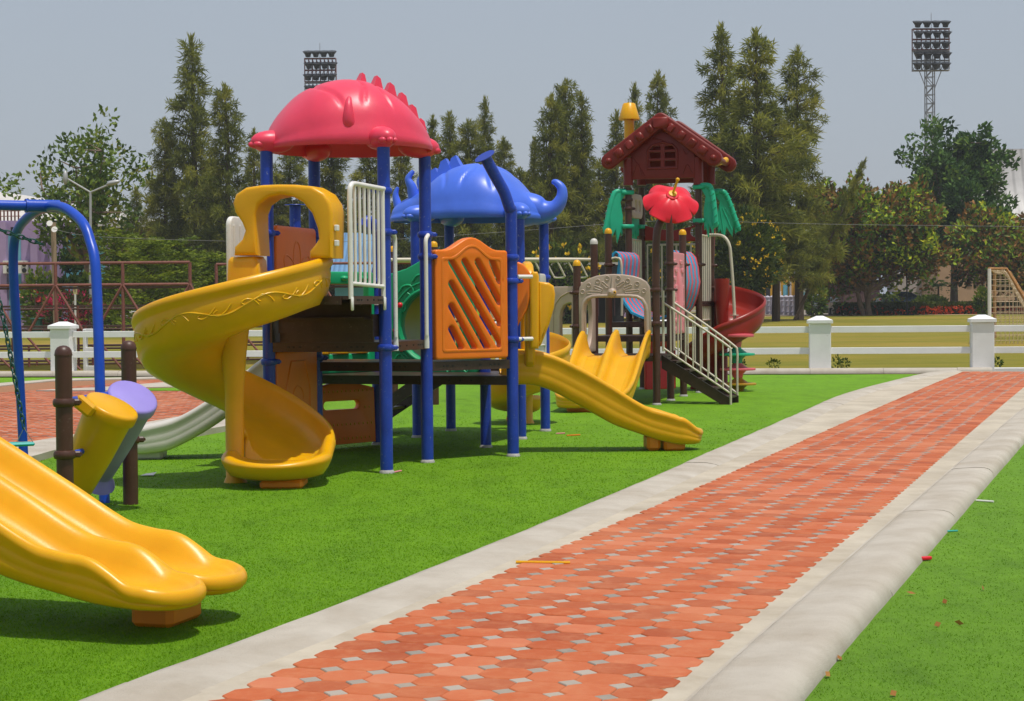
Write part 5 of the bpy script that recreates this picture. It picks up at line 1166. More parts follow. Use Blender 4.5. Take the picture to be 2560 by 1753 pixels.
# ================================================================== background
RND = random.Random(11)
bark = paint('tree_bark', (0.10, 0.065, 0.04), 0.9, 0.4, 12, bmp=0.4, bs=30)
barkl = paint('pale_bark', (0.22, 0.15, 0.10), 0.9, 0.4, 8, bmp=0.4, bs=30)
casl = leafmat('casuarina_needles', [(0.10, 0.125, 0.024), (0.18, 0.205, 0.032), (0.29, 0.30, 0.044), (0.42, 0.39, 0.06)], .5)
broadl = leafmat('light_leaves', [(0.04, 0.075, 0.010), (0.09, 0.155, 0.014), (0.17, 0.24, 0.022), (0.30, 0.28, 0.035)])
darkl = leafmat('deep_green_leaves', [(0.02, 0.055, 0.010), (0.045, 0.11, 0.016), (0.09, 0.18, 0.022), (0.20, 0.29, 0.035)])
fallm = leafmat('turning_leaves', [(0.03, 0.065, 0.008), (0.19, 0.09, 0.024), (0.34, 0.155, 0.03), (0.07, 0.15, 0.014), (0.14, 0.25, 0.018), (0.42, 0.54, 0.018), (0.58, 0.56, 0.025)])
fernl = leafmat('feathery_leaves', [(0.06, 0.10, 0.005), (0.12, 0.17, 0.006), (0.20, 0.26, 0.010), (0.28, 0.31, 0.018)])
bougl = leafmat('bougainvillea_blooms', [(0.04, 0.07, 0.012), (0.07, 0.10, 0.015), (0.10, 0.10, 0.02), (0.62, 0.02, 0.12), (0.75, 0.03, 0.18)])
hedgel = leafmat('hedge_leaves', [(0.02, 0.045, 0.006), (0.05, 0.09, 0.010), (0.10, 0.14, 0.014), (0.16, 0.19, 0.02)])
blossom = leafmat('red_blossoms', [(0.6, 0.06, 0.01), (0.75, 0.12, 0.02)])
yblossom = leafmat('yellow_blossoms', [(0.75, 0.45, 0.01), (0.85, 0.6, 0.02)])
def rv(r): 
    while True:
        v = Vector((r.uniform(-1, 1), r.uniform(-1, 1), r.uniform(-1, 1)))
        if .05 < v.length <= 1: return v
def blade(mb, p, d, ln, w, r, k):
    s = d.cross(rv(r)).normalized() * w; m = p + d * ln * .5; e = p + d * ln - ZZ * ln * .12
    mb.add([p - s * .3, m - s, e, m + s], [(0, 1, 2, 3)], k)
def leaf(mb, p, d, ln, w, r, k):
    s = d.cross(rv(r)).normalized() * w; mb.add([p, p + d * ln * .5 - s, p + d * ln, p + d * ln * .5 + s], [(0, 1, 2, 3)], k)
def casuarina(seed, h, wdt, n=420, skirt=.06, pw=.75):
    r = random.Random(seed); cr = MB(); tr = MB(); ph = r.uniform(0, 6)
    tr.tube([(0, 0, -.3), (.05, 0, h * .35), (r.uniform(-.2, .2), r.uniform(-.2, .2), h * .75), (0, 0, h * .97)], [h * .016, h * .012, h * .006, .02], 7)
    for i in range(n):
        t = skirt + (.97 - skirt) * ((i + r.random()) / n) ** 1.05; a = i * 2.4 + r.uniform(-.5, .5); env = wdt / 2 * max(.05, (1 - t) ** pw) * (.85 + .15 * math.sin(t * 17 + ph)); Lb = env * r.choice((.45, .7, .9, 1.0, 1.25)) * r.uniform(.85, 1.1)
        out = Vector((math.cos(a), math.sin(a), 0)); z0 = h * t; rise = r.uniform(.25, .75)
        path = lambda u: out * (Lb * u) + ZZ * (z0 + Lb * (rise * u - .32 * u * u))
        if Lb > .4: tr.tube([path(0), path(.5), path(1)], [.05, .03, .01], 4, caps=False)
        m = max(2, int(2 + Lb * 2.6)); k0 = r.uniform(.1, .75)
        for q in range(m):
            u = .25 + .80 * (q + r.random()) / m; c = path(u) + rv(r) * .20; sz = r.uniform(.7, 1.15) * (1.05 - .35 * t); k1 = k0 + r.uniform(-.15, .25)
            for j in range(30):
                d = (out * r.uniform(-.1, .9) + ZZ * r.uniform(-.6, 1.1) + rv(r) * .45).normalized(); blade(cr, c + rv(r) * .36 * sz, d, r.uniform(.4, .85) * sz, .034, r, min(1, max(0, k1 + r.uniform(-.25, .25))))
    for j in range(60): blade(cr, Vector((0, 0, h * (.93 + .06 * r.random()))) + rv(r) * .12, (ZZ + rv(r) * .5).normalized(), .6, .04, r, r.uniform(.4, .9))
    return cr, tr
def broad(seed, h, wdt, nclump=70, per=60, ls=.3, trunk=.3, lobes=9, flat=.8, gap=.0, droop=.0, stems=1):
    r = random.Random(seed); cr = MB(); tr = MB(); cz = h * (trunk + (1 - trunk) * .5); hz = h * (1 - trunk) * .5
    tops = []
    for s_ in range(stems):
        b = Vector((r.uniform(-.2, .2) * stems * .5, r.uniform(-.2, .2), -.2)); m = Vector((b.x * 2 + r.uniform(-.4, .4) * (stems > 1), b.y * 2, h * trunk)); tr.tube([b, b.lerp(m, .5) + Vector((r.uniform(-.1, .1), 0, 0)), m], [h * .025, h * .02, h * .016], 8); tops.append(m)
    lob = []
    for i in range(lobes):
        a = r.uniform(0, 6.28); q = Vector((wdt * .34 * math.cos(a) * r.uniform(.3, 1), wdt * .34 * math.sin(a) * r.uniform(.3, 1), cz + hz * r.uniform(-.75, .8))); rad_ = wdt * r.uniform(.13, .22); lob.append((q, rad_))
        m = tops[i % len(tops)]; tr.tube([m, m.lerp(q, .5) + rv(r) * .3, q], [h * .012, h * .008, .03], 6, caps=False)
    for i in range(nclump):
        q, R_ = lob[i % len(lob)]; d0 = rv(r).normalized(); d0.z = d0.z * .8 + .15; c = q + Vector((d0.x, d0.y, d0.z * flat)) * R_ * r.uniform(.55, 1.15); k0 = r.uniform(.05, .8)
        if r.random() < .4: tr.tube([q, c], [.05, .015], 4, caps=False)
        cs = R_ * .42
        for j in range(per):
            p = c + rv(r) * cs; d = (rv(r) + d0 * .5 + ZZ * (.25 - droop)).normalized(); leaf(cr, p, d, ls * r.uniform(.7, 1.3), ls * .26, r, min(1, max(0, k0 + r.uniform(-.28, .28))))
    return cr, tr
def bushy(seed, w, d, h, n, ls, blades=False, cone=False, lift=0.0):
    r = random.Random(seed); cr = MB()
    for i in range(n):
        v = rv(r); v = v.normalized() * (.55 + .45 * r.random()); z = (v.z * .5 + .5); sc = (1 - z * .85) * 1.3 if cone else 1
        p = Vector((v.x * w / 2 * sc, v.y * d / 2 * sc, (lift + (1 - lift) * z) * h)); k0 = .5 + .3 * math.sin(p.x * 3 + seed) * math.cos(p.z * 4) + r.uniform(-.3, .3); dd = (v + ZZ * .4 + rv(r) * .6).normalized()
        leaf(cr, p, dd, ls * r.uniform(.7, 1.3), ls * .28, r, min(1, max(0, k0)))
    return cr
def plant(name, label, cat, pos, meshes, sc=(1, 1, 1), rz=0.0, group=None, parts=('crown', 'trunk'), lean=0.0):
    t = thing(name, label, cat, tuple(pos), group); t.rotation_euler = (0, lean, rz); t.scale = sc
    for nm, me in zip(parts, meshes):
        o = bpy.data.objects.new(nm, me); COL.objects.link(o); o.parent = t
    return t
def meshes(pair, lm, bm_): return (mesh_of(pair[0], 'crown', lm, smooth=0, weld=False), mesh_of(pair[1], 'trunk', bm_, smooth=40, weld=False))
CAS = [meshes(casuarina(21 + i, 18, 6.4, n=90 + 7 * i, pw=(.80, .66, .90, .58)[i]), casl, bark) for i in range(4)]
CAS += [meshes(casuarina(31 + i, 18, 6.4, n=84, pw=(.62, .78, .56)[i], skirt=.19), casl, bark) for i in range(3)]
def bases(px, Y): v = P(px, 800, Y); v.z = fz(min(Y, 128)) - .1; return v
cas_list = [(528, 400, 150, 116, 3, 'bushy casuarina filling the gap inside the left clump'), (690, 430, 140, 121, 6, 'low casuarina left of the red roof posts'), (1305, 420, 130, 119, 3, 'low broad casuarina filling the gap left of the trio'), (1500, 400, 140, 118, 1, 'low casuarina between the trio and the toy house'), (345, 470, 110, 119, 0, 'low casuarina at the far left end of the clump'),
 (488, 92, 180, 112, 0, 'tallest pointed casuarina in the left clump'), (570, 212, 150, 108, 1, 'shorter casuarina just right of the tallest one in the left clump'), (420, 296, 120, 113, 3, 'low bushy casuarina at the left flank of the left clump'), (640, 325, 105, 105, 2, 'thin sparse casuarina between the left clump and the red roof'),
 (735, 350, 150, 122, 1, 'casuarina seen under the left half of the red roof'), (830, 330, 160, 124, 3, 'casuarina seen under the middle of the red roof'), (925, 335, 160, 121, 0, 'casuarina seen under the right half of the red roof'),
 (1010, 335, 120, 119, 2, 'casuarina just right of the red roof, over its right paw'), (1086, 292, 100, 118, 2, 'slender casuarina rising over the back plates of the blue roof'), (1128, 282, 120, 116, 0, 'casuarina rising over the middle of the blue roof'), (1175, 300, 120, 114, 3, 'full casuarina behind the tip of the bent blue post'), (1218, 246, 100, 117, 2, 'spiky thin casuarina right above the bent blue post'), (1262, 345, 100, 118, 1, 'low casuarina right of the bent blue post'),
 (1383, 236, 130, 110, 1, 'left casuarina of the trio behind the blue tail'), (1417, 200, 130, 113, 3, 'tallest casuarina of the trio behind the blue tail'), (1458, 234, 120, 111, 2, 'right casuarina of the trio behind the blue tail'), (1340, 345, 90, 112, 0, 'small casuarina left of the trio behind the blue tail'),
 (1545, 280, 120, 116, 0, 'casuarina just left of the yellow chimney'), (1590, 212, 100, 121, 2, 'casuarina right behind the yellow chimney'), (1650, 180, 110, 119, 1, 'casuarina rising over the ridge of the toy house'), (1620, 380, 150, 115, 3, 'dark casuarina seen below the toy house gable'),
 (1805, 62, 180, 112, 5, 'tall sparse casuarina, left of the big right-hand clump'), (1893, 74, 210, 105, 6, 'tallest full casuarina in the middle of the right-hand clump'), (1998, 118, 160, 111, 4, 'casuarina on the right flank of the right-hand clump'), (1940, 255, 145, 107, 6, 'bushy lower casuarina inside the right-hand clump'), (1835, 300, 180, 104, 4, 'lower casuarina in front of the right-hand clump')]
for i, (px, ty, wpx, Y, v, lab) in enumerate(cas_list):
    b = bases(px, Y); h = P(px, ty, Y).z - b.z; wm = wpx * Y / FPX
    plant('casuarina_tree', lab, 'tree', b, CAS[v], (wm / 6.4 * 1.7, wm / 6.4 * 1.7, h / 18), i * 1.3, 'casuarina trees beyond the field')
b = bases(1985, 109); plant('casuarina_tree', 'small casuarina leaning out to the right of the big clump', 'tree', b, CAS[5], (.42, .42, .60), .0, 'casuarina trees beyond the field', lean=.42)
# broadleaf trees
def put_broad(name, label, px, ty, wpx, Y, pair, lm, bk=bark, rz=0.0, group=None):
    b = bases(px, Y); h = P(px, ty, Y).z - b.z; wm = wpx * Y / FPX; m = meshes(pair(h, wm), lm, bk); return plant(name, label, 'tree', b, m, (1, 1, 1), rz, group)
put_broad('broadleaf_tree', 'open light green broadleaf tree behind the blue swing arch', 215, 350, 320, 95, lambda h, w: broad(5, h, w * 1.3, 105, 42, .34, .36, 18), broadl, barkl)
put_broad('broadleaf_tree', 'dark round tree left of the left casuarina clump', 405, 522, 150, 118, lambda h, w: broad(6, h, w, 70, 50, .32, .2, 9), darkl)
put_broad('broadleaf_tree', 'dark leafy tree behind the utility pole', 175, 590, 190, 99, lambda h, w: broad(9, h, w, 70, 55, .3, .25, 9), darkl)
put_broad('turning_tree', 'broad tree with orange-brown and yellow leaves above the round planter', 2175, 462, 400, 128, lambda h, w: broad(7, h * .94, w * 1.05, 380, 62, .42, .20, 32, .75, stems=3), fallm, barkl)
put_broad('dark_tree', 'dark green tree with raised arms in front of the corrugated hall', 2385, 300, 320, 142, lambda h, w: broad(19, h * .97, w * 1.05, 250, 60, .48, .26, 26, .9), darkl, bark)
put_broad('turning_tree', 'rust-leaved tree behind the football goal at the right edge', 2545, 500, 330, 131, lambda h, w: broad(13, h * .95, w * 1.1, 260, 60, .42, .22, 24, .75), fallm, bark)
def shrub_tree(label, px, ty, wpx, Y, seed, lm, n, ls, name='feathery_shrub', flowers=None, cone=False, dep=1.0, base_y=None, group=None, blades=False, lift=0.0):
    b = bases(px, Y); h = P(px, ty, Y).z - b.z; wm = wpx * Y / FPX; cr = bushy(seed, wm, wm * dep, h, n, ls, cone=cone, lift=lift); tr = MB(); r = random.Random(seed)
    for i in range(4): tr.tube([(r.uniform(-.1, .1), r.uniform(-.1, .1), 0), (r.uniform(-.3, .3) * wm, r.uniform(-.3, .3) * wm, h * .6)], [.06, .02], 5)
    t = plant(name, label, 'shrub', b, (mesh_of(cr, 'foliage', lm, smooth=0, weld=False), mesh_of(tr, 'stems', bark, smooth=40, weld=False)), group=group, parts=('foliage', 'stems'))
    if flowers:
        fm = MB()
        for i in range(flowers[1]):
            v = rv(r).normalized(); z = v.z * .5 + .5; c = Vector((v.x * wm * .54, v.y * wm * dep * .54, (lift + (1 - lift) * z) * h * .9 + h * .06))
            for j in range(5): leaf(fm, c + rv(r) * .12, (rv(r) + ZZ).normalized(), flowers[2], flowers[2] * .4, r, r.random())
        cr.mi = [0] * len(cr.f); cr.add(fm.v, fm.f, None, 1); cr.r = cr.r[:len(cr.f) - len(fm.f)] + fm.r; t.children[0].data = mesh_of(cr, 'foliage', [lm, flowers[0]], smooth=0, weld=False)
    return t
for i, (px, ty, wp, Y, lab) in enumerate([(296, 572, 130, 84, 'leftmost feathery green shrub tree beyond the rusty bleacher'), (372, 596, 140, 80, 'middle feathery shrub tree beyond the rusty bleacher'), (445, 590, 150, 82, 'tall feathery shrub tree left of the yellow slide hood'), (530, 628, 130, 85, 'low feathery shrub tree behind the corner of the bleacher')]):
    b = bases(px, Y); h = P(px, ty, Y).z - b.z; wm = wp * Y / FPX * 1.15; r = random.Random(40 + i); cr = MB(); tr = MB()
    tr.tube([(0, 0, -.1), (0, 0, h * .9)], [.09, .02], 6)
    for k in range(130):
        t_ = r.random() ** .8; a = r.uniform(0, 6.28); rr = wm / 2 * (1 - t_ * .75) * math.sqrt(r.random()); c = Vector((rr * math.cos(a), rr * math.sin(a), h * (.06 + .9 * t_))); out = Vector((math.cos(a), math.sin(a), .25)).normalized(); k0 = r.uniform(.1, .8); sd_ = out.cross(ZZ).normalized()
        if k % 4 == 0: tr.tube([(0, 0, max(.1, c.z - .5)), c], [.03, .01], 4, caps=False)
        for j in range(42): q = r.uniform(-.6, .8); leaf(cr, c + out * q + sd_ * r.uniform(-.5, .5) * (1 - abs(q) * .7) + ZZ * (r.uniform(-.05, .05) - .10 * q * q), (out * .6 + sd_ * r.uniform(-1, 1) + rv(r) * .2).normalized(), .20, .035, r, min(1, max(0, k0 + r.uniform(-.2, .2))))
    plant('feathery_shrub', lab, 'shrub', b, (mesh_of(cr, 'foliage', fernl, smooth=0, weld=False), mesh_of(tr, 'stems', bark, smooth=40, weld=False)), group='feathery shrub trees beyond the bleacher', parts=('foliage', 'stems'))
shrub_tree('bright green umbrella-shaped bush in front of the purple house', 100, 668, 90, 92, 51, broadl, 900, .3, 'round_bush')
shrub_tree('narrow cone-shaped bush left of the leaning pole of the blue arch', 214, 682, 44, 90, 52, broadl, 900, .28, 'cone_bush', cone=True)
shrub_tree('narrow cone-shaped bush right of the blue arch leg', 272, 682, 44, 91, 53, broadl, 900, .28, 'cone_bush', cone=True)
shrub_tree('bougainvillea bush covered in magenta blooms behind the bleacher', 180, 728, 165, 88, 54, bougl, 2600, .2, 'bougainvillea', dep=.6)
shrub_tree('tall shrub dotted with yellow blooms beside the black lamp pole', 1850, 520, 210, 101, 55, hedgel, 6500, .3, 'flowering_shrub', flowers=(yblossom, 130, .13), lift=.22)
shrub_tree('tall shrub dotted with yellow blooms behind the brown tower posts', 1665, 520, 130, 102, 56, hedgel, 4000, .3, 'flowering_shrub', flowers=(yblossom, 70, .2))
shrub_tree('shrub with yellow blooms under the casuarinas behind the blue tail', 1400, 600, 190, 104, 64, hedgel, 2600, .3, 'flowering_shrub', flowers=(yblossom, 70, .25))
shrub_tree('thin upright shrub standing in front of the silver car', 2040, 702, 48, 121, 57, broadl, 700, .3, 'thin_shrub')
shrub_tree('bright green round bush behind the flowering hedge', 2325, 740, 90, 133, 58, broadl, 1500, .28, 'round_bush')
shrub_tree('thin upright shrub beside the goal post', 2456, 720, 36, 124, 59, broadl, 500, .3, 'thin_shrub')
for x0, x1, n, fl_n, lab, sd_ in ((2086, 2300, 5200, 60, 'left stretch of clipped green hedge with few red flowers', 60), (2300, 2640, 8200, 320, 'right stretch of clipped green hedge thick with red flowers', 61)):
    r = random.Random(sd_); Y = 130; a_, b_ = bases(x0, Y), bases(x1, Y); cr = MB(); fm = MB()
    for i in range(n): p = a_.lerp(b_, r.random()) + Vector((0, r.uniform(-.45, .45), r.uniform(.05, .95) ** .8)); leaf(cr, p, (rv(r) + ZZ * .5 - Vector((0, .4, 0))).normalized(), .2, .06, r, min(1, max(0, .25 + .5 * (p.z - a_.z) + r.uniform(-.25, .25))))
    for i in range(fl_n):
        p = a_.lerp(b_, r.random()) + Vector((0, -.5 + r.uniform(-.1, .1), r.uniform(.15, .7)))
        for j in range(5): leaf(fm, p + rv(r) * .06, rv(r).normalized(), .13, .06, r, r.random())
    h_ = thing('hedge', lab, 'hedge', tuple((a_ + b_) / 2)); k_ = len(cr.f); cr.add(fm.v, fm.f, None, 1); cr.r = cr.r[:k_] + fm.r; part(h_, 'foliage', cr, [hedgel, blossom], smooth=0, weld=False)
# palms
def palm_tree(label, px, ty, Y, fr_n, ln, lm, seed, name='palm'):
    r = random.Random(seed); b = bases(px, Y); h = P(px, ty, Y).z - b.z; cr = MB(); tr = MB(); tr.tube([(0, 0, 0), (.05, 0, h)], [.09, .07], 7)
    for k in range(fr_n):
        a = 6.283 * k / fr_n + r.uniform(-.2, .2); up = r.uniform(.3, 1.1); prev = None
        for j in range(12):
            t = j / 11; p = Vector((ln * t * math.cos(a), ln * t * math.sin(a), h + ln * (up * t - 1.1 * t * t)))
            for sg in (-1, 1): leaf(cr, p, (Vector((-math.sin(a) * sg, math.cos(a) * sg, -.35)) + Vector((math.cos(a), math.sin(a), 0)) * .6).normalized(), .5 * (1 - t * .6), .05, r, r.uniform(.2, .8))
    return plant(name, label, 'palm', b, (mesh_of(cr, 'fronds', lm, smooth=0, weld=False), mesh_of(tr, 'trunk', bark, smooth=40)), parts=('fronds', 'trunk'))
palm_tree('small dark palm in front of the pale wall', 2345, 712, 140, 9, 1.5, darkl, 71); palm_tree('low yellow-green palm clump behind the round planter', 2215, 742, 133, 12, 1.3, broadl, 72)
# ---- buildings
pur = paint('purple_wall_paint', (0.42, 0.30, 0.50), 0.8, 0.1, 1, bmp=0.05); tealw = paint('turquoise_wall_paint', (0.14, 0.42, 0.52), 0.8, 0.1, 1); yelw = paint('yellow_wall_paint', (0.62, 0.33, 0.015), 0.8, 0.1, 1)
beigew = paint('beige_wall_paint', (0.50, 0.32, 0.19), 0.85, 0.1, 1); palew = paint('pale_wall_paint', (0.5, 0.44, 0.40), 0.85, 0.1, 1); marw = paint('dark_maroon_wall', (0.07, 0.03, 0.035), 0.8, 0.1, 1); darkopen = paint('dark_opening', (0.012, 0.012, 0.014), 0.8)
whiteroof = paint('white_metal_roof', (0.62, 0.58, 0.53), 0.5, 0.06, 1, bmp=0.05); redoxide = paint('red_oxide_steel', (0.22, 0.075, 0.055), 0.6, 0.25, 10, bmp=0.1, worn=(0.20, 0.08, 0.03), wornamt=0.05)
def corrugated(name, col, axis, scale, rough=.5):
    m, nt, b = newmat(name); tc = nd(nt, 'ShaderNodeTexCoord'); wv = nd(nt, 'ShaderNodeTexWave', bands_direction=axis); wv.inputs['Scale'].default_value = scale; nt.links.new(tc.outputs['Object'], wv.inputs['Vector'])
    n = noise(nt, .6, 4); c = ramp(nt, n.outputs['Fac'], [(.3, tuple(x * .8 for x in col)), (.7, col)]).outputs['Color']; c2 = ramp(nt, wv.outputs['Fac'], [(.0, (.68, .68, .68)), (.35, (1, 1, 1))]).outputs['Color']
    nt.links.new(mixc(nt, 1.0, c, c2, 'MULTIPLY'), b.inputs['Base Color']); b.inputs['Roughness'].default_value = rough; bump(nt, b, wv.outputs['Fac'], .8, .05); return m
blueroofm = corrugated('blue_corrugated_roof', (0.14, 0.30, 0.52), 'X', 1.0); tileroof = corrugated('weathered_tile_roof', (0.34, 0.27, 0.25), 'X', .9, .8); hallm = corrugated('white_corrugated_cladding', (0.52, 0.50, 0.48), 'X', .30)
def bld(name, label, px0, px1, y_top, Y, depth, walls, cat='building', org=None):
    a_, b_ = bases(px0, Y), bases(px1, Y); h = P((px0 + px1) / 2, y_top, Y).z - a_.z; t = thing(name, label, cat, tuple((a_ + b_) / 2)); mb = MB(); mb.box((a_ + b_) / 2 + Vector((0, depth / 2, h / 2 - .1)), ((b_ - a_).x, depth, h + .2)); part(t, 'wall', mb, walls); return t
def rect(t, name, px0, px1, y0, y1, Y, mat, off=.02, th=.06, label=None):
    a_, b_ = P(px0, y1, Y), P(px1, y0, Y); mb = MB(); mb.box(((a_.x + b_.x) / 2, Y - off, (a_.z + b_.z) / 2), (b_.x - a_.x, th, b_.z - a_.z)); return part(t, name, mb, mat, label)
def slabroof(t, corners, th, mat, name='roof'):
    mb = MB(); n = len(corners); mb.add([c for c in corners] + [c - ZZ * th for c in corners], [tuple(range(n)), tuple(range(n, 2 * n))[::-1]] + [(i, n + i, n + (i + 1) % n, (i + 1) % n) for i in range(n)]); return part(t, name, mb, mat, smooth=0)
t = bld('purple_house', 'purple house with turquoise panels at the left edge, behind the swing', -160, 158, 552, 101, 12, pur)
for x0, x1, y0, y1, m in ((20, 52, 585, 800, tealw), (-120, -20, 600, 700, darkopen), (28, 50, 568, 596, darkopen), (150, 262, 585, 720, tealw)): rect(t, 'wall_panel', x0, x1, y0, y1, 101 if x0 < 150 else 101.4, m, .05)
for x in (14, 92, 140): rect(t, 'pillar', x - 7, x + 7, 556, 800, 101, pur, .3, .5)
for x in (22, 60):
    ac = rect(t, 'air_conditioner', x - 10, x + 10, 652, 684, 100.6, whitemetal, .1, .5); p = P(x, 668, 100.2); fan = MB()
    for dy in (.16, -.18): fan.lathe([(.14, 0), (.13, .02), (.0, .03)], (p.x, 100.22, p.z + dy), Matrix.Rotation(rad(90), 3, 'X'), 14)
    part(ac, 'fan_grille', fan, black)
t = bld('metal_roofed_hall', 'large hall with a pale sloping metal roof behind the left tree', -300, 384, 556, 125, 30, redoxide)
slabroof(t, [P(-300, 566, 124), P(392, 553, 124), P(330, 531, 150), P(60, 488, 152), P(-300, 440, 152)], .4, whiteroof)
for i in range(7): rect(t, 'truss', -8 + i * 9, -5.5 + i * 9, 522, 566, 123.8, redoxide, .1, .1)
for y in (528, 541, 555): rect(t, 'truss', -14, 52, y - 1.2, y + 1.2, 123.6, redoxide, .1, .1)
t = bld('blue_roofed_shed', 'shed with a blue corrugated roof seen through the white barred rail', 838, 965, 700, 112, 6, tealw); slabroof(t, [P(826, 690, 110.5), P(970, 690, 110.5), P(962, 582, 116), P(836, 582, 116)], .1, blueroofm)
t = bld('blue_roofed_shed', 'far shed with a pale blue roof between the red and blue roofs', 985, 1090, 640, 122, 6, tealw); slabroof(t, [P(978, 632, 120), P(1100, 632, 120), P(1090, 555, 128), P(985, 555, 128)], .1, blueroofm)
t = bld('purple_house', 'purple house with a weathered tile roof behind the grey-capped brown post', 1290, 1600, 588, 132, 10, pur); slabroof(t, [P(1280, 592, 131), P(1615, 592, 131), P(1590, 528, 138), P(1290, 528, 138)], .25, tileroof)
for x0, x1 in ((1310, 1378), (1390, 1455), (1470, 1505), (1520, 1580)): rect(t, 'window', x0, x1, 606, 700, 132, darkopen, .05)
for x in (1383, 1461, 1512): rect(t, 'pillar', x - 4, x + 4, 592, 790, 132, pur, .25, .4)
t = bld('dark_shelter', 'dark open shelter with a white fascia behind the overhead ladder', 1362, 1560, 664, 106, 5, darkopen); rect(t, 'fascia', 1350, 1570, 656, 664, 105.5, whiteroof, .1, .3)
for i in range(9): rect(t, 'grille', 1375 + i * 20, 1377 + i * 20, 680, 790, 105.8, marw, .1, .05)
t = bld('yellow_building', 'low yellow building behind the pale balustrade', 1815, 2082, 690, 168, 8, yelw)
for x0, x1, m in ((1958, 1969, tealw), (2000, 2016, darkopen), (1880, 1892, darkopen), (1915, 1925, darkopen)): rect(t, 'door', x0, x1, 712, 775, 168, m, .05)
for x in (1948, 1975, 1992): rect(t, 'pillar', x - 2, x + 2, 690, 775, 168, palew, .2, .3)
t = bld('maroon_garage', 'dark maroon garage behind the orange-leaved tree', 2086, 2200, 700, 160, 8, marw); rect(t, 'shutter', 2108, 2168, 735, 775, 160, paint('brown_shutter', (0.10, 0.05, 0.045), .6), .05)
t = bld('pale_wall', 'pale rendered wall with a curved top behind the palm', 2236, 2352, 682, 158, 3, palew)
t = bld('beige_building', 'beige building with slotted vents behind the dark tree', 2345, 2640, 655, 152, 8, beigew)
for y in (692, 699, 706, 713):
    for x in (2418, 2434, 2450, 2466): rect(t, 'vent', x, x + 12, y, y + 3, 152, darkopen, .03)
# big hall with curved cladding
t = thing('corrugated_hall', 'tall hall with white corrugated curved roof at the right edge', 'building', tuple(bases(2600, 178))); mb = MB()
xs0, xs1 = P(2445, 400, 178).x, P(2900, 400, 178).x; zt_ = P(2500, 343, 178).z; rows = []
for i in range(13):
    a_ = i / 12; rows.append([Vector((x, 178 + 14 * math.sin(a_ * math.pi / 2), 2 + (zt_ - 2) * (a_ if a_ < .7 else .7 + .3 * math.sin((a_ - .7) / .3 * math.pi / 2)))) for x in (xs0, xs1)])
mb.grid(rows); mb.add([rows[0][0], rows[12][0], Vector((xs0, 200, zt_)), Vector((xs0, 200, 0))], [(0, 1, 2, 3)]); part(t, 'cladding', mb, hallm, smooth=60)
rect(t, 'wall', 2445, 2900, 560, 790, 178, palew, .1, .3)
# pale balustrade along the road
t = thing('balustrade', 'pale lilac concrete balustrade of round-topped posts along the road', 'balustrade', tuple(bases(1920, 134))); lil = paint('pale_lilac_concrete', (0.46, 0.43, 0.50), .8, .1, 4)
pts = [bases(1838 + i * 11.6, 150 - i * 1.35) for i in range(14)]
for i, p in enumerate(pts):
    h = P(0, 744 + i * -.1, p.y).z - p.z; h = 1.45; mb = MB(); mb.box(p + ZZ * h / 2, (.30, .30, h), None, .02); mb.lathe([(.20, h - .02), (.21, h + .05), (.15, h + .12), (.05, h + .17), (.001, h + .18)], (p.x, p.y, p.z), None, 12); part(t, 'post', mb, lil)
    if i:
        for z in (.35, .8, 1.2): mb = MB(); q = pts[i - 1]; mb.tube([q + ZZ * z, p + ZZ * z], .07, 6); part(t, 'rail', mb, lil)
# far white fence, left
t = thing('white_fence', 'far white post and rail fence across the field on the left', 'fence', tuple(bases(340, 108)))
fp = [bases(265 + 72 * i, 106 - i * .6) for i in range(7)]
for i, p in enumerate(fp):
    mb = MB(); mb.box(p + ZZ * .48, (.42, .42, .96), None, .02); mb.lathe([(.36, .95), (.36, 1.02), (.08, 1.16)], (p.x, p.y, p.z), Matrix.Rotation(rad(45), 3, 'Z'), 4); part(t, 'post', mb, whitewash)
    if i:
        for z in (.3, .75): mb = MB(); q = fp[i - 1]; mb.tube([q + ZZ * z, p + ZZ * z], .08, 6); part(t, 'rail', mb, whitewash)
# ---- rusty bleachers
def bleacher(label, x0, Y0, n, sp, ph):
    t = thing('bleacher', label, 'bleacher', (x0, Y0, 0)); H = [2.58, 2.05, 1.54, 1.03, .53, .12]; D = [0, .02, .75, 1.5, 2.25, 3.0]
    L = (n - 1) * sp; pipe = .035
    for z in (H[0], H[1]): mb = MB(); mb.tube([(x0, Y0, z), (x0 + L, Y0, z)], pipe, 8); part(t, 'rail', mb, redoxide)
    for i in range(n):
        x = x0 + i * sp; mb = MB(); mb.tube([(x, Y0, -.1), (x, Y0, H[0])], .042, 8); part(t, 'post', mb, redoxide)
        mb = MB(); mb.tube([(x, Y0 - .02, H[1]), (x - .72, Y0 - .02, .82)], .034, 6); mb.tube([(x, Y0 - .02, H[1]), (x + .72, Y0 - .02, .82)], .034, 6); mb.tube([(x - .72, Y0, .82), (x, Y0, -.05)], .03, 6); mb.tube([(x, Y0, .55), (x + .62, Y0, -.05)], .03, 6); part(t, 'brace', mb, redoxide)
        for k in range(2, 6): mb = MB(); mb.tube([(x + .35, Y0 + D[k], -.05), (x + .35, Y0 + D[k], H[k])], .03, 6); part(t, 'leg', mb, redoxide)
    for k in range(1, 6): mb = MB(); mb.box((x0 + L / 2, Y0 + D[k] + .22, H[k] + .0), (L, .42, .05)); mb.tube([(x0, Y0 + D[k], H[k] - .07), (x0 + L, Y0 + D[k], H[k] - .07)], .03, 6); part(t, 'seat_plank', mb, plank)
    return t
plank = paint('weathered_brown_plank', (0.10, 0.055, 0.045), .8, .3, 6, bmp=.2)
YB = 43.5; sp_ = (P(475, 700, YB).x - P(139, 700, YB).x) / 2; bleacher('rusty red pipe bleacher in front of the purple house', P(475, 700, YB).x - 6 * sp_, YB, 7, sp_, 0)
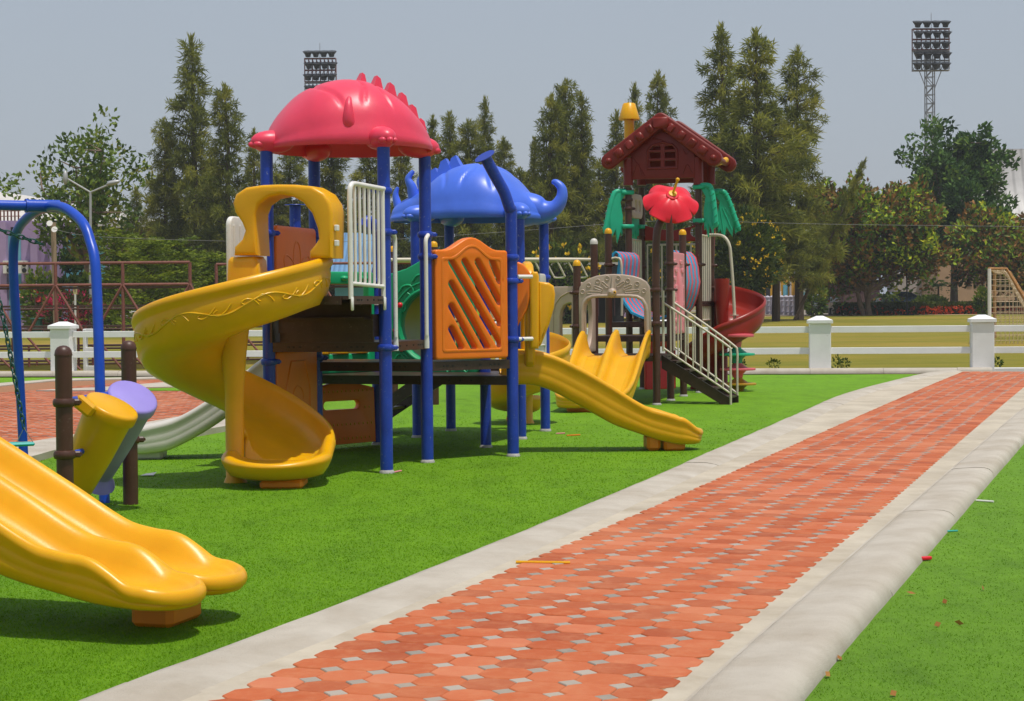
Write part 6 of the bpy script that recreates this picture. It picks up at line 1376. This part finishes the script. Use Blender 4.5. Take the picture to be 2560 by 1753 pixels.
YC = 46.0; bleacher('second rusty pipe bleacher ending behind the white barred rail', P(541, 700, YC).x, YC, 5, (P(640, 700, YC).x - P(541, 700, YC).x) * 1.35, 1)
# ---- floodlight masts
galv = paint('galvanised_lattice', (0.33, 0.32, 0.32), .5, .2, 3, metal=.3); lampm = paint('floodlight_housing', (0.02, 0.022, 0.026), .5)
def mast(label, pxc, ytop, ybot_rack, half, Y, tilt=0.0):
    c = P(pxc, ytop, Y); zb = P(pxc, ybot_rack, Y).z; hw = half * Y / FPX; H = c.z - zb; t = thing('floodlight_mast', label, 'floodlight mast', (c.x, Y, fz(128)))
    mb = MB(); q = .45
    for sx in (-q, q):
        for sy in (-q, q): mb.tube([(c.x + sx, Y + .8 + sy, 0), (c.x + sx, Y + .8 + sy, zb + H * .4)], .07, 5)
    z = 0; k = 0
    while z < zb + H * .3:
        s_ = q if k % 2 else -q
        for sy in (-q, q): mb.tube([(c.x - s_, Y + .8 + sy, z), (c.x + s_, Y + .8 + sy, z + 1.0)], .045, 4); mb.tube([(c.x - q, Y + .8 + sy, z), (c.x + q, Y + .8 + sy, z)], .04, 4)
        z += 1.0; k += 1
    part(t, 'lattice_mast', mb, galv, smooth=30)
    for nm, z0, z1, m in (('upper_rack', zb + H * .5, c.z, redoxide), ('lower_rack', zb, zb + H * .5 - .12, galv)):
        mb = MB()
        for zz in (z0, (z0 + z1) / 2, z1):
            for yy in (0, .6): mb.tube([(c.x - hw, Y + yy, zz), (c.x + hw, Y + yy, zz)], .07, 5)
        for i in range(9):
            x = c.x - hw + 2 * hw * i / 8; mb.tube([(x, Y + .3, z0), (x, Y + .3, z1)], .05 if i % 2 else .07, 4)
            if i < 8: mb.tube([(x, Y, z0), (x + hw / 4, Y, (z0 + z1) / 2)], .045, 4); mb.tube([(x + hw / 4, Y, (z0 + z1) / 2), (x, Y, z1)], .045, 4)
        part(t, nm, mb, m, smooth=30)
    for rw in range(5):
        for k in range(4):
            x = c.x - hw + 2 * hw * (k + .5) / 4 + (rw % 2) * .1; zz = zb + H * (rw / 4.0) + .45; mb = MB(); R = Matrix.Rotation(rad(-25), 3, 'X') @ Matrix.Rotation(rad(10 * (k - 1.5)), 3, 'Z')
            mb.lathe([(.30, 0), (.34, .25), (.62, .62), (.64, .66)], (x, Y - .15, zz - .3), Matrix.Rotation(rad(18), 3, 'X'), 8); part(t, 'floodlight', mb, lampm)
    mb = MB(); mb.tube([(c.x - hw * .6, Y + .5, zb), (c.x - q, Y + .5, zb - hw * 1.0)], .05, 4); mb.tube([(c.x + hw * .6, Y + .5, zb), (c.x + q, Y + .5, zb - hw * 1.0)], .05, 4); mb.tube([(c.x, Y, c.z), (c.x, Y, c.z + 1.8)], .03, 4); part(t, 'stay', mb, galv)
mast('tall floodlight mast with a rusty lamp rack above the dark tree on the right', 2328, 72, 176, 46, 205); mast('floodlight mast whose lamp rack shows behind the red roof', 800, 146, 262, 39, 212)
# ---- street furniture, left
lampgrey = paint('lamp_post_grey', (0.45, 0.45, 0.45), .45, .1, 5, metal=.3)
Yl = 88; b = bases(226, Yl); top = P(226, 481, Yl); t = thing('street_lamp', 'grey double-armed street lamp in front of the light green tree', 'street lamp', tuple(b)); mb = MB(); mb.tube([b, top], [.09, .06], 10); part(t, 'pole', mb, lampgrey)
for e_, r_ in (((170, 448), -1), ((276, 460), 1)):
    q = P(e_[0], e_[1], Yl); mb = MB(); mb.tube([top, q], .045, 8); part(t, 'arm', mb, lampgrey); mb = MB(); d = (q - top).normalized(); ang = math.atan2(d.z, d.x); mb.ball(q + d * .15, (.36, .16, .12), Matrix.Rotation(-ang * .6, 3, 'Y'), 14, 8); part(t, 'lamp_head', mb, lampgrey, smooth=60)
Yp = 75; b = bases(140, Yp); top = P(133, 556, Yp); t = thing('utility_pole', 'weathered utility pole with small loudspeaker horns behind the bleacher', 'utility pole', tuple(b)); mb = MB(); mb.tube([b, top], .11, 8); part(t, 'pole', mb, paint('weathered_timber', (0.30, 0.22, 0.14), .85, .2, 6))
for px, py in ((127, 563), (139, 578)): mb = MB(); mb.lathe([(.03, 0), (.05, .08), (.13, .2)], P(px, py, Yp - .2), Matrix.Rotation(rad(70), 3, 'X'), 12); part(t, 'horn_speaker', mb, whitemetal)
cable = paint('cable_grey', (0.16, 0.16, 0.155), .6)
for pts, lab, Yw in (([(132, 572), (248, 592), (614, 604), (900, 603), (1303, 577), (1509, 561), (1700, 549)], 'thin overhead cable crossing behind the playground', 74), ([(1700, 549), (1880, 556), (2150, 562), (2600, 567)], 'thin overhead cable crossing the right-hand trees', 74)):
    mb = MB(); mb.tube(spline([P(x, y, Yw) for x, y in pts], 4), .009, 5); tag(solid('overhead_cable', mb, cable, loc=P(pts[0][0], pts[0][1], Yw)), lab, 'cable')
Yu = 93; redc = paint('red_umbrella_cloth', (0.62, 0.03, 0.03), .7, .15, 2); pinkc = paint('faded_red_umbrella_cloth', (0.66, 0.20, 0.18), .7, .15, 2)
for px, py, m, lab, w_ in ((62, 731, pinkc, 'faded pinkish-red sun umbrella beside the purple house', 34), (108, 735, redc, 'bright red sun umbrella beside the bougainvillea', 34)):
    c = P(px, py, Yu); r_ = w_ * Yu / FPX; t = thing('sun_umbrella', lab, 'umbrella', (c.x, Yu, fz(Yu))); mb = MB(); mb.lathe([(r_, -.42), (r_ * .98, -.36), (r_ * .55, -.12), (.03, 0)], c, None, 8); part(t, 'canopy', mb, m, smooth=20); mb = MB(); mb.tube([(c.x, Yu, fz(Yu)), c], .025, 6); part(t, 'pole', mb, whitemetal)
t = thing('stall', 'red-fronted drink stall with a white logo behind the umbrellas', 'stall', tuple(bases(112, 96))); a_, b_ = P(74, 719, 96), P(152, 733, 96); mb = MB(); mb.box(((a_.x + b_.x) / 2, 96, (a_.z + b_.z) / 2), (b_.x - a_.x, .15, a_.z - b_.z)); bo = part(t, 'sign_board', mb, redc)
mb = MB(); c = P(112, 726, 95.9); mb.tube(spline([c + Vector((x, 0, z)) for x, z in ((-.25, -.05), (-.12, .1), (.0, -.08), (.05, .1), (.2, .0), (.3, .06))], 5), .03, 6, sy=.3); part(bo, 'logo', mb, whitemetal)
mb = MB(); p = bases(112, 97); mb.box(p + ZZ * .9, (1.6, .8, 1.7), None, .03); part(t, 'counter', mb, paint('dark_red_cabinet', (0.12, 0.015, 0.015), .6))
bin_ = thing('wheelie_bin', 'dark green wheelie bin beside the bougainvillea', 'bin', tuple(bases(93, 87))); p = bases(93, 87); grn = paint('bin_green', (0.012, 0.10, 0.07), .5); mb = MB(); mb.box(p + ZZ * .42, (.42, .45, .80), None, .03, taper=1.2); part(bin_, 'body', mb, grn); mb = MB(); mb.box(p + ZZ * .86, (.54, .58, .07), None, .02); part(bin_, 'lid', mb, grn)
sg = thing('road_sign', 'pale yellow board sign with a black arrow on a white post', 'sign', tuple(bases(188, 86))); p = bases(188, 86); a_ = P(188, 736, 86); b_ = P(188, 713, 86); mb = MB(); mb.tube([p, a_], .05, 8); part(sg, 'post', mb, whitemetal); mb = MB(); mb.box((a_ + b_) / 2, (.18 * 1.0, .04, b_.z - a_.z), None, .005); bo = part(sg, 'board', mb, paint('sign_cream', (0.6, 0.5, 0.25), .6)); mb = MB(); cc = (a_ + b_) / 2 + Vector((0, -.03, 0)); mb.box(cc - ZZ * .03, (.03, .01, .18)); mb.box(cc + Vector((-.03, 0, .06)), (.08, .01, .03)); mb.add([cc + Vector((-.08, 0, .06)), cc + Vector((-.04, 0, .10)), cc + Vector((-.04, 0, .02))], [(0, 1, 2)]); part(bo, 'arrow', mb, black)
t = thing('awning', 'blue and white striped awning beside the sign', 'awning', tuple(bases(180, 95))); 
for i in range(5):
    mb = MB(); x0_, x1_ = 155 + i * 9, 164 + i * 9; mb.add([P(x0_, 716, 97), P(x1_, 716, 97), P(x1_ + 14, 738, 95), P(x0_ + 14, 738, 95)], [(0, 1, 2, 3)]); part(t, 'stripe', mb, (tealw, whitemetal)[i % 2])
mb = MB(); 
for x in (172, 212): mb.tube([bases(x, 95), P(x, 738, 95)], .03, 6)
part(t, 'frame', mb, whitemetal)
t = thing('water_tank', 'round blue water tank on a stand beyond the bleacher', 'tank', tuple(bases(291, 92))); p = P(291, 748, 92); mb = MB(); mb.lathe([(.30, 0), (.34, .03), (.34, .24), (.2, .30), (.05, .31)], p, None, 16); part(t, 'tank', mb, skyblue); mb = MB(); mb.tube([bases(284, 92), P(284, 748, 92)], .03, 6); mb.tube([bases(298, 92), P(298, 748, 92)], .03, 6); part(t, 'stand', mb, skyblue)
# ---- right side: flag, lamp pole, goal, planter, bench, cars
Yf = 127; b = bases(2268, Yf); top = P(2266, 614, Yf); t = thing('flag_pole', 'thin dark flag pole with a furled yellow flag above the hedge', 'flag pole', tuple(b)); mb = MB(); mb.tube([b, top], .05, 8); mb.ball(top, .07, None, 8, 6); part(t, 'pole', mb, black)
mb = MB(); a_ = P(2268, 617, Yf); z1_ = P(2268, 682, Yf).z; rows = [[a_ + Vector((.02 + .14 * i / 3, .05 * math.sin(i * 2 + k * .7), (z1_ - a_.z) * k / 8)) for i in range(4)] for k in range(9)]; mb.grid(rows); mb.grid([[p + Vector((0, .012, 0)) for p in r_] for r_ in rows], flip=True); part(t, 'flag', mb, paint('yellow_flag_cloth', (0.75, 0.6, 0.02), .7), smooth=60)
mb = MB(); mb.box(b + ZZ * .1, (.9, .5, .2), None, .03); part(t, 'base', mb, black)
Yk = 110; b = bases(1878, Yk); top = P(1874, 607, Yk); mb = MB(); mb.tube([b, top], .055, 8); t = thing('lamp_pole', 'plain black lamp pole in front of the yellow-flowered shrub', 'lamp pole', tuple(b)); part(t, 'pole', mb, black); mb = MB(); mb.ball(top + ZZ * .08, (.08, .08, .14), None, 10, 6); part(t, 'lamp', mb, whitemetal, smooth=60)
Yg = 58; rust = paint('rusty_goal_pipe', (0.42, 0.20, 0.06), .7, .3, 4, worn=(.6, .55, .5), wornamt=.1); netm = paint('goal_net_cord', (0.52, 0.40, 0.26), .9)
ga, gb = at(2474, Yg), at(2487, Yg + 7.0); ga.z = gb.z = .05; t = thing('football_goal', 'rusty football goal with a sagging net at the right edge', 'goal', tuple(ga)); ht = P(2474, 672, Yg).z; hb = ht
for p, m in ((ga, whitemetal), (gb, rust)): mb = MB(); mb.tube([p, Vector((p.x, p.y, ht))], .06, 8); part(t, 'upright', mb, m)
mb = MB(); mb.tube([Vector((ga.x, ga.y, ht)), Vector((gb.x, gb.y, ht))], .06, 8); part(t, 'crossbar', mb, rust)
for p in (ga, gb):
    mb = MB(); q1_ = Vector((p.x + .55, p.y, ht)); q2_ = Vector((p.x + 2.0, p.y, .05)); mb.tube([Vector((p.x, p.y, ht)), q1_, q2_], .045, 8); part(t, 'stay', mb, rust)
mb = MB(); r = random.Random(5)
def netp(u, v):      # u along the goal, v from the crossbar over the back to the ground
    p = ga.lerp(gb, u); s_ = v; x = .55 * min(1, s_ / .2) + (1.45 * ((s_ - .2) / .8) if s_ > .2 else 0); z = ht if s_ < .2 else ht + (.05 - ht) * ((s_ - .2) / .8); return Vector((p.x + x - .12 * math.sin(v * 3.14), p.y, z - .14 * math.sin(u * 18) * .4 - .1 * math.sin(v * 3.14)))
for i in range(29): mb.tube([netp(i / 28, j / 12) for j in range(13)], .009, 3, caps=False)
for j in range(22): mb.tube([netp(i / 14, j / 21) for i in range(15)], .009, 3, caps=False)
for p0 in (0, 1):
    for k in range(14): v = k / 13; top_ = netp(p0, v); mb.tube([top_, Vector((top_.x, top_.y, .05))], .009, 3, caps=False)
    for k in range(14): z = ht * k / 14; xm = .55 + 1.45 * (1 - z / ht); p = ga if p0 == 0 else gb; mb.tube([Vector((p.x, p.y, z)), Vector((p.x + xm, p.y, z))], .009, 3, caps=False)
part(t, 'net', mb, netm, smooth=0, weld=False)
p = bases(2208, 132); pl = paint('pink_concrete_planter', (0.50, 0.36, 0.35), .8, .1, 4); mb = MB(); w_ = 38 * 132 / FPX; mb.lathe([(w_ * .97, 0), (w_, .1), (w_, .95), (w_ * .96, 1.0), (w_ * .88, 1.0), (w_ * .86, .8)], p, None, 32); tag(solid('round_planter', mb, pl, loc=p), 'low round pinkish concrete planter ring around the orange-leaved tree', 'planter')
t = thing('picnic_table', 'low dark table in the shade behind the hedge', 'table', tuple(bases(2410, 136))); p = bases(2410, 136); mb = MB(); mb.box(p + ZZ * 1.0, (2.4, .9, .08)); part(t, 'table_top', mb, plank)
for dx in (-1, 1): mb = MB(); mb.box(p + Vector((dx, 0, .48)), (.12, .7, .95)); part(t, 'leg', mb, plank)
glass = paint('car_glass', (0.02, 0.03, 0.04), .08, .1, 3, bmp=0); tyre = paint('tyre_rubber', (0.015, 0.015, 0.015), .8)
def car(label, pos, yaw, col, L=4.2, W=1.72, H=1.5, hatch=True):
    t = thing('parked_car', label, 'car', tuple(pos)); t.rotation_euler = (0, 0, yaw); cp_ = paint('car_paint_' + ('silver' if hatch else 'blue'), col, .25, .05, 2, metal=.3, bmp=0, coat=.5)
    def pl_(name, mb, m, par=None):
        me = mesh_of(mb, name, m, Vector((0, 0, 0)), 40); o = bpy.data.objects.new(name, me); COL.objects.link(o); o.parent = par or t; return o
    prof = [(-L / 2, .30), (-L / 2 - .03, .55), (-L / 2 + .03, .85), (-L / 2 + (.18 if hatch else .75), .98), (-L / 2 + (.45 if hatch else 1.2), H - .06), (-L / 2 + (.8 if hatch else 1.5), H), (L * .08, H - .01), (L * .25, .96), (L / 2 - .25, .82), (L / 2, .65), (L / 2 + .02, .32), (L / 2 - .2, .2), (-L / 2 + .1, .2)]
    mb = MB(); ys_2 = [(-W / 2, .0), (-W / 2, 1)]; n = len(prof)
    def ring(y, ins): return [Vector((x * (1 - .0 * ins), y * (1 - (.16 * max(0, (z - .9) / (H - .9)))), z)) for x, z in prof]
    a_, b_ = ring(-W / 2, 0), ring(W / 2, 0); c0, c1 = [Vector((p.x * .985, p.y * .93, p.z * .985 + .01)) for p in a_], [Vector((p.x * .985, p.y * .93, p.z * .985 + .01)) for p in b_]
    mb.add(c0 + a_ + b_ + c1, [tuple(range(n))] + [(k * n + i, k * n + (i + 1) % n, (k + 1) * n + (i + 1) % n, (k + 1) * n + i) for k in range(3) for i in range(n)] + [tuple(range(3 * n, 4 * n))[::-1]]); body = pl_('body', mb, cp_)
    i0 = 3; z0 = prof[3][1] + .03; mb = MB(); xb0, xb1 = prof[3][0] - .02, prof[4][0] - .02; mb.add([Vector((xb0, -W * .40, z0)), Vector((xb0, W * .40, z0)), Vector((xb1 - .0, W * .36, H - .12)), Vector((xb1 - .0, -W * .36, H - .12))], [(0, 1, 2, 3)]); pl_('rear_window', mb, glass)
    for sy in (-1, 1):
        mb = MB(); mb.add([Vector((prof[3][0] + .25, sy * (W / 2 - .025 + .02), z0)), Vector((L * .2, sy * (W / 2 - .02 + .02), z0)), Vector((L * .07, sy * (W / 2 * .86 + .012), H - .1)), Vector((prof[4][0] + .25, sy * (W / 2 * .86 + .012), H - .1))], [(0, 1, 2, 3)]); pl_('side_window', mb, glass)
        mb = MB(); mb.box((-L / 2 + .02, sy * (W / 2 - .2), .80), (.10, .36, .16), None, .03); pl_('tail_light', mb, redplastic)
        for x in (-L * .3, L * .31):
            mb = MB(); mb.lathe([(.12, -.1), (.30, -.1), (.32, -.06), (.32, .06), (.30, .1), (.12, .1)], (x, sy * (W / 2 - .08), .31), Matrix.Rotation(rad(90), 3, 'X'), 18); w_ = pl_('wheel', mb, tyre); mb = MB(); mb.lathe([(.001, -.085), (.19, -.09), (.19, .09), (.001, .085)], (x, sy * (W / 2 - .06), .31), Matrix.Rotation(rad(90), 3, 'X'), 14); pl_('rim', mb, lampgrey, w_)
    mb = MB(); mb.add([Vector((L * .10, -W * .38, H - .07)), Vector((L * .10, W * .38, H - .07)), Vector((L * .255, W * .42, .99)), Vector((L * .255, -W * .42, .99))], [(0, 1, 2, 3)]); pl_('windscreen', mb, glass)
    mb = MB(); mb.box((-L / 2 - .03, 0, .42), (.10, W * .95, .22), None, .04); pl_('bumper', mb, cp_); return t
p = bases(2064, 134); car('silver hatchback seen from behind, parked beside the thin shrub', p + Vector((0, 0, .05)), rad(62), (0.50, 0.49, 0.47), 4.1, 1.75, 1.62); p = bases(2258, 146); car('dark blue sedan half hidden behind the planter', p + Vector((0, 0, .45)), rad(8), (0.05, 0.09, 0.16), 4.4, 1.72, 1.42, False)
# ---- notice boards by the yellow building
for px, y0, y1, w_, m, lab in ((1946, 728, 745, 14, palew, 'small pale notice board with green pictures by the road'), (2011, 720, 742, 12, tealw, 'blue and white poster board in front of the yellow building')):
    Yn = 158; t = thing('notice_board', lab, 'sign', tuple(bases(px, Yn))); a_, b_ = P(px, y1, Yn), P(px, y0, Yn); mb = MB(); mb.tube([bases(px - 5, Yn), P(px - 5, y1, Yn)], .04, 5); mb.tube([bases(px + 5, Yn), P(px + 5, y1, Yn)], .04, 5); part(t, 'post', mb, lampgrey); mb = MB(); mb.box((a_ + b_) / 2, (w_ * Yn / FPX, .06, b_.z - a_.z)); bo = part(t, 'board', mb, whitemetal); mb = MB(); mb.box((a_ + b_) / 2 + Vector((-.05, -.05, -.1)), (w_ * Yn / FPX * .6, .02, (b_.z - a_.z) * .3)); part(bo, 'picture', mb, m)
# ---- litter on the turf and path
straw = [((1290, 1405), (1425, 1407), yellow, 'long yellow plastic straw lying on the brick path', .066, .009), ((2440, 1251), (2484, 1254), whitemetal, 'white stick on the right-hand turf by the kerb', .008, .008), ((2368, 1328), (2394, 1327), teal, 'pale green straw on the right-hand turf by the kerb', .008, .006), ((1390, 1084), (1412, 1083), pink, 'pink straw on the turf behind the yellow slide', .008, .008), ((1417, 1089), (1450, 1087), orange, 'orange straw on the turf behind the yellow slide', .008, .008), ((982, 1181), (1003, 1177), pink, 'pinkish stick lying at the foot of the front blue post', .008, .008)]
for a_, b_, m, lab, z, r_ in straw: mb = MB(); mb.tube([G(*a_, z), G(*b_, z)], r_, 6); tag(solid('straw', mb, m, loc=G(*a_, z)), lab, 'litter')
mb = MB(); c = G(370, 1190); mb.add([c + Vector((-.06, -.05, .01)), c + Vector((.06, -.06, .012)), c + Vector((.07, .05, .03)), c + Vector((-.03, .07, .015))], [(0, 1, 2, 3)]); tag(solid('paper_scrap', mb, whitemetal, loc=c), 'white paper scrap on the shaded turf left of the spiral slide', 'litter')
mb = MB(); c = G(2315, 1402); mb.box(c + ZZ * .015, (.07, .03, .02), Matrix.Rotation(.4, 3, 'Z'), .005); tag(solid('sweet_wrapper', mb, redplastic, loc=c), 'crumpled red sweet wrapper on the turf by the right kerb', 'litter')
dryl = leafmat('dry_leaf', [(0.28, 0.10, 0.02), (0.40, 0.20, 0.05)], .1)
lf = [(2335, 1570), (2410, 1566), (2355, 1512), (2290, 1490), (2105, 1650), (2065, 1698), (2225, 1745), (2460, 1475)]
for i, (x, y) in enumerate(lf):
    mb = MB(); r = random.Random(i); c = G(x, y); leaf(mb, c + ZZ * .012, Vector((r.uniform(-1, 1), r.uniform(-1, 1), .1)).normalized(), .05, .014, r, r.random()); tag(solid('dry_leaf', mb, dryl, loc=c, smooth=0), 'small dry brown leaf on the right-hand turf', 'leaf', 'dry leaves on the right-hand turf')

for i, (px, py, h) in enumerate(((1934, 914, .22), (2085, 911, .30), (2492, 907, .22), (1846, 897, .24), (2110, 880, .2), (392, 930, .2))):
    b = G(px, 929); b.y = 39.4 + i * .15; b = Vector((P(px, py, b.y).x, b.y, 0)); cr = bushy(90 + i, h * 1.2, h * .8, h, 90, .07)
    me = mesh_of(cr, 'weed', hedgel, smooth=0, weld=False); o = bpy.data.objects.new('weed', me); COL.objects.link(o); o.location = b
    tag(o, ('small green weed growing against the back of the white fence'), 'weed', 'weeds behind the white fence')
# ================================================================== thin air haze between the playground and the far trees
hm_, nt, b = newmat('air_haze'); nt.nodes.remove(b); pv = nd(nt, 'ShaderNodeVolumePrincipled'); pv.inputs['Color'].default_value = (0.86, 0.90, 0.96, 1); pv.inputs['Density'].default_value = HAZE
nt.links.new(pv.outputs[0], nt.nodes['Material Output'].inputs['Volume'])
mb = MB(); mb.box((0, 430, 25), (990, 960, 54)); solid('haze', mb, hm_, kind='stuff', smooth=0)
# ================================================================== light
SUN_EL, SUN_AZ = 73.0, math.atan2(-.71, .70)          # sun to the right and a little behind the camera
w = bpy.data.worlds.new('World'); S.world = w; w.use_nodes = True; nt = w.node_tree
bg = nt.nodes['Background']; sky = nd(nt, 'ShaderNodeTexSky', sky_type='NISHITA', sun_disc=False)
sky.sun_elevation = rad(SUN_EL); sky.sun_rotation = math.pi / 2 - SUN_AZ; sky.air_density = 1.2; sky.dust_density = 3.0; sky.ozone_density = 1.5; sky.altitude = 0
hz = mixc(nt, SKYMIX, sky.outputs['Color'], SKYFLAT)
nt.links.new(hz, bg.inputs['Color']); bg.inputs['Strength'].default_value = SKYSTR
ld = bpy.data.lights.new('sun', 'SUN'); ld.energy = SUNE; ld.angle = rad(0.6); ld.color = (1.0, 0.955, 0.88)
so = bpy.data.objects.new('sun', ld); COL.objects.link(so)
sdir = Vector((math.cos(SUN_AZ) * math.cos(rad(SUN_EL)), math.sin(SUN_AZ) * math.cos(rad(SUN_EL)), math.sin(rad(SUN_EL))))
so.rotation_euler = sdir.to_track_quat('Z', 'Y').to_euler(); so.location = (8, -6, 20)
S.view_settings.view_transform = 'Standard'; S.view_settings.look = 'None'; S.view_settings.exposure = EXPO; S.view_settings.gamma = 1.0
S.cycles.max_bounces = 6; S.cycles.diffuse_bounces = 3; S.cycles.transparent_max_bounces = 8
